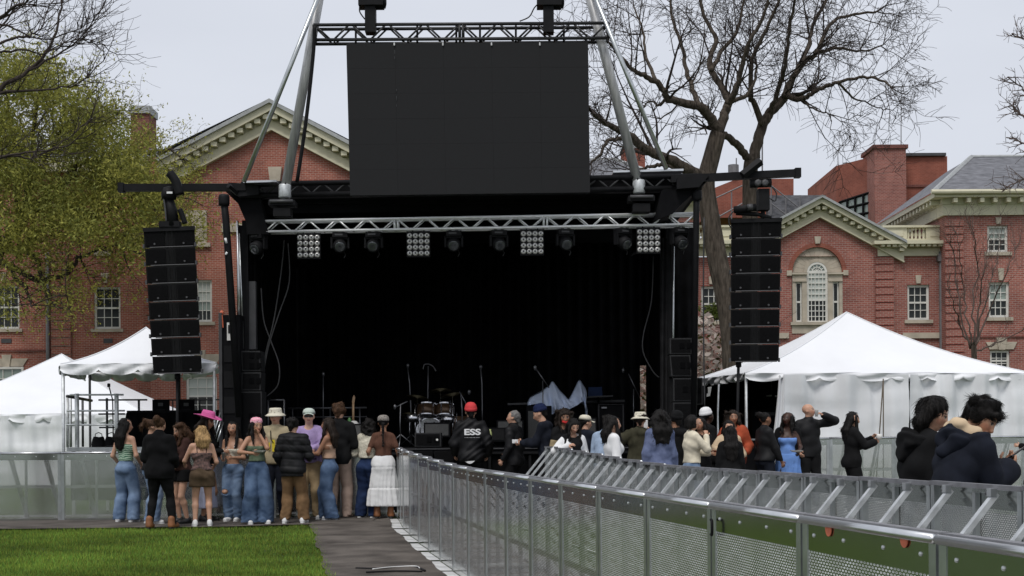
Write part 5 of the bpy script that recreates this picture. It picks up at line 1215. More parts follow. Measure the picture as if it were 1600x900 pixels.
# wedges
def wedge(label, x0, x1, y0, y1, Y, m='amp_cloth'):
    a, b_ = P(x0, y1, Y), P(x1, y0, Y); w_, h = b_.x - a.x, b_.z - a.z
    t = thing('floor_monitor', label, 'speaker', ((a.x + b_.x) / 2, Y, a.z), group='floor monitor speakers on stage')
    MB().prism([(-w_ / 2, .0, 0), (-w_ / 2, .45, 0), (-w_ / 2, .38, h), (-w_ / 2, .06, h)], (w_, 0, 0)).build('cabinet', M['black_matte'], t)
    MB().prism([(-w_ / 2 + .03, -.004, .03), (w_ / 2 - .03, -.004, .03), (w_ / 2 - .03, .048, h - .03), (-w_ / 2 + .03, .048, h - .03)], (0, .012, 0)).build('grille', M[m], t)
wedge('grey wedge monitor directly before the bass drum', 662, 703, 660, 683, 28.6)
wedge('grey wedge monitor beside the man in black jacket, below the guitar', 541, 568, 662, 684, 28.4)
wedge('grey wedge monitor behind the grey-haired security man', 776, 818, 656, 683, 28.6)
wedge('grey wedge monitor behind the white cap in the crowd', 912, 933, 652, 680, 28.6)
wedge('dark wedge monitor left of the grey-haired security man', 762, 790, 668, 690, 28.2, 'cab')
c_ = cabinet('black speaker with round white badge on the deck edge before the drums', (648, 675, 689, 698), 27.5, 1, .5)
MB().lathe(P(683, 687, 27.48), [(0, -.006), (.022, -.006), (.022, .006), (0, .006)], 10, rx).build('round_badge', M['paper'], c_, world=True)
t = thing('water_bottles', 'small pale bottle on the deck behind the red beanie man', 'bottle', P(766, 690, 27.9)); MB().lathe((0, 0, 0), [(.035, 0), (.035, .16), (.02, .2), (.02, .23), (0, .23)], 8).build('bottle', mat('bottle_plastic', (.45, .5, .2), .3), t, True)
t['label'] = 'small yellowish bottle on the deck right of the red beanie man'; t.name = 'water_bottle'
# subwoofers in front of the stage
for (x0, x1, lb) in ((640, 676, 'flat black subwoofer under the deck edge, behind the curve of the barrier'), (679, 708, 'flat black subwoofer under the deck edge, left of the red beanie man')):
    cabinet(lb, (x0, 703, x1, 770), 27.05, 1, .2, group='subwoofers under the deck edge', m='black_matte')
# rails, guitar, cases at the rear left
t = thing('stage_railing', 'low grey pipe railing at the rear left of the stage', 'railing', onstage(510, 30.4))
MB().tube(P(450, 638, 30.4), P(573, 637, 30.4), .022, n=6).build('top_rail', M['stand'], t, True, True)
for x in (457, 516, 562): MB().tube(P(x, 638, 30.4), Vector((P(x, 638, 30.4).x, 30.4, DECK)), .018, n=6).build('post', M['stand'], t, True, True)
MB().tube(P(450, 652, 30.4), P(573, 651, 30.4), .014, n=6).build('mid_rail', M['stand'], t, True, True)
t = thing('equipment_rack', 'small square grey pipe frame above the white bucket hat', 'frame', onstage(432, 28.6))
for (p, q) in (((419, 625), (444, 625)), ((419, 625), (419, 690)), ((444, 625), (444, 690))): MB().tube(P(*p, 28.6), P(*q, 28.6), .02, n=5).build('pipe', M['stand'], t, True, True)
MB().box(P(431, 650, 28.8), (.3, .3, .6)).build('case', M['black_matte'], t, world=True)
t = thing('guitar', 'guitar standing upright, pale wooden headstock and neck showing', 'guitar', onstage(552, 29.0))
MB().prism([P(550, 628, 29), P(554, 628, 29), P(555, 621, 29), P(553, 617, 29), P(551, 621, 29)], (0, .02, 0)).build('headstock', M['wood'], t, world=True)
MB().tube(P(552, 628, 29), P(552, 665, 29), .024, n=6).build('neck', M['wood'], t, True, True)
MB().lathe(P(552, 674, 29.02), [(.0, -.05), (.17, -.045), (.17, .0), (.0, .005)], 16, rx).build('body', M['bronze'], t, True, True)
t = thing('white_towel', 'crumpled white towel and green bottle by the guitar foot', 'towel', P(551, 664, 28.9)); MB().lathe(P(553, 662, 28.7), [(0, -.05), (.11, -.05), (.10, .0), (.05, .05), (0, .06)], 9).build('cloth', M['paper'], t, True, True)
MB().lathe(P(546, 660, 28.7), [(.0, -.1), (.035, -.1), (.035, .05), (.015, .09), (0, .1)], 8).build('bottle', mat('green_glass', (.10, .26, .08), .3), t, True, True)
# long table with keyboard, laptop, and the sheet
t = thing('long_table', 'thin grey table edge running behind the draped sheet', 'table', onstage(890, 30.6))
MB().hexa([P(793, 633, 30.6), P(976, 628, 30.6), P(976, 624.5, 30.6), P(793, 630, 30.6)], [p + Vector((0, .6, 0)) for p in (P(793, 633, 30.6), P(976, 628, 30.6), P(976, 624.5, 30.6), P(793, 630, 30.6))]).build('top', M['grey_dark'], t, world=True)
for x in (800, 870, 950, 970): MB().tube(P(x, 630, 30.9), Vector((P(x, 630, 30.9).x, 30.9, DECK)), .02, n=5).build('leg', M['black'], t, True, True)
t = thing('laptop', 'open dark blue laptop lid on a small stand right of the sheet', 'laptop', P(930, 619, 30.2))
q = [P(919, 619, 30.2), P(941, 618.5, 30.2), P(940.5, 604.5, 30.3), P(919.5, 605, 30.3)]; MB().hexa(q, [p + Vector((0, .015, 0)) for p in q]).build('lid', M['blue_screen'], t, world=True)
q = [P(915, 621.5, 30.0), P(958, 619.5, 30.0), P(958, 617.5, 30.0), P(915, 619.5, 30.0)]; MB().hexa(q, [p + Vector((0, .4, 0)) for p in q]).build('shelf', M['grey_dark'], t, world=True)
MB().tube(P(935, 620, 30.3), Vector((P(935, 620, 30.3).x, 30.3, DECK)), .02, n=5).build('post', M['black'], t, True, True)
def sheet():
    Y = 29.8; t = thing('draped_sheet', 'pale blue white sheet draped over equipment in two peaks', 'sheet', P(875, 640, Y))
    top = [(824, 630), (828, 622), (835, 618), (845, 613), (853, 607), (858, 604), (863, 597), (868, 602), (875, 611), (882, 618), (888, 624), (893, 617), (899, 605), (905, 595), (911, 602), (917, 613), (914, 622), (918, 640)]
    bot = [(824, 634), (830, 633), (836, 632), (846, 634), (856, 642), (862, 648), (868, 643), (876, 639), (884, 638), (888, 640), (896, 636), (902, 633), (907, 629), (911, 628), (912, 632), (913, 640), (914, 648), (917, 652)]
    tp, bt = smooth([P(x, y, Y) for x, y in top], 4), smooth([P(x, y, Y) for x, y in bot], 4); n = len(tp) - 1
    def fn(s):
        def f(u, v):
            i = u * n; k = min(int(i), n - 1); a, b_ = tp[k].lerp(tp[k + 1], i - k), bt[k].lerp(bt[k + 1], i - k); p = a.lerp(b_, v)
            y = s * (.04 + .32 * math.sqrt(v)) + .05 * math.sin(u * 34 + 3 * v) * (v + .2) + .035 * math.sin(u * 71 - 5 * v) * v
            return (p.x, Y - y, p.z + (.0 if s > 0 else .02))
        return f
    MB().grid(fn(1), 80, 14).build('front_fall', M['sheet'], t, True, True); MB().grid(fn(-1), 50, 8).build('back_fall', M['sheet'], t, True, True)
    MB().box2(P(846, 660, Y), P(912, 634, Y + .5)).build('covered_keyboard', M['black_matte'], t, world=True)
    MB().box2(P(864.5, 636, Y + .03), P(861.5, 600, Y + .06)).box2(P(907, 636, Y + .03), P(904, 599, Y + .06)).build('upright', M['black'], t, world=True)
sheet()
t = thing('guitar_amplifier', 'grey-fronted guitar amplifier with black top behind the navy beanie', 'amplifier', onstage(836, 29.0))
a, b_ = P(823, 690, 29.0), P(862, 634, 29.0); MB().box2((a.x, 29.0, DECK), (b_.x, 29.4, b_.z)).build('cabinet', M['black_matte'], t, world=True)
MB().box2((a.x + .03, 28.985, DECK + .05), (a.x + .30, 28.999, b_.z - .1)).build('grille', M['amp_cloth'], t, world=True)
t = thing('road_case', 'black flight case with metal edge on stage under the laptop', 'case', onstage(955, 28.9))
a, b_ = P(936, 690, 28.9), P(974, 632, 28.9); MB().box2((a.x, 28.9, DECK), (b_.x, 29.5, b_.z)).build('body', M['black_matte'], t, world=True)
MB().path([(a.x, 28.89, DECK), (a.x, 28.89, b_.z), (b_.x, 28.89, b_.z), (b_.x, 28.89, DECK)], .016, 4).build('edging', M['grey_dark'], t, world=True)
MB().box(P(944, 637, 28.88), (.10, .02, .03)).build('latch', M['stand'], t, world=True)
# ================================================================ CROWD BARRIERS
BW, BH = 1.2, 1.2
def _rear(b, x, y0, z0, y1, z1, wd, th):
    """Flat bar leaning back from the rail to the foot."""
    p, q = Vector((x, y0, z0)), Vector((x, y1, z1)); n = Vector((0, (z1 - z0), -(y1 - y0))).normalized() * th
    s_ = Vector((wd / 2, 0, 0)); b.hexa([p - s_, p + s_, q + s_, q - s_], [p - s_ + n, p + s_ + n, q + s_ + n, q - s_ + n])
def barrier_panel(w=BW, perf='perf', plate=True, bright='alu'):
    t = thing('crowd_barrier', 'x', 'barrier')
    MB().tube((0.006, -.010, 1.182), (w - .006, -.010, 1.182), .0165, n=12).build('top_rail', M[bright], t, True)
    MB().box2((0.004, .007, 1.176), (w - .004, .048, 1.203)).build('rail_cap', M['rail_rubber'], t)
    for x in (.028, w - .028):
        MB().box2((x - .026, -.006, .02), (x + .026, .04, 1.175)).build('post', M['alu_dull'], t)
    MB().box2((.054, -.003, 1.065), (w - .054, .002, 1.172)).build('top_plate', M['plate_shiny'], t)
    MB().box2((.054, -.003, .02), (w - .054, .002, .07)).build('foot_plate', M['plate_shiny'], t)
    MB().add([(.054, 0, .07), (w - .054, 0, .07), (w - .054, 0, 1.065), (.054, 0, 1.065)], [(0, 1, 2, 3)]).build('perforated_sheet', M[perf], t)
    MB().box2((w / 2 - .02, .006, .03), (w / 2 + .02, .035, 1.15)).build('stiffener', M['alu_dull'], t)
    MB().box2((.054, .008, .60), (w / 2 - .021, .034, .64)).build('cross_bar', M['alu_dull'], t)
    MB().box2((w / 2 + .021, .008, .60), (w - .054, .034, .64)).build('cross_bar', M['alu_dull'], t)
    rv_ = MB().lathe((0, 0, 0), [(.009, 0), (.0075, -.004), (.003, -.006)], 6, Matrix.Rotation(-math.pi / 2, 4, 'X')).mesh('rivet', M['galv'])
    for x in (.12, .42, w - .42, w - .12): link('rivet', rv_, t, Vector((x, -.003, 1.125)))
    for x in ((.3, w - .3) if w > 1 else (w / 2,)):
        b = MB(); _rear(b, x, .055, 1.165, .98, .05, .045, .03); br = b.build('brace', M['galv'], t)
        b = MB(); _rear(b, x + .05, .075, 1.11, .93, .06, .02, .02); b.build('inner_bar', M['galv'], br)
        MB().box2((x - .027, .049, 1.14), (x + .027, .085, 1.185)).build('hook', M['alu'], br)
        MB().tube((x + .028, .07, 1.155), (x + .060, .07, 1.155), .011, n=6).build('bolt', M['grey_dark'], br)
        MB().box2((x - .025, .0, .012), (x + .025, 1.02, .048)).build('runner', M['galv'], t)
    if w > 1: MB().tube((.0, .53, .58), (w, .53, .58), .012, n=6).build('tie_bar', M['galv'], t, True)
    MB().box2((.004, .96, .05), (w - .004, 1.0, .08)).build('heel_bar', M['galv'], t)
    if plate: MB().box2((.006, -.20, .004), (w - .006, -.008, .012)).build('floor_plate', M['plate'], t)
    return t
M['plate_shiny'] = mat('smooth_aluminium_plate', (.44, .46, .44), .15, 1.0, var=.08, scale=2.5, bump=.02, bscale=9)
M['rail_rubber'] = mat('rail_rubber', (.16, .16, .17), .6, var=.2, scale=10)
PROTO = barrier_panel(); _first = [PROTO]
PROTO_N = barrier_panel(.80); _firstn = [PROTO_N]
def all_kids(o):
    KIDS[o.name] = list(o.children)
    for c in o.children: all_kids(c)
all_kids(PROTO); all_kids(PROTO_N)
SHEET_OPEN = {}
def open_sheet(o):
    for c in o.children:
        if c.name.startswith('perforated_sheet'):
            w_ = round(c.dimensions.x, 2) if False else len(c.data.vertices) + round(c.data.vertices[1].co.x, 3)
            if w_ not in SHEET_OPEN:
                SHEET_OPEN[w_] = c.data.copy(); SHEET_OPEN[w_].materials.clear(); SHEET_OPEN[w_].materials.append(M['perf_open'])
            c.data = SHEET_OPEN[w_]
    return o
def put_panel(a, d, label, group, narrow=False):
    """a: world start, d: direction of local X."""
    pool, proto = (_firstn, PROTO_N) if narrow else (_first, PROTO)
    o = pool.pop() if pool else copy_tree(proto)
    d = Vector((d[0], d[1])).normalized(); w_ = .8 if narrow else BW
    c = Vector(a[:2]) + d * w_ / 2
    o.location = (a[0], a[1], gz(c.x, c.y)); o.rotation_euler = (0, 0, math.atan2(d.y, d.x))
    o['label'] = label; o['group'] = group
    return o
ORD = ['', 'second', 'third', 'fourth', 'fifth', 'sixth', 'seventh', 'eighth', 'ninth', 'tenth', 'eleventh', 'twelfth', 'thirteenth', 'fourteenth', 'fifteenth', 'sixteenth', 'seventeenth', 'eighteenth', 'nineteenth', 'twentieth']
def ordl(i): return 'first' if i == 0 else ORD[i]
NEAR = {}
for k in range(-2, 17):
    y1 = 1.2 * .986 * 0 + 1.2 * (k + 5); y0 = 1.2 * (k + 4)
    a, b_ = Vector((X1(y1), y1)), Vector((X1(y0), y0))
    if k == 0: lb = 'reflective perforated barrier with two orange stickers under its rail'
    elif k == 1: lb = 'reflective perforated barrier directly beyond the one with orange stickers, black latch at its far post'
    elif k == -1: lb = 'reflective perforated barrier at the bottom right corner, before the stickered one'
    elif k == -2: lb = 'nearest reflective barrier, almost wholly outside the right edge of the frame'
    else: lb = '%s perforated barrier beyond the stickered one along the dark mat' % ordl(k - 1)
    NEAR[k] = put_panel(a, b_ - a, lb, 'near row of barriers along the dark mat')
    if k >= 4: open_sheet(NEAR[k])
def on_panel(k, px, py):
    """Local x, z on panel k's face of what is seen at (px, py)."""
    o = NEAR[k]; m = wmat(o).inverted(); c0, c1 = m @ Vector((0, 0, CAMZ)), m @ P(px, py, 10.0)
    s_ = c0.y / (c0.y - c1.y); q = c0 + (c1 - c0) * s_; return q
for (px, py) in ((1297.5, 826), (1416, 842)):
    q = on_panel(0, px, py)
    MB().lathe((q.x, -.0075, q.z), [(0, -.002), (.030, -.002), (.030, .002), (0, .002)], 16, Matrix.Rotation(math.pi / 2, 4, 'X') ).build('sticker', M['orange'], NEAR[0])
q = on_panel(1, 1120, 824); MB().path(smooth([Vector((q.x - .03, -.02, q.z + .035)), Vector((q.x + .02, -.03, q.z + .03)), Vector((q.x + .02, -.03, q.z - .03)), Vector((q.x - .03, -.02, q.z - .035))]), .007, 6).build('latch', M['black'], NEAR[1], True)
for k in range(-2, 14):
    y0 = 1.2 * (7.67 + k - 1); y1 = y0 + 1.2
    a, b_ = Vector((X2(y0), y0)), Vector((X2(y1), y1))
    lb = 'barrier seen from behind where the couple in black and navy lean' if k == 0 else ('barrier seen from behind at the end of its row by the stage front' if k == 13 else ('barrier seen from behind, nearest of its row, past the right edge' if k < -1 else 'barrier with slanting braces, %s of its row counted from the right edge' % ordl(k + 1)))
    put_panel(a, b_ - a, lb, 'row of barriers seen from behind with slanting braces')
xL = P(95, 700, YB).x
names = {-3: 'barrier outside the left edge in front of the white tent', -2: 'barrier outside the left edge before the tent wall, next to the frame', -1: 'grey mesh barrier cut by the left edge in front of the white tent', 0: 'grey mesh barrier left of the girl in green strapless top', 1: 'grey mesh barrier behind the person in fuzzy black coat', 2: 'grey mesh barrier behind the pink cowboy hat and ripped jeans', 3: 'grey mesh barrier behind the white bucket hat and lavender hoodie'}
for k in range(-3, 4):
    open_sheet(put_panel((xL + 1.2 * k, YB), (1, .0), names[k], 'row of barriers between the lawn and the left tents'))
put_panel((xL + 1.2 * 4, YB), (1, 0), 'narrow corner barrier behind the curly hair and white skirt', 'row of barriers between the lawn and the left tents', True)
YRB = 27.6; rot = .02
xs_r = [P(x, 700, YRB).x for x in (1398,)][0]
nm_r = ['left end barrier behind the blue dress and drinking man', 'barrier between the drinking man and the eating woman before the right tent', 'barrier behind the eating woman in black before the right tent', 'barrier behind the long-haired woman in black hood before the tent wall', 'barrier behind the man with phone before the tent wall', 'barrier outside the right edge before the tent wall', 'barrier farther outside the right edge before the tent wall']
for i, k in enumerate(range(-2, 4)):
    open_sheet(put_panel((xs_r + 1.2 * k, YRB + .02 * k), (1, .015), nm_r[i], 'row of barriers before the right tent'))
# loose things lying on the mat
q = ghit(560, 893); r_ = ghit(655, 891)
t = thing('bent_strip', 'bent dark strip with a pale edge lying across the dark mat', 'strip', q)
zz = lambda v: Vector((0, 0, v))
MB().path(smooth([ghit(556, 893) + zz(.036), ghit(590, 893.5) + zz(.036), ghit(620, 891) + zz(.038), ghit(648, 891) + zz(.038), ghit(664, 897) + zz(.036)]), .014, 6).build('dark_edge', M['black'], t, True, True)
MB().path(smooth([ghit(582, 895.5) + zz(.044), ghit(610, 893) + zz(.05), ghit(648, 891.5) + zz(.05), ghit(656, 894) + zz(.044)]), .007, 5).build('pale_edge', M['plate'], t, True, True)
MB().path(smooth([ghit(572, 899) + zz(.036), ghit(620, 897.5) + zz(.038), ghit(660, 898) + zz(.036)]), .010, 5).build('lower_edge', M['black'], t, True, True)
c = ghit(578, 808); tag(MB().path(smooth([ghit(552, 811) + Vector((0, 0, .035)), ghit(566, 806.5) + Vector((0, 0, .04)), ghit(578, 810) + Vector((0, 0, .035)), ghit(586, 806) + Vector((0, 0, .035))]), .012, 5).build('cable', M['cable'], None, True), 'short black cable on the mat by the dark jeans', 'cable')
# ================================================================ TENTS
def tent_roof(t, corners, peak, n=14, sag=.12, scallops=8, drop=.17):
    """Pitched vinyl roof with a scalloped valance. corners in order round the eave."""
    cs = [Vector(c) for c in corners]; pk = Vector(peak)
    for i in range(4):
        a, b_ = cs[i], cs[(i + 1) % 4]
        def fn(u, v, a=a, b_=b_):
            e = a.lerp(b_, u); p = e.lerp(pk, v); s_ = v * (1 - v) * 4
            p = p - Vector((0, 0, sag * s_)); p.z += .012 * math.sin(u * 23 + v * 3) * (1 - v) ** 2 * 4 * u * (1 - u)
            return p
        MB().grid(fn, n, n).build('roof_panel', M['tent'], t, True, True)
        MB().path([a.lerp(pk, v) - Vector((0, 0, sag * v * (1 - v) * 4 - .006)) for v in [j / 10 for j in range(11)]], .014, 6).build('hip_seam', M['tent'], t, True, True)
        nrm_ = (b_ - a).cross(Vector((0, 0, 1))).normalized()
        if nrm_.dot((a + b_) / 2 - Vector((pk.x, pk.y, a.z))) < 0: nrm_ = -nrm_
        N = scallops * 10
        def fv(u, v, a=a, b_=b_, nrm_=nrm_):
            e = a.lerp(b_, u); ph = (u * scallops) % 1.0; arc = math.sin(math.pi * ph) ** .45
            dz = -drop * v * (.55 + .45 * arc); out = .02 + .04 * math.sin(u * scallops * 6.28 + 1.3) * v + .03 * v * math.sin(u * 61) + .02 * math.sin(v * 6 + u * 30)
            return e + Vector((0, 0, dz)) + nrm_ * out
        MB().grid(fv, N, 5).build('valance', M['tent'], t, True, True)
def tent_wall(t, a, b_, z0, z1, amp=.06, name='wall_panel', m='tent', wl=.9, ph=0.0, taper=None):
    a, b_ = Vector(a), Vector(b_); L_ = (b_ - a).length; nr = (b_ - a).cross(Vector((0, 0, 1))).normalized()
    def fn(u, v):
        u2 = u if taper is None else u * (1 - taper * (1 - v))
        p = a.lerp(b_, u2); x = u * L_
        d_ = amp * (math.sin(x / wl * 6.28 + ph + .6 * math.sin(v * 3 + x)) * (.5 + .5 * v) + .4 * math.sin(x / wl * 15 + v * 2 + ph) + .25 * math.sin(v * 14 + 2 * math.sin(x * 2.0))) + .022 * math.exp(-(((v * 3.0 + .12 * math.sin(x * 1.3)) % 1.0 - .5) / .09) ** 2) + .02 * math.exp(-(((x * .8) % 1.0 - .5) / .05) ** 2)
        return Vector((p.x, p.y, z0 + (z1 - z0) * v)) + nr * d_
    MB().grid(fn, max(8, int(L_ * 24)), 22).build(name, M[m], t, True, True)
def pole(t, p, z1, r=.025, m='galv', name='pole'):
    MB().tube(Vector((p[0], p[1], gz(p[0], p[1]))), Vector((p[0], p[1], z1)), r, n=8).build(name, M[m], t, True, True)
# big white tent at the left rear
ctr = P(97, 690, 50.0); zE = P(60, 647, 46.4).z; hw = 3.65
TL_ = thing('frame_tent', 'white peaked tent with walls, low at the left edge behind the barriers', 'tent', (ctr.x, 50, gz(ctr.x, 50)))
cs = [(ctr.x - hw, 46.4, zE), (ctr.x + hw, 46.4, zE), (ctr.x + hw, 53.6, zE), (ctr.x - hw, 53.6, zE)]
tent_roof(TL_, cs, (ctr.x, 50, P(97, 553, 50).z), sag=.10, scallops=7, drop=.28)
for i in range(4): tent_wall(TL_, cs[i], cs[(i + 1) % 4], .1, zE - .05, .07, ph=i)
for c in cs: pole(TL_, (c[0] * .995, c[1], 0), zE)
# pop-up canopy over the platform
zC = P(97, 569, 27.0).z
fl, fr, br_, bl_ = P(95, 569, 27.0), P(338, 570, 27.0), P(283, 580, 30.2), P(137, 582, 30.2)
fr.z = br_.z = bl_.z = fl.z = zC
TC_ = thing('canopy', 'white pop-up canopy without walls over the railed platform', 'canopy', ((fl.x + br_.x) / 2, 28.6, .1))
tent_roof(TC_, [fl, fr, br_, bl_], P(228, 512, 28.6), sag=.10, scallops=4, drop=.20)
for p, r in ((fl, .03), (fr, .028), (br_, .026), (bl_, .026)): pole(TC_, (p.x + (.04 if p in (fl, bl_) else -.04), p.y, 0), zC, r, 'galv' if p.y < 28 else 'grey_dark')
# right tent
e_ = 1.52 + 96.5 * 30 / 2350
fl = Vector((4.65, 30, e_)); fr = fl + Vector((6.05, .95, 0)); br_ = fr + Vector((-.62, 3.8, 0)); bl_ = fl + Vector((-.62, 3.8, 0))
TR_ = thing('frame_tent', 'big white peaked tent at right with scalloped edge and one side pulled open', 'tent', ((fl.x + br_.x) / 2, 32, gz(7, 32)))
pk = P(1323, 488, (fl.y + br_.y) / 2); tent_roof(TR_, [fl, fr, br_, bl_], pk, sag=.14, scallops=8, drop=.17)
g0 = gz(7, 30)
u_ = (P(1222, 600, 30.1).x - fl.x) / 6.05
tent_wall(TR_, fl.lerp(fr, u_), fl.lerp(fr, .56), g0, e_ - .03, .085, ph=.5, wl=1.1); tent_wall(TR_, fl.lerp(fr, .565), fr, g0, e_ - .03, .085, ph=2.0, wl=.8)
# the pulled curtain
a0 = fl.lerp(fr, u_ - .012); 
def cur(u, v):
    x = a0.x + (-.30 * (1 - v) ** 1.3 * (1 - u)) + .16 * u; return Vector((x, a0.y - .05 - .05 * math.sin(u * 12) , g0 + (e_ - .05 - g0) * v))
MB().grid(cur, 14, 10).build('curtain', M['tent'], TR_, True, True)
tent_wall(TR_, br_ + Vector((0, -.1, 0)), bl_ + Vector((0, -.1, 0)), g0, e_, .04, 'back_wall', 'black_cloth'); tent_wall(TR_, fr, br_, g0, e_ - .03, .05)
for c in (fl, fr, br_, bl_): pole(TR_, (c.x + .03, c.y + .03, 0), e_ - .02, .03)
for dx in (-.10, .06):
    c = P(1382, 590, 29.9); MB().tube(c + Vector((0, .1, -.02)), Vector((c.x + dx, 30.3, g0 + .1)), .013, n=5).build('tie_strap', mat('webbing', (.12, .095, .07), .9), TR_, True, True)
t = thing('tent_equipment', 'dark drum case standing inside the open tent side', 'case', P(1195, 690, 31.0)); a, b_ = P(1176, 690, 31), P(1214, 640, 31)
MB().box2((a.x, 31, g0), (b_.x, 31.6, b_.z)).build('body', M['black_matte'], t, world=True); MB().box2((a.x + .05, 30.985, b_.z - .12), (b_.x - .05, 30.999, b_.z - .05)).build('lid_strip', M['grey_dark'], t, world=True)
t.name = 'equipment_case'
t = thing('tube_light', 'pale pair of small tube lights hanging inside the dark tent opening', 'light', P(1205, 618, 32)); MB().tube(P(1197, 619, 32), P(1206, 618, 32), .02, n=6).build('tube', M['print_white'], t, True, True); MB().tube(P(1211, 619, 32), P(1216, 619, 32), .02, n=6).build('tube', M['print_white'], t, True, True); MB().tube(P(1206, 616, 32.05), Vector((P(1206, 616, 32).x, 32.05, e_)), .008, n=4).build('hanger', M['grey_dark'], t, True, True)
t = thing('light_stand', 'grey lighting stand with white card beside the right tent pole', 'stand', P(1120, 690, 29.6))
MB().path([P(1123, 600, 29.6), P(1121, 650, 29.6), Vector((P(1120, 690, 29.6).x, 29.6, gz(4, 29)))], .02, 6).build('shaft', M['galv'], t, True, True); MB().tube(P(1121.5, 630, 29.6), Vector((P(1117, 690, 29.6).x, 29.3, gz(4, 29))), .012, n=5).build('leg', M['galv'], t, True, True); MB().tube(P(1121.5, 630, 29.6), Vector((P(1126, 690, 29.6).x, 29.8, gz(4, 29))), .012, n=5).build('leg', M['galv'], t, True, True)
q = [P(1104, 620, 29.7), P(1109.5, 618.5, 29.7), P(1112, 604, 29.7), P(1106, 605, 29.7)]; MB().hexa(q, [p + Vector((0, .01, 0)) for p in q]).build('card', M['paper'], t, world=True)
t = thing('black_crate', 'black crate with pale edge left of the blue dress, behind the red jacket', 'crate', P(1170, 725, 27.3)); a, b_ = P(1161, 760, 27.3), P(1180, 688, 27.3)
MB().box2((a.x, 27.3, gz(5, 27)), (b_.x, 27.9, b_.z)).build('body', M['black_matte'], t, world=True); MB().box2((a.x - .01, 27.28, b_.z), (b_.x + .01, 27.91, b_.z + .03)).build('lid', M['alu_dull'], t, world=True)
# ================================================================ RAILED PLATFORM, DESK
g = gz(-8, 28)
zD = P(150, 699, 27.4).z
xa, xb = P(104, 700, 27.4).x, P(345, 700, 27.4).x
PL = thing('platform', 'grey deck platform with tall pipe railings under the canopy', 'platform', ((xa + xb) / 2, 28.6, g))
MB().box2((xa, 27.4, zD - .07), (xb, 29.9, zD)).build('deck', M['alu_dull'], PL, world=True)
for x in (xa + .1, (xa + xb) / 2, xb - .1):
    for y in (27.5, 29.8): MB().box2((x - .03, y - .03, g - .05), (x + .03, y + .03, zD - .071)).build('leg', M['galv'], PL, world=True)
MB().box2((xa + .05, 27.47, g + .3), (xb - .05, 27.49, zD - .12)).build('skirt', M['black_cloth'], PL, world=True)
def rail(Y, posts, rails, r=.024, m='galv', thick=()):
    for x, yt in posts: MB().tube(Vector((P(x, yt, Y).x, Y, zD)), P(x, yt, Y), r * (1.7 if x in thick else 1.0), n=6).build('rail_post', M[m], PL, True, True)
    for x0, x1, y in rails: MB().tube(P(x0, y, Y), P(x1, y - .3, Y), r * .8, n=6).build('rail', M[m], PL, True, True)
rail(27.5, ((120, 615), (182, 615)), ((109, 193, 617), (105, 195, 642), (104, 200, 664)), thick=(120, 182))
rail(29.6, ((129, 622), (167, 622), (217, 624)), ((154, 230, 625), (154, 195, 647), (155, 190, 668)), m='grey_dark')
MB().tube(P(105, 619, 27.6), P(143, 626, 29.6), .03, n=6).build('rail', M['grey_dark'], PL, True, True)
for x, Y, yt in ((105, 27.8, 620), (110, 28.6, 621)): MB().tube(Vector((P(x, yt, Y).x, Y, zD)), P(x, yt, Y), .026, n=6).build('rail_post', M['galv'], PL, True, True)
t = thing('mic_stand', 'thin black boom mic stand on the railed platform', 'stand', Vector((P(177, 690, 28.2).x, 28.2, zD)))
MB().path([Vector((P(177, 690, 28.2).x, 28.2, zD)), P(176, 625, 28.2), P(170, 603, 28.2)], .013, 5).build('shaft', M['black'], t, True, True); MB().lathe(P(170, 602, 28.2), [(0, -.04), (.03, -.03), (.03, .03), (0, .04)], 8).build('microphone', M['black'], t, True, True); MB().lathe(Vector((P(177, 690, 28.2).x, 28.2, zD)), [(.14, 0), (.14, .02), (.02, .03)], 12).build('base', M['black'], t, True, True)
for i, (x, lb) in enumerate(((154, 'black bag with upright loop handle on the platform, nearer the corner pole'), (174, 'black bag on the platform beside the mic stand'))):
    c = P(x, 690, 28.6); t = thing('bag', lb, 'bag', (c.x, 28.6, zD)); w_ = .13
    MB().grid(lambda u, v: (math.cos(u * 6.283) * (w_ + .02 * math.sin(v * 3.14)) * (1 - .25 * v), math.sin(u * 6.283) * .09 * (1 - .2 * v), .19 * v + .01 * math.sin(u * 12)), 16, 4).box((0, 0, .185), (.17, .10, .012)).build('body', M['black_matte'], t, True)
    MB().path([Vector((-.07, 0, .18)), Vector((-.06, 0, .25)), Vector((0, 0, .275)), Vector((.06, 0, .25)), Vector((.07, 0, .18))], .009, 5).build('handle', M['black'], t, True)
DKx0, DKx1 = P(198, 650, 28.3).x, P(342, 650, 28.3).x; zT = P(270, 641, 28.3).z
t = thing('draped_desk', 'long desk wrapped in black cloth on the platform', 'desk', ((DKx0 + DKx1) / 2, 28.7, zD))
MB().box2((DKx0, 28.3, zT - .04), (DKx1, 29.1, zT)).build('top', M['black_matte'], t, world=True)
MB().grid(lambda u, v: Vector((DKx0 - .12 * (1 - v) + (DKx1 - DKx0 + .14 * (1 - v)) * u, 28.28 + .03 * math.sin(u * 40) - .05 * (1 - v), zD + (zT - .041 - zD) * v)), 80, 4).build('cloth', M['black_cloth'], t, True, True)
MB().grid(lambda u, v: Vector((DKx0 - .12 * (1 - v) + .03 * math.sin(u * 14), 28.28 + .8 * u, zD + (zT - .041 - zD) * v)), 16, 4).build('cloth', M['black_cloth'], t, True, True)
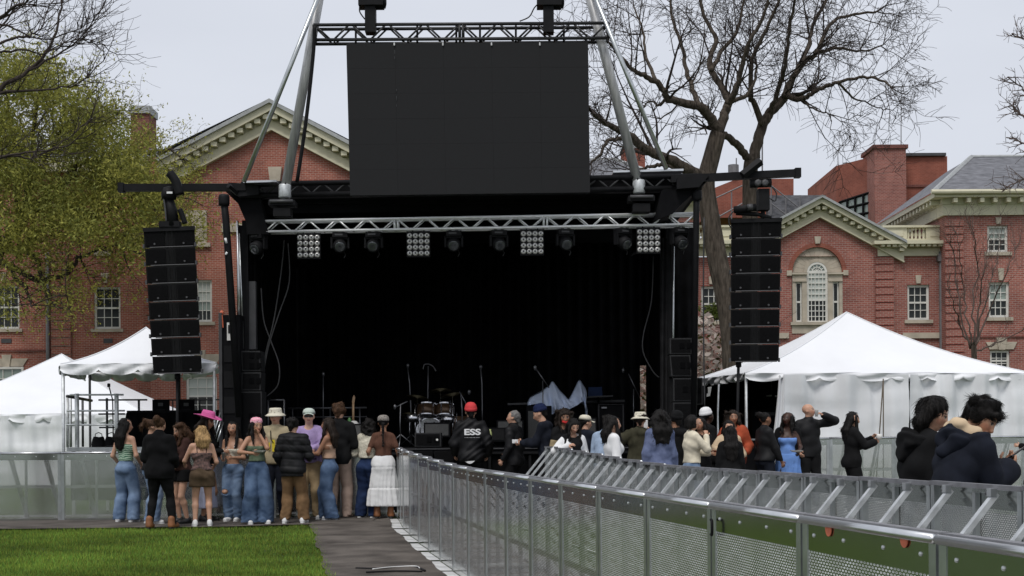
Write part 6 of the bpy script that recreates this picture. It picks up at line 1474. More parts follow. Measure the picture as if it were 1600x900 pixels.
for x0, x1, lb in ((238, 264, 'black monitor back on the draped desk, nearer the railings'), (279, 303, 'black monitor back on the draped desk, nearer the stage')):
    a, b_ = P(x0, 640, 28.5), P(x1, 624, 28.5); q = thing('monitor', lb, 'monitor', ((a.x + b_.x) / 2, 28.5, zT))
    MB().box2((a.x, 28.5, a.z - .02), (b_.x, 28.56, b_.z)).build('screen_case', M['black_matte'], q, world=True); MB().box2(((a.x + b_.x) / 2 - .08, 28.48, zT), ((a.x + b_.x) / 2 + .08, 28.62, zT + .025)).build('foot', M['black'], q, world=True); MB().box(((a.x + b_.x) / 2, 28.493, (a.z + b_.z) / 2), (.09, .012, .06)).build('back_plate', M['grey_dark'], q, world=True)
t = thing('desk_rail', 'thin dark rail above the draped desk between its monitors and pole', 'rail', P(305, 640, 28.9)); MB().tube(P(265, 625, 28.9), P(349, 624.5, 28.9), .014, n=5).build('bar', M['grey_dark'], t, True, True)
for x in (270, 312, 345): MB().tube(P(x, 625, 28.9), Vector((P(x, 625, 28.9).x, 28.9, zT)), .014, n=5).build('upright', M['grey_dark'], t, True, True)
t = thing('stair_rail', 'silver handrails of steps slanting up behind the pink cowboy hat', 'handrail', P(348, 690, 26.6))
for k in range(3): MB().path([P(340 - k * 3, 690 - k * 6, 26.7), P(349 - k * 1.5, 660 - k * 10, 26.9)], .015, 5).build('rail', M['alu_dull'], t, True, True)
# ================================================================ PEOPLE
M['skin'] = attr_mat('skin', 0.5, 0.35, noise=0.06, nscale=60, sss=0.08)
M['hair'] = {}
def surfnet(Fd, ax):
    """Surface of Fd < 0 on a grid with the axes ax."""
    S = Fd < 0; nx, ny, nz = S.shape
    cnt = np.zeros((nx - 1, ny - 1, nz - 1), np.int8)
    for i in (0, 1):
        for j in (0, 1):
            for k in (0, 1): cnt += S[i:nx - 1 + i, j:ny - 1 + j, k:nz - 1 + k]
    act = (cnt > 0) & (cnt < 8); I = np.argwhere(act); n = len(I)
    if n == 0: return np.zeros((0, 3)), np.zeros((0, 4), int)
    idx = -np.ones(act.shape, np.int64); idx[act] = np.arange(n)
    off = np.array([[i, j, k] for i in (0, 1) for j in (0, 1) for k in (0, 1)])
    cv = np.stack([Fd[I[:, 0] + o[0], I[:, 1] + o[1], I[:, 2] + o[2]] for o in off], 1)
    acc = np.zeros((n, 3)); num = np.zeros(n)
    for a in range(8):
        for b in range(a + 1, 8):
            if np.abs(off[a] - off[b]).sum() != 1: continue
            fa, fb = cv[:, a], cv[:, b]; m = (fa < 0) != (fb < 0); t = np.where(m, fa / np.where(m, fa - fb, 1), 0)
            acc += np.where(m[:, None], off[a] + t[:, None] * (off[b] - off[a]), 0); num += m
    loc = acc / num[:, None]; V = np.empty((n, 3))
    for d in range(3):
        x0 = ax[d][I[:, d]]; x1 = ax[d][I[:, d] + 1]; V[:, d] = x0 + (x1 - x0) * loc[:, d]
    Q = []
    for d in range(3):
        e1, e2 = (d + 1) % 3, (d + 2) % 3
        sl = [slice(None)] * 3; sl[d] = slice(0, -1); A = S[tuple(sl)]; sl[d] = slice(1, None); B = S[tuple(sl)]
        E = np.argwhere(A != B); E = E[(E[:, e1] > 0) & (E[:, e2] > 0) & (E[:, e1] < S.shape[e1] - 1) & (E[:, e2] < S.shape[e2] - 1)]
        if not len(E): continue
        ins = A[tuple(E.T)]; c = []
        for (p, q) in ((1, 1), (0, 1), (0, 0), (1, 0)):
            G = E.copy(); G[:, e1] -= p; G[:, e2] -= q; c.append(idx[tuple(G.T)])
        q4 = np.stack(c, 1); q4[~ins] = q4[~ins][:, ::-1]; Q.append(q4)
    return V, np.vstack(Q)
def axis(lo, hi, h, fine=None, hf=None):
    out = [lo]
    while out[-1] < hi:
        x = out[-1]; out.append(x + (hf if fine and fine[0] <= x <= fine[1] else h))
    return np.array(out)
class Sdf:
    """Blend of tapered limbs; each (a, b, ra, rb, squash axis, squash)."""
    def __init__(s): s.pr = []; s.cuts = []; s.sub = []
    def cone(s, a, b, ra, rb=None, w=None, sq=1.0, k=.025): s.pr.append((np.array(a, float), np.array(b, float), ra, ra if rb is None else rb, None if w is None else np.array(w, float), sq, k)); return s
    def ball(s, c, r, w=None, sq=1.0, k=.02): return s.cone(c, c, r, r, w, sq, k)
    def cut(s, p, n): s.cuts.append((np.array(p, float), np.array(n, float))); return s
    def minus(s, c, r, k=.01): s.sub.append((np.array(c, float), r, k)); return s
    def mesh(s, name, m, h, disp=None, fine=None, hf=None, smooth_it=0):
        lo = np.min([np.minimum(p[0], p[1]) - max(p[2], p[3]) * max(1, p[5]) for p in s.pr], 0) - .05
        hi = np.max([np.maximum(p[0], p[1]) + max(p[2], p[3]) * max(1, p[5]) for p in s.pr], 0) + .05
        ax = [axis(lo[d], hi[d], h, (fine[0][d], fine[1][d]) if fine else None, hf) for d in range(3)]
        Fd = np.full([len(a) for a in ax], .3)
        for (a, b, ra, rb, w, sq, k) in s.pr:
            R_ = max(ra, rb) * max(1, sq) + max(k, .02) + h * 2.2
            sl = []
            for d in range(3):
                i0 = max(0, np.searchsorted(ax[d], min(a[d], b[d]) - R_) - 1); i1 = min(len(ax[d]), np.searchsorted(ax[d], max(a[d], b[d]) + R_) + 1); sl.append(slice(i0, i1))
            X, Y, Z = np.meshgrid(ax[0][sl[0]], ax[1][sl[1]], ax[2][sl[2]], indexing='ij')
            q = np.stack([X - a[0], Y - a[1], Z - a[2]], -1); e = b - a
            if w is not None:
                q = q + (q @ w)[..., None] * w * (1 / sq - 1); e = e + (e @ w) * w * (1 / sq - 1)
            L2 = e @ e; t = np.clip((q @ e) / L2, 0, 1) if L2 > 1e-9 else np.zeros(X.shape)
            d_ = np.linalg.norm(q - t[..., None] * e, axis=-1) - (ra + (rb - ra) * t)
            if w is not None and sq < 1: d_ = d_ * (sq ** .5)
            f = Fd[tuple(sl)]; hh = np.clip(.5 + .5 * (f - d_) / k, 0, 1); Fd[tuple(sl)] = f + (d_ - f) * hh - k * hh * (1 - hh)
        if s.sub or s.cuts or disp is not None:
            X, Y, Z = np.meshgrid(*ax, indexing='ij')
            if disp is not None:
                near = np.abs(Fd) < .07; Fd[near] += disp(X[near], Y[near], Z[near])
            for (c, r, k) in s.sub:
                d_ = r - np.sqrt((X - c[0]) ** 2 + (Y - c[1]) ** 2 + (Z - c[2]) ** 2); hh = np.clip(.5 + .5 * (d_ - Fd) / k, 0, 1); Fd = Fd + (d_ - Fd) * hh + k * hh * (1 - hh)
            for (p, n) in s.cuts:
                n = n / np.linalg.norm(n); Fd = np.maximum(Fd, (X - p[0]) * n[0] + (Y - p[1]) * n[1] + (Z - p[2]) * n[2])
        V, Q = surfnet(Fd, ax)
        return V, Q
def sdf_obj(S, name, m, parent, h, disp=None, fine=None, hf=None):
    V, Q = S.mesh(name, m, h, disp, fine, hf)
    if not len(Q): return None
    return link(name, mesh_np(name, V, Q, m, True), parent)
def folds(seed, A=.006, f=22.0, quilt=0.0, qf=55.0, strand=0.0):
    r = np.random.default_rng(seed); ks = r.normal(size=(5, 3)); ks /= np.linalg.norm(ks, axis=1)[:, None]; ks *= f * (.6 + .8 * r.random((5, 1))); ph = r.random(5) * 6.28
    def fn(x, y, z):
        d = 0
        for i in range(5):
            wv = .9 * np.sin(ks[(i + 1) % 5, 0] * .5 * x + ks[(i + 2) % 5, 1] * .5 * z + ph[i])
            d = d + np.sin(ks[i, 0] * x + ks[i, 1] * y + ks[i, 2] * z + ph[i] + wv)
        d = d * A * .45
        if f < 30: d = d + A * .34 * np.sin(ks[0, 0] * 2.7 * x + ks[1, 1] * 2.7 * y + ks[2, 2] * 2.9 * z + 2.2 * np.sin(ks[3, 2] * 1.3 * z + ks[4, 0] * x)) * (1 + np.sin(ks[1, 2] * z * .6 + ph[2]))
        if quilt: d = d + quilt * (1 - np.abs(np.sin(z * qf * .5 + .25 * np.sin(x * 7)))) ** 2
        if strand:
            an = np.arctan2(y, x); d = d + strand * np.sin(an * 26 + 5 * np.sin(z * 9 + ph[0])) + strand * .7 * np.sin(x * 90 + z * 14 + ph[1]) * np.sin(y * 80 + ph[2])
        return d
    return fn
def cloth(name, col, var=.14, rough=.9, scale=9, bump=.25, col2=None, stretch=(1, 1, 1), spec=.15, sheen=0.0):
    return mat(name, col, rough, var=var, scale=scale, bump=bump, bscale=120, col2=col2, stretch=stretch, spec=spec, sheen=sheen, dist=.004)
def stripes(name, c1, c2, freq, axis_=2, warp=3.0):
    m, N, Lk, b = _new(name); t = N.new('ShaderNodeTexCoord'); wv = N.new('ShaderNodeTexWave'); wv.bands_direction = 'XYZ'[axis_]; wv.inputs['Scale'].default_value = freq; wv.inputs['Distortion'].default_value = warp; wv.inputs['Detail'].default_value = 2
    Lk(t.outputs['Object'], wv.inputs['Vector']); r = N.new('ShaderNodeValToRGB'); r.color_ramp.elements[0].position = .4; r.color_ramp.elements[0].color = (*c1, 1); r.color_ramp.elements[1].position = .55; r.color_ramp.elements[1].color = (*c2, 1)
    Lk(wv.outputs['Fac'], r.inputs[0]); Lk(r.outputs[0], b.inputs['Base Color']); b.inputs['Roughness'].default_value = .85; return m
def hairmat(col):
    k = tuple(col)
    if k not in M['hair']:
        M['hair'][k] = mat('hair', col, .55, var=.45, scale=14, bump=.6, bscale=60, stretch=(6, 6, .7), spec=.16, col2=[c * 1.9 for c in col], dist=.01)
    return M['hair'][k]
BLACKH = (.008, .007, .0065); DARKB = (.016, .011, .008); BROWN = (.05, .026, .014); BLONDE = (.30, .19, .085); GREYH = (.14, .135, .13)
C = {}
C['denim'] = cloth('blue_denim', (.10, .165, .285), .3, scale=5, col2=(.21, .29, .42)); C['denim_mid'] = cloth('mid_denim', (.045, .083, .165), .35, scale=5, col2=(.12, .18, .29)); C['denim_dark'] = cloth('dark_denim', (.010, .018, .05), .35, scale=6, col2=(.022, .04, .10)); C['denim_light'] = cloth('light_denim', (.12, .19, .32), .25, scale=5, col2=(.27, .35, .47))
C['black'] = cloth('black_cloth', (.0075, .0075, .008), .3); C['black_shiny'] = cloth('black_nylon', (.009, .009, .010), .3, .6, spec=.2); C['fuzzy'] = cloth('fuzzy_black', (.006, .006, .0065), .3, 1.0, bump=1.0)
C['navy'] = cloth('navy_cloth', (.010, .012, .019), .3); C['olive'] = cloth('olive_cloth', (.045, .042, .026), .25); C['khaki'] = cloth('khaki_twill', (.30, .22, .125), .2); C['tan_pants'] = cloth('brown_twill', (.16, .095, .048), .25); C['beige'] = cloth('beige_twill', (.42, .31, .25), .15)
C['sand'] = cloth('sand_knit', (.37, .31, .20), .12); C['lav'] = cloth('lavender_fleece', (.33, .25, .44), .15); C['purple'] = cloth('dark_purple', (.10, .07, .14), .2); C['cream'] = cloth('cream_knit', (.66, .60, .47), .1, bump=.6, scale=20); C['white'] = cloth('white_cotton', (.72, .72, .72), .06); C['brown_top'] = cloth('brown_rib', (.095, .045, .030), .2, stretch=(8, 8, 1))
C['brown_short'] = cloth('brown_corduroy', (.085, .058, .036), .25); C['brown_jkt'] = cloth('brown_jacket', (.045, .022, .018), .3); C['red_cloth'] = cloth('rust_red', (.33, .065, .03), .25); C['ltblue'] = cloth('light_blue_denim', (.30, .38, .50), .18); C['slateblue'] = cloth('slate_blue_denim', (.09, .115, .21), .25, col2=(.16, .19, .31)); C['blue_dress'] = cloth('cornflower_blue', (.16, .30, .66), .12)
C['lavskirt'] = cloth('pale_lilac', (.50, .52, .66), .08); C['green_str'] = stripes('green_satin', (.05, .15, .09), (.42, .55, .42), 9, 2, 6.0); C['sage'] = cloth('sage_knit', (.11, .145, .095), .15); C['floral'] = mat('floral_print', (.07, .055, .055), .9, var=.5, scale=30, col2=(.20, .115, .10)); C['tanstripe'] = stripes('tan_rib', (.33, .19, .12), (.52, .36, .26), 16, 2, 1.0); C['camel'] = cloth('camel_cloth', (.28, .22, .13), .2); C['crochet'] = mat('cream_crochet', (.60, .56, .45), .95, var=.25, scale=45, bump=1.0, bscale=70)
C['pink'] = cloth('hot_pink_felt', (.62, .13, .33), .12); C['pinkb'] = stripes('pink_bandana', (.72, .18, .30), (.80, .55, .58), 14, 2, 4.0); C['offwhite'] = cloth('off_white_canvas', (.62, .58, .47), .1); C['cap'] = cloth('pale_green_cap', (.50, .56, .50), .1); C['redb'] = stripes('red_knit', (.50, .02, .03), (.62, .06, .06), 20, 2, 1.0); C['navyb'] = cloth('navy_knit', (.010, .016, .05), .25, stretch=(6, 6, 1)); C['peach'] = cloth('peach_fleece', (.55, .42, .28), .08)
C['shoe_white'] = mat('white_leather', (.68, .68, .67), .5, var=.08); C['shoe_black'] = mat('black_leather', (.012, .012, .012), .45, var=.2); C['boot'] = mat('tan_boot_leather', (.22, .085, .03), .6, var=.25); C['phone'] = mat('phone_glass', (.05, .055, .07), .1, var=.1); C['scarf'] = mat('printed_scarf', (.06, .05, .045), .9, var=.6, scale=60, col2=(.40, .36, .32)); C['red_mark'] = cloth('red_fabric', (.42, .03, .03), .2); C['yellow'] = mat('yellow_print', (.62, .48, .02), .8, var=.1)
LIGHT = (.52, .30, .205); TANS = (.40, .215, .135); MED = (.29, .145, .085); BRN = (.12, .055, .032); DEEP = (.05, .022, .014); PALE = (.60, .38, .28)
def ik(a, c, l1, l2, hint):
    """Joint between a and c for two bones; c is pulled in if it is out of reach."""
    a, c, hint = Vector(a), Vector(c), Vector(hint); d = c - a; D = d.length
    if D > (l1 + l2) * .998: c = a + d * ((l1 + l2) * .998 / D); d = c - a; D = d.length
    x = (l1 * l1 - l2 * l2 + D * D) / (2 * D); h = math.sqrt(max(0, l1 * l1 - x * x)); n = d / D; hv = hint - n * hint.dot(n)
    hv = hv.normalized() if hv.length > 1e-6 else Vector((0, 0, -1)); return a + n * x + hv * h, c
N_PEOPLE = [0]
def person(label, px, Y, top, rz, skin=LIGHT, sex='f', hair=('long', BLACKH), top_w=None, legs=None, shoes=('sneaker', 'shoe_white'), hat=None, lean=0.0, side=0.0, hy=0.0, hp=0.0, hr=0.0, larm=None, rarm=None, feet=None, build=1.0, hatup=.02, group=None, extra=None, h=.0165, hb=None, H=None, xoff=0.0, z0=None, curl=.6, lnorm=None, rnorm=None):
    """A figure standing at px in the photograph, at distance Y, facing rz degrees (0 = away from the camera, 90 = towards the left, 180 = towards the camera).
    larm, rarm: hand targets for the left (-x) and right (+x) hand in body space for a height of 1.75 m, and optional elbow hints."""
    N_PEOPLE[0] += 1; seed = N_PEOPLE[0]
    bx = P(px, 700, Y).x; g = gz(bx, Y) + .034 if z0 is None else z0; Ht = H or (P(px, top, Y).z - g - hatup); k = Ht / 1.75
    fem = sex == 'f'; rzr = R(rz)
    # ---- joints (metres at 1.75 m), front = +y
    sw = (.150 if fem else .178) * build; hw = .085 if not fem else .088
    pel = Vector((0, 0, .95)); Rl = Matrix.Rotation(-R(lean), 3, 'X') @ Matrix.Rotation(R(side), 3, 'Y')
    U = lambda v: pel + Rl @ (Vector(v) - pel)
    sh = {-1: U((-sw, -.005, 1.43)), 1: U((sw, -.005, 1.43))}
    nb, nt_ = U((0, -.015, 1.47)), U((0, .012, 1.555))
    Rh = Rl @ Matrix.Rotation(R(hy), 3, 'Z') @ Matrix.Rotation(-R(hp), 3, 'X') @ Matrix.Rotation(R(hr), 3, 'Y')
    HC = nt_ + Rl @ Vector((0, .0, .02)); Hd = lambda v: HC + Rh @ Vector(v)   # head frame: origin at the top of the neck, centre about .085 up
    fw = lambda M_: tuple(M_ @ Vector((0, 1, 0)))
    wl = fw(Rl); wh = fw(Rh)
    fts = feet or ((-.115, 0.0), (.12, 0.03))
    knees, ank = {}, {}
    for s_, ft in zip((-1, 1), fts):
        hip = Vector((s_ * hw, 0, .90)); knees[s_], ank[s_] = ik(hip, Vector((ft[0], ft[1] - .03, .085)), .425, .415, Vector((s_ * .1, 1, 0)))
    elb, wri, hdir = {}, {}, {}
    dflt = {-1: ((-.24, .04, .82), (-.5, -1, 0)), 1: ((.24, .04, .82), (.5, -1, 0))}
    for s_, arm in ((-1, larm), (1, rarm)):
        tgt, hint = dflt[s_] if arm is None else (arm if isinstance(arm[0], (tuple, list)) else (arm, (s_ * .40, -.7, -.6)))
        elb[s_], wri[s_] = ik(sh[s_], Vector(tgt), .30, .255, Vector(hint)); hdir[s_] = (wri[s_] - elb[s_]).normalized()
    K = lambda v: tuple(Vector(v) * k)
    root_loc = (bx + xoff, Y, g)
    # ---- the body, one continuous skin
    S = Sdf(); c = lambda a, b, ra, rb=None, w=None, sq=1.0, kk=.03: S.cone(K(a), K(b), ra * k, None if rb is None else rb * k, w, sq, kk * k)
    bw = build; wa = .092 if fem else .112
    c((-.055, 0, .93), (.055, 0, .93), .108 * bw, None, (0, 1, 0), .86); c((0, 0, .95), U((0, 0, 1.12)), .125 * bw, wa * bw * 1.12, wl, .74); c(U((0, 0, 1.10)), U((0, .0, 1.30)), wa * bw * 1.15, .135 * bw, wl, .74)
    c(U((-.065, 0, 1.29)), U((.065, 0, 1.29)), .108 * bw, None, wl, .86); c(U((-sw * .72, -.01, 1.415)), U((sw * .72, -.01, 1.415)), .062, None, wl, .9)
    if fem:
        for s_ in (-1, 1): S.ball(K(U((s_ * .072, .078, 1.275))), .058 * k, None, 1, .03 * k)
    for s_ in (-1, 1): S.ball(K((s_ * .068, -.048, .90)), .080 * bw * k, None, 1, .02 * k)
    c(nb - Rl @ Vector((0, 0, .03)), Hd((0, -.005, .03)), .056 if fem else .064, .050 if fem else .058)
    for s_ in (-1, 1): c(nb + Rl @ Vector((0, -.005, .0)), U((s_ * sw * .75, -.01, 1.435)), .047, .045)
    S.ball(K(Hd((0, -.012, .115))), .089 * k, wh, 1.13, .02 * k); c(Hd((0, .03, .055)), Hd((0, .052, .012)), .062, .038, None, 1, .035); S.ball(K(Hd((0, .045, .07))), .058 * k, None, 1, .04 * k)
    c(Hd((0, .094, .088)), Hd((0, .112, .058)), .010, .0155, None, 1, .014)
    for s_ in (-1, 1):
        S.ball(K(Hd((s_ * .084, -.005, .075))), .024 * k, tuple(Rh @ Vector((1, 0, 0))), .4, .012 * k)
        S.minus(K(Hd((s_ * .034, .112, .097))), .018 * k, .012 * k)
    c(Hd((-.018, .094, .030)), Hd((.018, .094, .030)), .010, None, None, 1, .010)
    for s_ in (-1, 1):
        hip = Vector((s_ * hw, 0, .90)); c(hip, knees[s_], .088 * bw, .056, None, 1, .05); mid = knees[s_].lerp(ank[s_], .3) + Vector((0, -.015, 0)); c(knees[s_], mid, .054, .056); c(mid, ank[s_], .055, .036)
        toe = ank[s_] + Vector((s_ * .02, .15, -.052)); c(ank[s_] + Vector((0, -.025, -.05)), toe, .034, .026)
        c(sh[s_], elb[s_], .052 * bw if not fem else .045 * bw, .037); c(elb[s_], wri[s_], .038, .026)
    # hands: palm, four unequal bent fingers, a thumb from the side of the palm
    fg = MB(); hands = []
    for s_ in (-1, 1):
        d = hdir[s_].copy(); nrm = (lnorm if s_ < 0 else rnorm); nrm = Vector(nrm) if nrm else Vector((-s_, .15, -.1)); nrm = (nrm - d * nrm.dot(d)).normalized(); sd = d.cross(nrm).normalized()
        if sd.dot(Vector((0, 1, .6))) < 0: sd = -sd
        kn = wri[s_] + d * .085; c(wri[s_] + d * .02, kn - d * .01, .030, .036, tuple(nrm), .5, .012)
        for i, (o_, L_) in enumerate(((.030, .068), (.010, .078), (-.010, .072), (-.029, .056))):
            p0 = wri[s_] + d * .07 + sd * o_; b0 = .25 + .1 * i * curl; pts = [p0]; dd = d.copy()
            for j, fr in enumerate((.45, .32, .26)):
                dd = (Matrix.Rotation(0, 3, 'X') @ (dd * math.cos(curl * (.55 + .08 * i)) + nrm * math.sin(curl * (.55 + .08 * i)))).normalized() if j or curl > .2 else dd
                if j == 0: dd = (d * math.cos(curl * .4) + nrm * math.sin(curl * .4)).normalized()
                else: dd = (dd + nrm * .55 * curl).normalized()
                pts.append(pts[-1] + dd * L_ * fr * 1.05)
            fg.path([K(p) for p in pts], [.0098 * k, .0092 * k, .0085 * k, .0066 * k], 6)
        tb = wri[s_] + d * .03 + sd * .03; t1 = tb + (sd * .75 + d * .6 + nrm * .3).normalized() * .04; t2 = t1 + (d * .85 + sd * .15 + nrm * .5).normalized() * .034
        fg.path([K(tb - sd * .012), K(t1), K(t2)], [.013 * k, .0105 * k, .008 * k], 6); hands.append((kn + nrm * .025, d, nrm, sd))
    fx = K(HC + Rh @ Vector((0, .02, .09))); fr_ = .135 * k
    V, Q = S.mesh('person', None, (hb or .017), None, ([fx[0] - fr_, fx[1] - fr_, fx[2] - fr_], [fx[0] + fr_, fx[1] + fr_, fx[2] + fr_]), (hb or .017) * .55)
    nF = len(V); V = np.vstack([V, np.array(fg.v)]); me = bpy.data.meshes.new('person')
    fcs = Q.tolist() + [tuple(nF + i for i in f) for f in fg.f]
    me.from_pydata(V.tolist(), [], fcs); me.polygons.foreach_set('use_smooth', [True] * len(me.polygons)); me.update(); me.materials.append(M['skin'])
    col = np.tile(np.array(skin), (len(V), 1)).astype(np.float32)
    Mi = np.array(Rh.transposed()); q = (V / k - np.array(HC)) @ Mi.T          # head frame coordinates
    def paint(cond, colr, a=1.0): col[cond] = col[cond] * (1 - a) + np.array(colr) * a
    fz = (q[:, 1] > .05) & (np.abs(q[:, 0]) < .09) & (q[:, 2] > -.03) & (q[:, 2] < .2)
    sk = np.array(skin)
    paint(fz & (np.hypot((np.abs(q[:, 0]) - .045) / 1.3, q[:, 2] - .055) < .022), sk * np.array([1.12, .85, .8]), .5)
    for s_ in (-1, 1):
        ex = (q[:, 0] - s_ * .034); paint(fz & (np.hypot(ex, (q[:, 2] - .097) * 1.6) < .0175), (.30, .26, .23), .7); paint(fz & (np.hypot(ex, q[:, 2] - .097) < .0095), (.012, .008, .006)); paint(fz & (np.abs(ex) < .021) & (np.abs(q[:, 2] - .104 + .12 * ex * s_) < .0045), (.02, .014, .012), .8)
        paint(fz & (np.abs(ex) < .025) & (np.abs(q[:, 2] - .121 + .2 * ex * s_) < .0055), np.array(hair[1]) * .8 + sk * .1, .8)
    paint(fz & (np.abs(q[:, 0]) < .026) & (np.abs(q[:, 2] - .030) < .0105), sk * np.array([.85, .45, .45]) + np.array([.04, 0, .005]), .75); paint(fz & (np.abs(q[:, 0]) < .024) & (np.abs(q[:, 2] - .030) < .0028), sk * .25, .8)
    set_col(me, col)
    body = bpy.data.objects.new('person', me); COL.objects.link(body); body.location = root_loc; body.rotation_euler = (0, 0, rzr); tag(body, label, 'person', group)
    ctx = dict(k=k, K=K, U=U, Hd=Hd, Rh=Rh, Rl=Rl, wl=wl, wh=wh, sh=sh, elb=elb, wri=wri, hdir=hdir, knees=knees, ank=ank, hw=hw, sw=sw, bw=bw, wa=wa, body=body, hands=hands, fem=fem, h=h, seed=seed, nb=nb, HC=HC)
    for t_ in (top_w or ()): garment(ctx, **t_)
    for l_ in (legs or ()): bottoms(ctx, **l_)
    if shoes: footwear(ctx, *shoes)
    if hair: do_hair(ctx, *hair)
    if hat: do_hat(ctx, *hat)
    if extra: extra(ctx)
    return body, ctx
def garment(X, name, m, t=.018, neck=1.455, hem=.90, sleeve=1.0, flare=0.0, A=.007, quilt=0.0, open_=False, front_low=0.0, collar=0.0, hood=False, f=20.0, wide=1.0, arm=.0, strap=False, skirt=0.0, z=None, frontcut=None):
    """Upper garment as a shell over the same joints: sleeve 0..1, hem height, neckline height."""
    k, K, U, wl, bw, sw, wa = X['k'], X['K'], X['U'], X['wl'], X['bw'], X['sw'], X['wa']; S = Sdf(); t = t if t < .024 else .024 + (t - .024) * .55; arm = arm * .5
    c = lambda a, b, ra, rb=None, w=None, sq=1.0, kk=.04: S.cone(K(a), K(b), ra * k, None if rb is None else rb * k, w, sq, kk * k)
    wd = wide; c(U((-.065, 0, 1.29)), U((.065, 0, 1.29)), .108 * bw + t * wd, None, wl, .88); c(U((0, 0, 1.10)), U((0, 0, 1.30)), (wa * bw * 1.15 + t * wd * 1.2), .135 * bw + t * wd, wl, .78)
    if X['fem'] and t < .04:
        for s_ in (-1, 1): c(U((s_ * .072, .078, 1.275)), U((s_ * .072, .078, 1.275)), .058 + t * .9)
    if hem < 1.08:
        c((-.06, 0, .95), U((0, 0, 1.12)), .118 * bw + t * wd, wa * bw * 1.12 + t * wd, (0, 1, 0), .86); c((.06, 0, .95), U((0, 0, 1.12)), .118 * bw + t * wd, wa * bw * 1.12 + t * wd, (0, 1, 0), .86)
        if hem < .98:
            for s_ in (-1, 1): c((s_ * .05, -.01, hem - .06), (s_ * .05, 0, .95), .115 * bw + t * wd + flare, .118 * bw + t * wd, (0, 1, 0), .9)
            for s_ in (-1, 1): c((s_ * .07, -.055, .91), (s_ * .07, -.055, .91), .088 * bw + t * .9)
    if neck > 1.36:
        c(U((-sw * .72, -.01, 1.415)), U((sw * .72, -.01, 1.415)), .062 + t * .9, None, wl, .95)
        for s_ in (-1, 1): c(X['nb'] + Vector((0, -.005, 0)), U((s_ * sw * .75, -.01, 1.435)), .047 + t * .8, .045 + t * .9)
    if collar: c(U((0, -.012, 1.46)), U((0, .0, 1.46 + collar)), .066 + t * .7, .062 + t * .8, None, 1, .02)
    if hood:
        c(U((-.09, -.085, 1.45)), U((.09, -.085, 1.45)), .050, None); c(U((-.10, -.05, 1.47)), U((-.06, .05, 1.44)), .040, .03); c(U((.10, -.05, 1.47)), U((.06, .05, 1.44)), .040, .03); c(U((0, -.10, 1.42)), U((0, -.10, 1.36)), .06, .035)
    if sleeve > 0:
        for s_ in (-1, 1):
            sh, el, wr = X['sh'][s_], X['elb'][s_], X['wri'][s_]; ra = (.050 if not X['fem'] else .044) * bw + t * .9 + arm
            if sleeve <= .5: e = sh.lerp(el, sleeve * 2 * .9); c(sh, e, ra, ra * .97 + flare * .3, None, 1, .018)
            else:
                c(sh, el, ra, .040 + t * .95 + arm, None, 1, .018); f_ = (sleeve - .5) * 2; e = el.lerp(wr, f_ - .06); c(el, e, .041 + t * .95 + arm, .032 + t * .7 + arm * .6, None, 1, .014)
    nz_ = hem if z is None else z
    S.cut(K((0, 0, nz_)), (0, 0, -1))
    if collar <= 0:
        if neck > 1.40: S.minus(K(U((0, .030, neck + .055))), .078 * k, .006 * k)
        else: S.cut(K(U((0, 0, neck))), tuple(X['Rl'] @ Vector((0, .12, 1))))
    if frontcut is not None: S.cut(K(U((0, frontcut, 1.2))), tuple(X['Rl'] @ Vector((0, 1, 0))))
    o = sdf_obj(S, name, C[m], X['body'], X['h'], folds(X['seed'] * 7 + len(name), A * k, f, quilt * k))
    return o
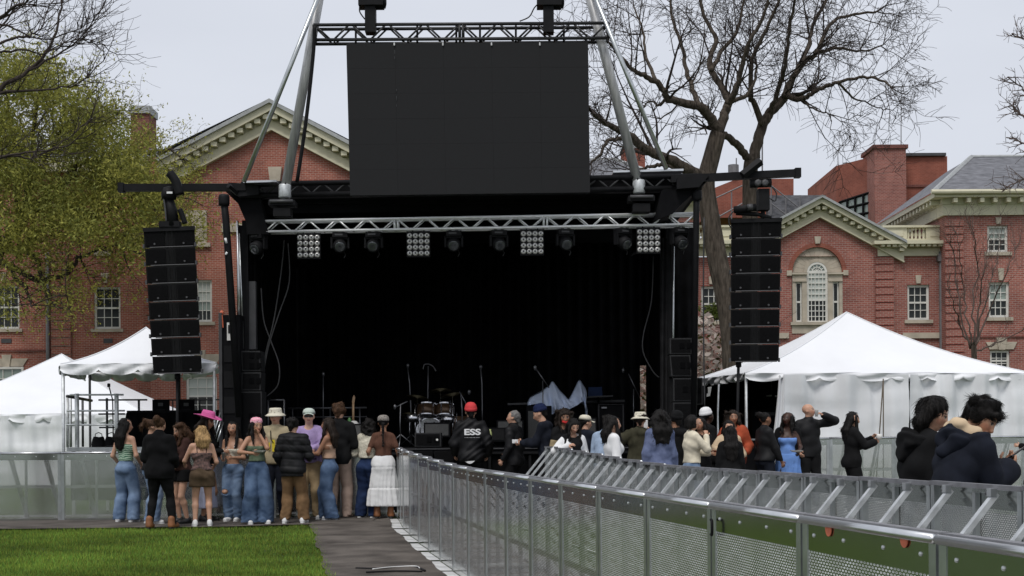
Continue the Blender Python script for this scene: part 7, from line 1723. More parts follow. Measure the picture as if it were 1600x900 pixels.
def bottoms(X, kind, m, waist=1.03, hem=.05, w=(.02, .03, .035), A=.0055, tier=0, flare=.2, name=None, f=18.0):
    k, K, U, hw, bw = X['k'], X['K'], X['U'], X['hw'], X['bw']; S = Sdf(); c = lambda a, b, ra, rb=None, w_=None, sq=1.0, kk=.03: S.cone(K(a), K(b), ra * k, None if rb is None else rb * k, w_, sq, kk * k)
    t = .016
    c((-.055, 0, .94), (.055, 0, .94), .110 * bw + t, None, (0, 1, 0), .86); c((0, 0, .95), U((0, 0, 1.10)), .127 * bw + t, X['wa'] * bw * 1.14 + t, X['wl'], .76)
    for s_ in (-1, 1): c((s_ * .068, -.048, .90), (s_ * .068, -.048, .90), .082 * bw + t)
    if kind in ('trousers', 'shorts'):
        for s_ in (-1, 1):
            hip = Vector((s_ * hw, 0, .90)); kn, an = X['knees'][s_], X['ank'][s_]; kq = .012
            c(hip, kn, .088 * bw + t + w[0] * .35, .057 + w[1] * .8, None, 1, .012)
            if kind == 'trousers':
                en = Vector((an.x + s_ * .012, an.y + .012, min(an.z, hem) - .01)); md = kn.lerp(an, .32) + Vector((s_ * .004, -.012, 0)); c(kn, md, .057 + w[1] * .8, .0575 + (w[1] * .6 + w[2] * .25), None, 1, .012); c(md, en, .0575 + (w[1] * .6 + w[2] * .25), .042 + w[2] * .85, None, 1, .012)
    else:
        n = 6; z0 = .96
        for s_ in (-1, 1):
            c((s_ * .06, -.005, z0), (s_ * (.06 + flare * .35), -.005, hem - .2 * 0), .125 * bw + t, .11 + flare, (0, 1, 0), .78, .08)
    S.cut(K(U((0, 0, waist))), tuple(X['Rl'] @ Vector((0, 0, 1)))); S.cut(K((0, 0, hem)), (0, 0, -1))
    base = folds(X['seed'] * 11 + 3, A * k * (.35 if kind == 'skirt' else 1), f)
    def dsp(x, y, z):
        d = base(x, y, z)
        if kind == 'skirt':
            an = np.arctan2(y, x); u = np.clip((waist * k - z) / ((waist - hem) * k), 0, 1); d = d - .012 * k * u * np.sin(an * 15 + 3 * np.sin(z * 4)) * 1.1
            if tier: zz = (hem + (waist - hem) * .36) * k; d = d - .010 * k * (z < zz) + .010 * k * np.exp(-((z - zz) / .012) ** 2); zz2 = (hem + (waist - hem) * .77) * k; d = d + .009 * k * np.exp(-((z - zz2) / .010) ** 2)
        elif hem < .2:
            u = np.clip((.35 * k - z) / (.35 * k), 0, 1); d = d + .006 * k * u * np.sin(z * 85 + 3 * np.sin(x * 30))
        return d
    nm = name or {'trousers': 'trousers', 'shorts': 'shorts', 'skirt': 'skirt'}[kind]
    return sdf_obj(S, nm, C[m], X['body'], X['h'], dsp)
def footwear(X, kind, m):
    k, K = X['k'], X['K']
    for s_ in (-1, 1):
        a = X['ank'][s_]; S = Sdf(); c = lambda p, q, ra, rb=None, w=None, sq=1.0: S.cone(K(p), K(q), ra * k, None if rb is None else rb * k, w, sq, .03 * k)
        hl = a + Vector((0, -.035, -.045)); to = a + Vector((s_ * .022, .155, -.05)); c(hl, to, .046, .042, (0, 0, 1), .95); c(a + Vector((0, -.02, 0)), a + Vector((0, .05, -.045)), .046, .045)
        if kind == 'boot': c(a + Vector((0, -.012, -.02)), a + Vector((0, -.012, .07)), .056, .056); c(a + Vector((0, .0, -.04)), to, .052, .05)
        S.cut(K((0, 0, .012)), (0, 0, -1))
        sh = sdf_obj(S, 'shoe' if kind != 'boot' else 'boot', C[m], X['body'], min(X['h'], .015))
        q = [Vector((hl.x, hl.y - .05, 0)), Vector((to.x, to.y + .045, 0))]; dx = (q[1] - q[0]); n_ = Vector((-dx.y, dx.x, 0)).normalized()
        pts = []
        for t_, w_ in ((0, .022), (.15, .040), (.5, .038), (.75, .046), (.93, .036), (1.0, .016)): pts.append((q[0] + dx * t_, w_))
        ring = [p + n_ * w_ for p, w_ in pts] + [p - n_ * w_ for p, w_ in reversed(pts)]
        MB().prism([Vector(K((p.x, p.y, -.004))) for p in ring], (0, 0, .026 * k)).build('sole', C['shoe_white'] if kind == 'sneaker' else C['shoe_black'], sh)
def do_hair(X, style, col, L=.35, vol=1.0, side=0.0, front=True):
    k, K, Hd = X['k'], X['K'], X['Hd']; S = Sdf(); m = hairmat(col); st = .004
    c = lambda a, b, ra, rb=None, w=None, sq=1.0, kk=.025: S.cone(K(a), K(b), ra * k, None if rb is None else rb * k, w, sq, kk * k)
    up = X['Rl']; dn = lambda p, z: Vector((p.x, p.y, p.z - z))
    if style == 'bald': return
    r0 = .094 if style in ('short', 'crop', 'bun', 'grey', 'pony') else .096
    if style == 'crop': r0 = .0915
    if style == 'mop': r0 = .102
    S.ball(K(Hd((0, -.022, .122))), r0 * vol * k, X['wh'], 1.10, .02 * k)
    if style in ('short', 'mop'):
        r = np.random.default_rng(X['seed'])
        for i in range(16):
            a = i * .79; e = r.uniform(.1, 1.2); p = (math.cos(a) * .075 * math.cos(e), math.sin(a) * .08 * math.cos(e) - .03, .125 + .085 * math.sin(e))
            p2 = (p[0] * 1.22 + r.uniform(-.03, .03), p[1] * 1.2 + r.uniform(-.02, .03), p[2] + r.uniform(-.03, .02)); c(Hd(p), Hd(p2), .032 * vol, .020)
        c(Hd((-.05, .05, .18)), Hd((.04, .085, .16)), .03, .022); c(Hd((0, -.085, .07)), Hd((0, -.085, .02)), .05, .035)
        for s_ in (-1, 1): c(Hd((s_ * .08, -.02, .11)), Hd((s_ * .083, .01, .06)), .026, .014)
    if style in ('long', 'curly', 'half'):
        w0 = 1.0 if style != 'curly' else 1.2
        hl = Hd((0, -.075, .06))
        for i, x in enumerate((-.075, -.038, 0, .038, .075)):
            p = Hd((x * .95, -.07 + abs(x) * .35, .09)); e0 = dn(Hd((x * 1.15, -.085, .09)), L * .5); e = dn(Hd((x * 1.1, -.075, .09)), L * (1 - .12 * abs(x) / .075)) + Vector((side * .06, -.02, 0))
            e0 = Vector((e0.x, min(e0.y, X['U']((0, -.115, 1.4)).y) if L > .25 else e0.y, e0.z)); e.y = min(e.y, e0.y)
            c(p, e0, .050 * w0 * vol, .047 * w0 * vol); c(e0, e, .047 * w0 * vol, .026 * w0)
        if front:
            for s_ in (-1, 1):
                p = Hd((s_ * .078, .02, .12)); e0 = dn(Hd((s_ * .098, .035, .09)), L * .40); e = dn(Hd((s_ * .10, .045, .09)), L * .85)
                if L > .25: e0 = Vector((e0.x, max(e0.y, .055), e0.z)); e = Vector((e.x * .95, max(e.y, .12), e.z))
                c(p, e0, .028 * w0, .030 * w0); c(e0, e, .030 * w0, .017)
        else:
            for s_ in (-1, 1): c(Hd((s_ * .075, -.0, .13)), Hd((s_ * .085, -.02, .03)), .034, .036)
        if style == 'curly':
            r = np.random.default_rng(X['seed'])
            for i in range(34):
                a = r.uniform(0, 6.28); z = r.uniform(-L * .8, .17); rr = (.115 if z > .0 else .12) * vol
                p = Hd((math.cos(a) * rr, -abs(math.sin(a)) * rr - .02 if z < .13 else math.sin(a) * rr * .6, max(z, .0) + .02)); p = dn(p, max(0, -z)); S.ball(K(p), r.uniform(.026, .042) * k, None, 1, .012 * k)
    if style == 'bob':
        for s_ in (-1, 1): c(Hd((s_ * .075, -.02, .13)), Hd((s_ * .088, -.0, .02)), .036, .032); c(Hd((s_ * .05, -.075, .1)), Hd((s_ * .055, -.075, .0)), .055, .045)
    if style in ('pony', 'bun'):
        c(Hd((0, -.09, .16)), Hd((0, -.125, .18)), .045, .05 if style == 'bun' else .035)
        if style == 'bun': S.ball(K(Hd((0, -.135, .165))), .05 * k)
        else: c(Hd((0, -.13, .17)), dn(Hd((0, -.19, .12)), .05), .036, .03); c(dn(Hd((0, -.19, .12)), .05), dn(Hd((0, -.18, .12)), L), .03, .014)
    if style == 'braid':
        p = Hd((0, -.10, .05)); n = 9
        for i in range(n): S.ball(K(Vector((p.x + .01 * math.sin(i * 3.1), min(p.y, -.145), p.z - L * i / n))), (.030 - .0012 * i) * k, None, 1, .01 * k)
    if style in ('grey', 'crop'): c(Hd((0, -.075, .09)), Hd((0, -.08, .03)), .055, .042)
    # the face stays clear
    S.minus(K(Hd((0, .118, .062))), .094 * k, .012 * k); S.minus(K(Hd((0, .10, -.02))), .080 * k, .012 * k)
    if style in ('short', 'grey', 'crop', 'bun', 'pony', 'braid', 'bob', 'mop'): S.cut(K(Hd((0, -.02, -.035 if style != 'braid' else -1))), tuple(X['Rh'] @ Vector((0, -.2, -1))))
    S_ = folds(X['seed'] * 5, .004 * k, 40, strand=.0045 * k)
    V, Q = S.mesh('hair', None, min(X['h'], .0155), S_); r = np.random.default_rng(X['seed'] + 99); near = X['h'] < .012
    n = 6500 if near else 260; e1 = V[Q[:, 1]] - V[Q[:, 0]]; e2 = V[Q[:, 3]] - V[Q[:, 0]]; fn_ = np.cross(e1, e2); fn_ /= np.linalg.norm(fn_, axis=1)[:, None] + 1e-9
    pick = r.integers(0, len(Q), n); p0 = V[Q[pick]].mean(1); nn = fn_[pick]; hc = np.array(K(Hd((0, -.02, .17)))); ax_ = p0 - hc
    if style in ('long', 'half', 'bob', 'pony', 'braid'): dr = np.tile([0, 0, -1.0], (n, 1)) + r.normal(size=(n, 3)) * (.05 if near else .12) + ax_ * np.array([1.6, 1.6, 0])
    elif near: dr = np.tile([0, .2, -.6], (n, 1)) + ax_ * 1.2 + np.stack([np.sin(p0[:, 2] * 40 + p0[:, 1] * 30), np.cos(p0[:, 0] * 38), np.sin(p0[:, 0] * 33 + p0[:, 1] * 25)], 1) * 1.0 + r.normal(size=(n, 3)) * .22
    else: dr = ax_ / (np.linalg.norm(ax_, axis=1)[:, None] + 1e-9) * .5 + r.normal(size=(n, 3)) * (.55 if style in ('mop', 'short', 'curly') else .3) + np.array([0, 0, -.25])
    dr -= nn * (dr * nn).sum(1)[:, None]; dr /= np.linalg.norm(dr, axis=1)[:, None] + 1e-9
    Ls = ((.035 + .05 * r.random(n)) if near or style in ('long', 'half', 'curly', 'pony') else (.018 + .022 * r.random(n))) * k; lift = ((.05 if near else .10) if style in ('long', 'half', 'bob') else (.05 if near else .14)) * (.3 + r.random(n)); rad = (.0013 if near else .0042) * k * (.6 + .8 * r.random(n)); cv_ = 0.0 if style in ('long', 'curly', 'pony') and not near else 4.6 / k; P_ = [p0 - nn * .003, p0 + dr * (Ls * .5)[:, None] + nn * (Ls * lift * .5 - cv_ * Ls ** 2 * .25)[:, None], p0 + dr * Ls[:, None] + nn * (Ls * lift * .55 - cv_ * Ls ** 2)[:, None]]
    sd = np.cross(dr, nn); rows = []
    for j, w_ in enumerate((1.0, .8, .15)):
        for a_ in range(3): an = a_ * 2.094; rows.append(P_[j] + (sd * math.cos(an) + nn * math.sin(an)) * (rad * w_)[:, None])
    SV = np.stack(rows, 1); base = len(V) + np.arange(n)[:, None] * 9; SQ = [np.concatenate([base + j * 3 + a_, base + j * 3 + (a_ + 1) % 3, base + (j + 1) * 3 + (a_ + 1) % 3, base + (j + 1) * 3 + a_], 1) for j in (0, 1) for a_ in range(3)]
    return link('hair', mesh_np('hair', np.vstack([V, SV.reshape(-1, 3)]), np.vstack([Q] + SQ), m, True), X['body'])
def _hm(X):
    return Matrix.Translation(Vector(X['HC']) * X['k']) @ X['Rh'].to_4x4() @ Matrix.Scale(X['k'], 4)
def lathe_head(X, name, prof, m, tilt=(0, 0), off=(0, -.015, 0), sy=1.13, n=24, curl=0.0):
    b = MB(); b.lathe((0, 0, 0), prof, n); T = _hm(X) @ Matrix.Translation(off) @ Matrix.Rotation(R(tilt[0]), 4, 'X') @ Matrix.Rotation(R(tilt[1]), 4, 'Y'); vs = []
    for v in b.v:
        v = Vector(v); v.y *= sy
        if curl: rr = math.hypot(v.x, v.y); v.z += curl * max(0, rr - .115) ** 1.3 * (abs(v.x) / max(rr, .01)) ** 2
        vs.append(tuple(T @ v))
    b.v = vs; return b.build(name, C[m], X['body'], True)
def do_hat(X, kind, m):
    if kind == 'beanie':
        lathe_head(X, 'beanie', [(.098, .115), (.104, .12), (.106, .16), (.100, .165), (.099, .18), (.088, .215), (.06, .245), (.025, .256), (.0, .257)], m, (10, 0))
    elif kind == 'bandana':
        lathe_head(X, 'bandana', [(.1, .125), (.103, .13), (.102, .17), (.088, .205), (.055, .225), (.0, .232)], m, (8, 0))
    elif kind == 'bucket':
        lathe_head(X, 'bucket_hat', [(.165, .105), (.168, .109), (.13, .137), (.107, .148), (.102, .20), (.094, .225), (.085, .23), (.0, .235)], m, (-4, 0))
    elif kind == 'cap':
        c = lathe_head(X, 'cap', [(.100, .132), (.103, .13), (.100, .17), (.085, .205), (.05, .226), (.0, .232)], m, (4, 0))
        T = _hm(X); b = MB(); b.grid(lambda u, v: T @ Vector(((u - .5) * .16, .075 + .10 * v * (1 - (2 * u - 1) ** 2 * .55), .147 - .012 * v - .022 * (2 * u - 1) ** 2)), 10, 4); b.grid(lambda u, v: T @ Vector(((u - .5) * .16, .075 + .10 * v * (1 - (2 * u - 1) ** 2 * .55), .141 - .012 * v - .022 * (2 * u - 1) ** 2)), 10, 4); b.build('brim', C[m], c, True)
    elif kind == 'cowboy':
        h = lathe_head(X, 'cowboy_hat', [(.215, .150), (.217, .156), (.15, .143), (.11, .140), (.106, .15), (.100, .225), (.090, .262), (.06, .258), (.0, .245)], m, (0, 0), curl=.55)
        lathe_head(X, 'hat_band', [(.107, .15), (.109, .155), (.106, .175), (.103, .175)], m)
    elif kind == 'headphones':
        T = _hm(X); MB().path([T @ Vector((.10 * math.cos(a), -.01, .10 + .125 * math.sin(a))) for a in [math.pi * i / 10 for i in range(11)]], .012 * X['k'], 6).build('headband', C[m], X['body'], True)
# ================================================================ THE CROWD
G1, G2, G3 = 'people gathered at the left barriers', 'people gathered behind the slanting-brace barriers', 'security men before the stage'
J = lambda kind='trousers', m='denim', **k: dict(kind=kind, m=m, **k)
T = lambda name, m, **k: dict(name=name, m=m, **k)
WIDE = (.035, .055, .075); SLIM = (.0, .005, .012); REG = (.03, .035, .04)
def wp(ctx, v): return wmat(ctx['body']) @ (Vector(v) * ctx['k'])
def straps(ctx, m='black'):
    for s_ in (-1, 1):
        U = ctx['U']; MB().path([Vector(ctx['K'](U((s_ * .075, -.118, 1.27)))), Vector(ctx['K'](U((s_ * .085, -.085, 1.40)))), Vector(ctx['K'](U((s_ * .09, -.01, 1.475)))), Vector(ctx['K'](U((s_ * .082, .085, 1.40)))), Vector(ctx['K'](U((s_ * .075, .135, 1.31))))], .007, 5).build('strap', C[m], ctx['body'], True)
def patch(ctx, name, m, c, w_, hgt, y, tilt=0, back=False):
    """Flat print lying on the front or back of a garment (body space, height 1.75 m)."""
    U = ctx['U']; s_ = -1 if back else 1
    q = [(c[0] - w_ / 2, y, c[1] - hgt / 2), (c[0] + w_ / 2, y, c[1] - hgt / 2), (c[0] + w_ / 2, y, c[1] + hgt / 2), (c[0] - w_ / 2, y, c[1] + hgt / 2)]
    q = [Vector(ctx['K'](U(p))) for p in q]; return MB().hexa(q, [p + Vector((0, -.012 * s_, 0)) for p in q]).build(name, M[m] if m in M else C[m], ctx['body'])
def mid_hands(ctx): return (wp(ctx, ctx['hands'][0][0]) + wp(ctx, ctx['hands'][1][0])) / 2
def hand_w(ctx, i): return wp(ctx, ctx['hands'][i][0])
def prop(name, label, cat, loc, fn, rz=0.0):
    t = thing(name, label, cat, loc, rz); fn(t); return t
def tray(m='paper', w_=.2, d=.14):
    def fn(t):
        MB().grid(lambda u, v: (w_ * (u - .5), d * (v - .5), .03 * (max(abs(2 * u - 1), abs(2 * v - 1)) ** 4)), 10, 10).build('tray', M[m] if m in M else C[m], t, True)
        r = np.random.default_rng(3); b = MB()
        for _ in range(6): b.lathe((r.uniform(-.3, .3) * w_, r.uniform(-.3, .3) * d, .005), [(.0, 0), (.022, .004), (.02, .018), (0, .026)], 7)
        o = b.build('food', C['tan_pants'], t, True); o['kind'] = 'stuff'
    return fn
def cup(h_=.11, r=.034, m='paper'):
    def fn(t): MB().lathe((0, 0, -h_ / 2), [(r * .75, 0), (r, h_), (r * 1.06, h_ + .004), (r * .98, h_ + .006), (r * .7, .012), (0, .012)], 12).build('cup', M[m] if m in M else C[m], t, True)
    return fn
def phone(tilt, roll=0.0):
    def fn(t):
        m_ = Matrix.Rotation(R(tilt), 4, 'X') @ Matrix.Rotation(R(roll), 4, 'Y'); MB().box((0, 0, 0), (.074, .15, .009), m_).build('case', C['shoe_black'], t); MB().box(m_ @ Vector((0, 0, .0052)), (.068, .142, .0014), m_).build('display', C['phone'], t)
    return fn
# ---------------------------------------------------------------- left group
person('girl with long black hair in green satin strapless top and loose blue jeans', 196, 25.0, 655, -16, LIGHT, 'f', ('long', BLACKH, .42, 1.0, 0, False), [T('strapless_top', 'green_str', t=.012, neck=1.33, hem=1.05, sleeve=0)], [J(m='denim', waist=1.06, hem=.04, w=WIDE)], hy=-42, hp=4, larm=(-.20, .16, .98), rarm=(.19, .18, 1.0), group=G1, build=.95)
person('person in fuzzy black coat and tan ankle boots, seen from behind', 249, 23.4, 654, -6, LIGHT, 'f', ('bun', BROWN), [T('coat', 'fuzzy', t=.062, hem=.80, collar=.05, arm=.012, A=.006, f=30)], [J(m='black', w=(.02, .015, .02))], ('boot', 'boot'), hy=-10, hp=10, larm=(-.16, .25, 1.08), rarm=(.18, .22, 1.02), feet=((-.16, .0), (.19, .05)), build=1.12, group=G1)
person('person with brown ponytail and light jeans mostly hidden by the fuzzy black coat', 236, 24.5, 657, -70, LIGHT, 'f', ('pony', BROWN, .2), [T('jacket', 'black', t=.025, hem=.92)], [J(m='denim_light', w=WIDE)], group=G1, hp=8)
def jacket_white(ctx): patch(ctx, 'white_shirt_front', 'white', (0.0, 1.24), .10, .36, .150)
person('woman with wavy brown hair in dark brown jacket bending her face down, bare legs', 285, 24.5, 661, 128, LIGHT, 'f', ('curly', BROWN, .30, .95), [T('jacket', 'brown_jkt', t=.028, hem=.93)], [J('shorts', 'black', waist=1.05, hem=.74, w=(.05, .06, .0))], ('shoe', 'shoe_black'), hp=26, larm=(-.08, .32, 1.08), rarm=(.10, .30, 1.08), group=G1, extra=jacket_white)
person('blonde woman in floral camisole and brown shorts, seen from behind', 315, 23.8, 667, 12, LIGHT, 'f', ('long', BLONDE, .26, 1.02, 0, False), [T('camisole', 'floral', t=.014, neck=1.30, hem=1.0, sleeve=0)], [J('shorts', 'brown_short', waist=1.05, hem=.70, w=(.075, .085, .0), A=.01)], larm=(-.30, .30, 1.10), rarm=(.22, .24, 1.06), feet=((-.12, 0), (.13, .03)), build=1.12, group=G1, extra=straps, hy=14)
person('person in pink cowboy hat, black jacket and pale lilac skirt', 322, 25.05, 645, -108, TANS, 'f', ('long', DARKB, .26), [T('jacket', 'black', t=.03, hem=.92)], [J('skirt', 'lavskirt', waist=1.04, hem=.22, flare=.06)], ('shoe', 'shoe_black'), ('cowboy', 'pink'), hp=14, rarm=(.06, .34, 1.16), larm=(-.08, .34, 1.14), hatup=.05, group=G1)
def ripped(ctx):
    straps(ctx, 'white'); kn = ctx['knees'][1]; q = Vector(ctx['K'](kn + Vector((0, .085, .05)))); m_ = Matrix.Rotation(math.pi / 2, 4, 'X')
    MB().lathe(q, [(0, -.012), (.045, -.010), (.056, .02)], 14, m_ @ Matrix.Scale(.8, 4, (0, 1, 0))).build('bare_knee', M['knee'], ctx['body'], True)
    for dz in (-.055, .055): MB().path([q + Vector((x, .012 - abs(x) * .3, dz + .012 * math.sin(x * 60))) for x in (-.06, -.03, 0, .03, .06)], .007, 5).build('frayed_edge', C['denim_light'], ctx['body'], True)
M['knee'] = mat('knee_skin', TANS, .5, var=.05)
_, cx = person('girl with long black hair in cropped white top and ripped-knee jeans facing the camera', 364, 25.0, 660, 168, TANS, 'f', ('long', BLACKH, .40, 1.0), [T('crop_top', 'offwhite', t=.012, neck=1.31, hem=1.12, sleeve=0)], [J(m='denim', waist=1.03, w=REG)], hy=8, hp=6, larm=(-.09, .22, 1.14), rarm=(.10, .24, 1.12), group=G1, extra=ripped, feet=((-.07, 0), (.07, .03)))
prop('cup', 'small clear cup held by the girl in ripped-knee jeans', 'cup', hand_w(cx, 1) + Vector((0, -.02, .05)), cup(m='alu_dull'))
_, cx = person('girl in pink bandana, sage crop top and wide jeans with hand at her mouth', 401, 24.2, 655, 203, TANS, 'f', ('long', BLACKH, .34, 1.02), [T('crop_top', 'sage', t=.012, neck=1.33, hem=1.06, sleeve=0)], [J(m='denim_mid', waist=1.07, hem=.03, w=(.05, .085, .12))], ('sneaker', 'shoe_white'), ('bandana', 'pinkb'), hp=8, hy=6, larm=((-.02, .17, 1.50), (-.6, .1, -1)), rarm=((.16, .32, 1.20), (1, -.2, -.6)), group=G1, feet=((-.13, .06), (.12, .0)))
prop('food_tray', 'white paper food tray held by the girl in pink bandana', 'tray', hand_w(cx, 1) + Vector((.05, -.06, .02)), tray())
def bucket_print(ctx):
    patch(ctx, 'yellow_print', 'yellow', (.0, 1.20), .045, .19, .166); patch(ctx, 'yellow_print', 'yellow', (-.075, 1.22), .035, .15, .162); patch(ctx, 'yellow_print', 'yellow', (.075, 1.19), .035, .12, .162)
    MB().path([Vector(ctx['K']((.06, .10, 1.44))), Vector(ctx['K']((.04, .165, 1.30))), Vector(ctx['K']((.0, .17, 1.24)))], .008, 5).build('lanyard', C['black'], ctx['body'], True)
person('man in white bucket hat and sand coloured sweater with yellow print', 431, 25.1, 640, 176, LIGHT, 'm', ('short', BROWN), [T('sweater', 'sand', t=.038, hem=.90, collar=.02)], [J(m='navy', w=REG)], ('shoe', 'shoe_black'), ('bucket', 'offwhite'), larm=(-.14, .28, 1.02), rarm=(.20, .22, .98), hatup=.03, group=G1, extra=bucket_print)
person('man in black quilted puffer jacket and brown trousers, back turned', 458, 24.1, 655, -6, LIGHT, 'm', ('short', BLACKH), [T('puffer_jacket', 'black_shiny', t=.062, hem=.80, hood=True, quilt=.016, arm=.01, A=.004)], [J(m='tan_pants', hem=.06, w=(.045, .05, .05), A=.012)], hy=-12, larm=(-.24, .18, .98), rarm=(.22, .26, 1.1), feet=((-.14, 0), (.16, .03)), group=G1, build=1.03)
def shades(ctx):
    T_ = _hm(ctx); MB().grid(lambda u, v: T_ @ Vector((.078 * math.sin((u - .5) * 2.4), .118 - .05 * (2 * u - 1) ** 2, .112 - .032 * v)), 12, 3).build('sunglasses', C['shoe_black'], ctx['body'], True)
    MB().path([Vector(ctx['K']((-.13, .17, .99))), Vector(ctx['K']((.13, .17, .99)))], .02, 6).build('waist_band', C['purple'], ctx['body'], True)
person('man in pale green cap, sunglasses and lavender hoodie', 483, 25.05, 641, 184, PALE, 'm', ('crop', BROWN), [T('hoodie', 'lav', t=.040, hem=.92, hood=True)], [J(m='khaki', w=(.045, .05, .05), A=.012)], ('sneaker', 'shoe_white'), ('cap', 'cap'), larm=((-.03, .27, 1.14), (-1, -.3, -.5)), rarm=((.02, .29, 1.12), (1, -.3, -.5)), group=G1, extra=shades, feet=((-.13, 0), (.10, .06)))
def strapt(ctx): straps(ctx, 'tanstripe')
_, cx = person('girl in tan ribbed crop top and flared blue jeans, in profile', 514, 24.8, 654, 80, MED, 'f', ('long', DARKB, .40, 1.0), [T('crop_top', 'tanstripe', t=.012, neck=1.32, hem=1.07, sleeve=0)], [J(m='denim_mid', waist=1.08, hem=.03, w=(.045, .07, .10))], hp=2, larm=((-.07, .36, 1.14), (-.8, -.8, -.6)), rarm=((.06, .36, 1.16), (.8, -.8, -.6)), group=G1, extra=strapt, feet=((-.08, -.06), (.08, .10)), side=-2)
prop('snack', 'small snack in the hands of the girl in tan crop top', 'food', mid_hands(cx) + Vector((-.03, 0, .03)), lambda t: MB().lathe((0, 0, 0), [(0, -.03), (.028, -.02), (.03, .015), (0, .03)], 8).build('bun', C['khaki'], t, True))
person('tall person with curly brown hair in black jacket and beige trousers, back turned', 523, 25.25, 632, -10, LIGHT, 'm', ('mop', BROWN, .3, .95), [T('jacket', 'black', t=.035, hem=.84, collar=.03)], [J(m='beige', w=(.04, .04, .045))], ('shoe', 'beige'), larm=(-.12, .3, 1.08), rarm=(.2, .26, 1.05), xoff=.06, group=G1, lean=4)
person('person with curly black hair in cream crochet top and dark jeans, leaning on the barrier', 573, 25.15, 655, -22, TANS, 'f', ('curly', BLACKH, .20, .95, 0, False), [T('crochet_top', 'crochet', t=.040, hem=1.07, arm=.02, flare=.02, A=.009)], [J(m='denim_dark', waist=1.07, hem=.03, w=(.04, .06, .07))], ('sneaker', 'shoe_black'), lean=9, hp=8, larm=(-.20, .30, 1.20), rarm=(.16, .32, 1.20), group=G1)
def braid_scarf(ctx): 
    for i, z in enumerate((1.42, 1.30, 1.20)): MB().lathe(Vector(ctx['K']((.0, -.148, z))), [(.028, -.014), (.034, 0), (.028, .014)], 8).build('hair_tie', C['scarf'], ctx['body'], True)
person('woman with long braid and scarf in brown top and tiered white skirt, back turned', 599, 25.05, 651, 3, MED, 'f', ('braid', BLACKH, .42), [T('top', 'brown_top', t=.013, hem=1.07, sleeve=.36, neck=1.45, A=.003)], [J('skirt', 'white', waist=1.09, hem=.20, flare=.09, tier=1)], ('boot', 'boot'), ('bandana', 'scarf'), lean=5, hp=5, larm=(-.26, .16, 1.0), rarm=(.27, .16, .98), group=G1)
# ---------------------------------------------------------------- security
def text_mesh(body, size, width, ctx, c, y, name, m, back=True, bold=.012):
    cu = bpy.data.curves.new(name, 'FONT'); cu.body = body; cu.size = size; cu.align_x = 'CENTER'; cu.align_y = 'CENTER'; cu.extrude = .002; cu.offset = bold * size
    o = bpy.data.objects.new(name + '_src', cu); COL.objects.link(o); dg = bpy.context.evaluated_depsgraph_get(); me = bpy.data.meshes.new_from_object(o.evaluated_get(dg)); bpy.data.objects.remove(o); me.name = name
    k = ctx['k']; xs_ = [v.co.x for v in me.vertices]; sx = width / (max(xs_) - min(xs_))
    for v in me.vertices: p = Vector((v.co.x * sx * k + c[0] * k, -y * k - v.co.z, c[1] * k + v.co.y * k)) if back else Vector((-v.co.x * sx * k + c[0] * k, y * k + v.co.z, c[1] * k + v.co.y * k)); v.co = p
    me.materials.clear(); me.materials.append(M[m]); return link(name, me, ctx['body'])
def ess(ctx):
    text_mesh('ESS', .135, .27, ctx, (.02, 1.325), .205, 'lettering', 'print_white', bold=.035)
    k = ctx['k']; r = random.Random(4); x = -.11
    while x < .13:      # the small line under the letters is too small to read in the photograph: a broken rule
        w_ = r.uniform(.008, .022); MB().box(Vector(((x + w_ / 2) * k, -.205 * k, 1.238 * k)), (w_ * k, .003, r.uniform(.008, .013) * k)).build('small_print', M['pale_print'], ctx['body']); x += w_ + r.uniform(.004, .012)
    MB().grid(lambda u, v: Vector(ctx['K']((-.10 + .21 * u, -.185 + .02 * (2 * u - 1) ** 2, .845 - .045 * math.sin(math.pi * min(1, u * 1.3)) * v + .012 * u))), 10, 2).build('shirt_hem', C['white'], ctx['body'], True)
M['pale_print'] = mat('pale_print', (.28, .28, .28), .8)
person('security man in red beanie with ESS lettered across his black jacket back', 736, 26.45, 633, 2, LIGHT, 'm', ('crop', BLACKH), [T('jacket', 'black_shiny', t=.058, hem=.84, collar=.05, A=.012, f=16, arm=.012)], [J(m='black', w=REG)], ('shoe', 'shoe_black'), ('beanie', 'redb'), larm=(-.27, .16, .96), rarm=(.27, .14, .95), group=G3, build=1.05, extra=ess, hatup=.03)
def emblem(ctx): 
    U = ctx['U']; q = [Vector(ctx['K'](U((-.205, .03 + dx, 1.25 + dz)))) for dx, dz in ((0, 0), (.055, 0), (.045, .035), (.035, .06), (.028, .085), (.020, .06), (.010, .035))]; MB().prism(q, (.006, 0, 0)).build('chest_emblem', M['print_white'], ctx['body'])
person('grey-haired security man in black jacket with small white chest emblem, in profile', 803, 26.3, 643, 66, LIGHT, 'm', ('grey', GREYH), [T('jacket', 'black_shiny', t=.05, hem=.82, collar=.04, A=.010, f=16)], [J(m='black', w=REG)], ('shoe', 'shoe_black'), hy=10, larm=(-.26, .10, .93), rarm=(.2, .2, 1.0), group=G3, build=1.06, extra=emblem)
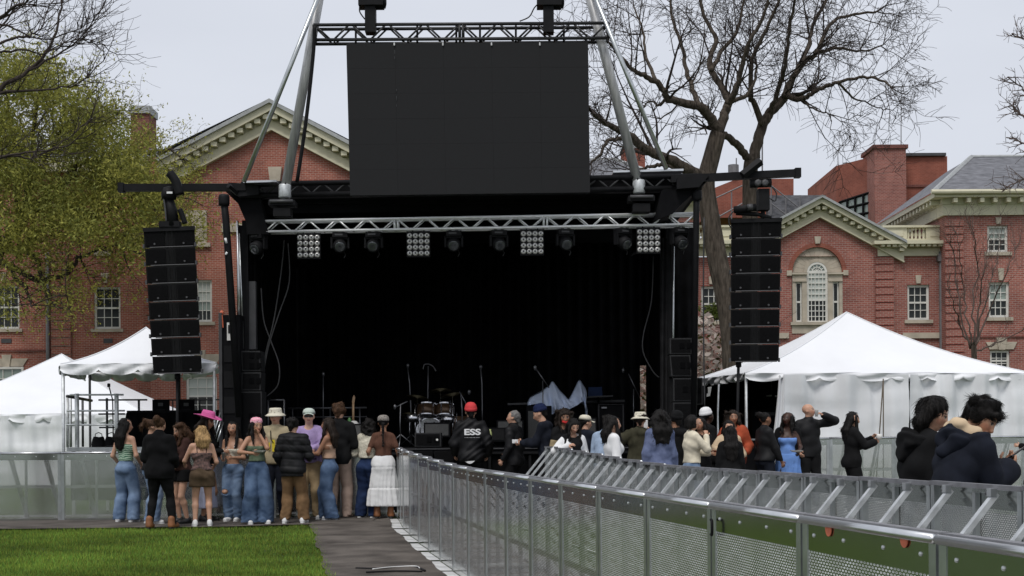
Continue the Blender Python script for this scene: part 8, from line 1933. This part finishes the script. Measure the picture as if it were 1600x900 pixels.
# ---------------------------------------------------------------- right crowd
_, cx = person('man in navy beanie and navy jacket looking at a white phone', 856, 25.9, 634, 82, LIGHT, 'm', ('crop', BLACKH), [T('jacket', 'navy', t=.055, hem=.82, hood=True, A=.010)], [J(m='black', w=REG)], ('shoe', 'shoe_black'), ('beanie', 'navyb'), lean=8, hp=18, larm=(-.04, .42, 1.17), rarm=(.04, .43, 1.16), group=G2, hatup=.03)
prop('phone', 'white-backed phone held out by the man in navy beanie', 'phone', mid_hands(cx) + Vector((-.06, -.03, .03)), lambda t: MB().box((0, 0, 0), (.10, .012, .065)).box((.0, -.0075, 0), (.06, .004, .03)).build('case', C['white'], t))
def redscarf(ctx): MB().path([Vector(ctx['K'](ctx['Hd']((-.05, .09, .02)))), Vector(ctx['K'](ctx['Hd']((0, .115, .02)))), Vector(ctx['K'](ctx['Hd']((.05, .09, .03))))], .022, 6).build('face_mask', C['red_mark'], ctx['body'], True)
person('person with big curly dark hair and red mask, camel jacket over black', 882, 25.0, 641, 205, MED, 'f', ('curly', DARKB, .26, 1.1), [T('hoodie', 'black', t=.035, hem=.85), T('jacket', 'camel', t=.055, hem=.86, neck=1.28, sleeve=.62)], [J(m='black', w=REG)], hp=16, hy=-20, group=G2, extra=redscarf)
def vest(ctx):
    for z in (1.0, 1.018): pass
_, cx = person('girl with red-tinged hair looking down, white sleeves and black vest', 895, 23.9, 655, 186, LIGHT, 'f', ('long', BLACKH, .30, 1.0), [T('varsity_jacket', 'white', t=.034, hem=.86), T('vest', 'black', t=.042, hem=.86, sleeve=0)], [J(m='black', w=REG)], hp=30, hy=14, rarm=((.12, .20, 1.30), (1, 0, -.8)), larm=(-.16, .24, 1.12), group=G2)
person('person in white cap turned away, dark navy jacket', 914, 25.2, 651, -30, LIGHT, 'm', ('crop', BLACKH), [T('jacket', 'navy', t=.04, hem=.86)], [J(m='black', w=REG)], hat=('cap', 'offwhite'), hy=-40, hp=10, group=G2)
person('person in pale blue denim jacket behind the black-haired girl in white', 942, 23.6, 650, -40, LIGHT, 'm', ('short', BLACKH), [T('denim_jacket', 'ltblue', t=.045, hem=.88, collar=.05)], [J(m='black', w=REG)], group=G2, lean=10, hp=20)
person('girl with straight black hair and white jacket in profile facing right', 957, 21.4, 651, -78, LIGHT, 'f', ('long', BLACKH, .30, 1.0), [T('jacket', 'white', t=.035, hem=.88)], [J(m='black', w=REG)], group=G2, hp=2)
_, cx = person('person in white bucket hat and hooded olive parka, back turned', 1001, 24.6, 646, 8, LIGHT, 'm', ('short', DARKB), [T('parka', 'olive', t=.065, hem=.76, hood=True, A=.012)], [J(m='black', w=REG)], hat=('bucket', 'offwhite'), larm=((-.36, .30, 1.32), (-1, -.3, -.8)), rarm=((.24, .30, 1.50), (1, -.3, -.8)), group=G2, hatup=.03, hy=-18)
prop('phone', 'black phone held up beside the white bucket hat in the right crowd', 'phone', hand_w(cx, 1) + Vector((.0, -.02, .06)), lambda t: MB().box((0, 0, 0), (.072, .01, .14)).box((0, -.006, .0), (.06, .004, .12)).build('case', C['shoe_white'], t))
person('person with big curly black hair in slate blue denim jacket, back turned', 1031, 21.6, 643, 18, MED, 'f', ('curly', BLACKH, .36, 1.12, 0, False), [T('denim_jacket', 'slateblue', t=.045, hem=.84, A=.011)], [J(m='denim_dark', w=REG)], group=G2)
def bars(ctx):
    for z in (1.26, 1.305): patch(ctx, 'white_bar', 'white', (.10, z), .10, .026, -.225, back=True)
person('person in black hooded top with white bars on its back', 1056, 23.4, 646, 30, MED, 'm', ('short', BLACKH), [T('hoodie', 'black', t=.055, hem=.84, hood=True)], [J(m='black', w=REG)], hat=('beanie', 'black'), group=G2, extra=bars)
_, cx = person('girl in cream knit sweater with dark bobbed hair, hand at her mouth', 1081, 23.0, 650, -72, LIGHT, 'f', ('bob', BLACKH), [T('sweater', 'cream', t=.034, hem=.98, A=.008)], [J(m='denim_light', w=REG)], rarm=((.10, .22, 1.43), (.6, -.6, -1)), larm=(-.04, .34, 1.14), group=G2, hp=4)
prop('food_tray', 'small red food tray held by the girl in cream sweater', 'tray', hand_w(cx, 0) + Vector((.05, -.1, .02)), tray('red_cloth', .16, .10))
person('girl facing the camera between cream sweater and white headscarf, hand to chin', 1094, 23.7, 653, 158, TANS, 'f', ('half', BLACKH, .2), [T('jacket', 'black', t=.03, hem=.88)], [J(m='black', w=REG)], larm=((-.03, .2, 1.44), (-.8, 0, -1)), group=G2)
person('person with white headscarf and black top, dark skin, looking right', 1105, 24.8, 640, -62, DEEP, 'f', ('crop', BLACKH), [T('jacket', 'black', t=.035, hem=.84)], [J(m='black', w=REG)], hat=('beanie', 'white'), group=G2, hatup=.03)
person('person with curly dark hair in rust red jacket', 1146, 24.7, 643, 162, MED, 'f', ('curly', DARKB, .2, 1.05), [T('jacket', 'red_cloth', t=.06, hem=.84, arm=.015, A=.012)], [J(m='black', w=REG)], hy=20, larm=(-.26, .20, 1.06), rarm=(.26, .2, 1.05), group=G2, build=1.0)
person('girl in peach fleece facing the camera in front of the rust red jacket', 1139, 23.9, 658, 178, LIGHT, 'f', ('half', BLACKH, .22), [T('fleece', 'peach', t=.045, hem=.84)], [J(m='black', w=REG)], group=G2, rarm=((.1, .22, 1.25), (1, 0, -.7)), larm=(-.2, .2, 1.1))
person('girl with very long black hair and black jacket, back to the camera', 1141, 22.3, 667, 4, LIGHT, 'f', ('long', BLACKH, .52, 1.06, 0, False), [T('jacket', 'black', t=.05, hem=.82)], [J(m='black', w=REG)], group=G2)
person('woman with black hair in a low bun and glasses, black jacket', 1195, 24.4, 646, -66, MED, 'f', ('bun', BLACKH), [T('jacket', 'black_shiny', t=.042, hem=.92, collar=.03)], [J(m='navy', w=REG)], rarm=(.22, .20, .92), group=G2)
_, cx = person('woman in cornflower blue dress under an open black jacket', 1231, 24.6, 645, 172, DEEP, 'f', ('long', BLACKH, .30, .92), [T('dress_bodice', 'blue_dress', t=.014, neck=1.33, hem=.98, sleeve=0, A=.004), T('jacket', 'black', t=.04, hem=.86, frontcut=.045, arm=.006)], [J('skirt', 'blue_dress', waist=1.04, hem=.66, flare=.055)], hy=-28, larm=(-.18, .30, 1.06), rarm=(.22, .12, 1.0), group=G2)
prop('food_tray', 'white paper tray held by the woman in blue dress', 'tray', hand_w(cx, 0) + Vector((-.02, -.08, .03)), tray())
_, cx = person('bald man in black jacket raising a white cup to drink', 1264, 26.1, 632, 192, LIGHT, 'm', ('bald', GREYH), [T('jacket', 'black_shiny', t=.048, hem=.84, collar=.03, A=.01), ], [J(m='black', w=REG)], ('shoe', 'shoe_black'), hy=52, hp=-6, larm=((-.17, .24, 1.58), (-1, .1, -.25)), rarm=(.24, .14, .95), group=G2, build=1.05)
prop('cup', 'white paper cup at the lips of the bald man', 'cup', hand_w(cx, 0) + Vector((-.05, -.03, .02)), cup())
_, cx = person('woman with long straight black hair in black jacket eating from both hands', 1331, 23.4, 645, -84, LIGHT, 'f', ('long', BLACKH, .42, .98), [T('jacket', 'black', t=.05, hem=.82, A=.010)], [J(m='black', w=REG)], hp=10, rarm=((.10, .38, 1.26), (.8, -.3, -1)), larm=((-.02, .36, 1.34), (-.8, -.3, -1)), group=G2)
prop('wrapped_food', 'white wrapped food in the hands of the eating woman', 'food', mid_hands(cx) + Vector((.04, -.02, .03)), lambda t: MB().lathe((0, 0, 0), [(0, -.05), (.035, -.045), (.05, .0), (.045, .035), (0, .045)], 9).build('wrapper', M['paper'], t, True))
person('person in black cut by the right edge before the tent', 1617, 24.4, 650, 88, LIGHT, 'm', ('short', BLACKH), [T('jacket', 'black', t=.05, hem=.82)], [J(m='black', w=REG)], larm=(-.1, .3, 1.2), group=G2)
# ---------------------------------------------------------------- the two nearest
def near_hood(outer, lining=None, back=.0):
    def fn(ctx):
        U, K = ctx['U'], ctx['K']; k = ctx['k']
        def ring(name, m, rx, ry, zc, r0, front, sag, seed, A):
            S = Sdf(); n = 12; pts = []
            for i in range(n):
                a = 2 * math.pi * i / n; y = math.sin(a); z = zc - front * max(0, y) + .012 * math.sin(3 * a); pts.append(((rx * math.cos(a), ry * y - .025, z), r0 * (1.0 - .30 * max(0, y) + .25 * max(0, -y))))
            for i in range(n): (p, r1), (q, r2) = pts[i], pts[(i + 1) % n]; S.cone(K(U(p)), K(U(q)), r1 * k, r2 * k, None, 1, .02 * k)
            if sag: S.cone(K(U((-.07, -.135, zc - .03))), K(U((0, -.165, zc - sag))), .05 * k, .035 * k, None, 1, .04 * k); S.cone(K(U((.07, -.135, zc - .03))), K(U((0, -.165, zc - sag))), .05 * k, .035 * k, None, 1, .04 * k)
            sdf_obj(S, name, C[m], ctx['body'], .009, folds(seed, A * k, 26))
        ring('hood', outer, .125, .115, 1.465, .044, .06, .13, 5, .012)
        if lining: ring('hood_lining', lining, .100, .095, 1.535, .042, .08, 0, 9, .014)
        # sleeve and shoulder seams, standing slightly proud
        for s_ in (-1, 1):
            sh = Vector(ctx['sh'][s_]); cuff = ctx['wri'][s_] - ctx['hdir'][s_] * .035; d = Vector(ctx['hdir'][s_]); u = d.cross(Vector((0, 0, 1))).normalized(); v = d.cross(u)
            for e in (0, .035): MB().path([Vector(K(cuff - d * e + (u * math.cos(a) + v * math.sin(a)) * .046)) for a in [i * .524 for i in range(13)]], .006 * k, 5, False).build('cuff_seam', C[outer], ctx['body'], True)
    return fn
person('nearest woman with long black hair in black hooded coat, looking down', 1437, 10.5, 621, -82, LIGHT, 'f', ('long', BLACKH, .19, 1.0, 0, False), [T('coat', 'black', t=.056, hem=.78, A=.014, arm=.012, f=17)], [J(m='black', w=REG)], ('shoe', 'shoe_black'), hp=20, hy=-30, lean=5, group=G2, h=.010, hb=.010, rarm=(.12, .30, 1.05), larm=(-.1, .3, 1.05), extra=near_hood('black'))
_, cx = person('nearest man with thick black hair in navy coat over cream hood, looking at his phone', 1474, 10.0, 618, -70, TANS, 'm', ('mop', BLACKH, .3, .98), [T('coat', 'navy', t=.054, hem=.80, A=.015, arm=.018, f=17)], [J(m='black', w=REG)], ('shoe', 'shoe_black'), build=.93, lean=22, hp=24, hy=-52, H=1.70, larm=((-.05, .50, 1.26), (-.5, -1.2, -.5)), rarm=((.07, .48, 1.24), (.5, -1.2, -.5)), group=G2, h=.0095, hb=.009, extra=near_hood('navy', 'peach'), curl=.75, rnorm=(-.5, .2, .8), lnorm=(.5, .2, .8))
prop('phone', 'phone held by the nearest man in navy coat', 'phone', mid_hands(cx) + Vector((.05, .0, .045)), phone(28, -18), R(-68))
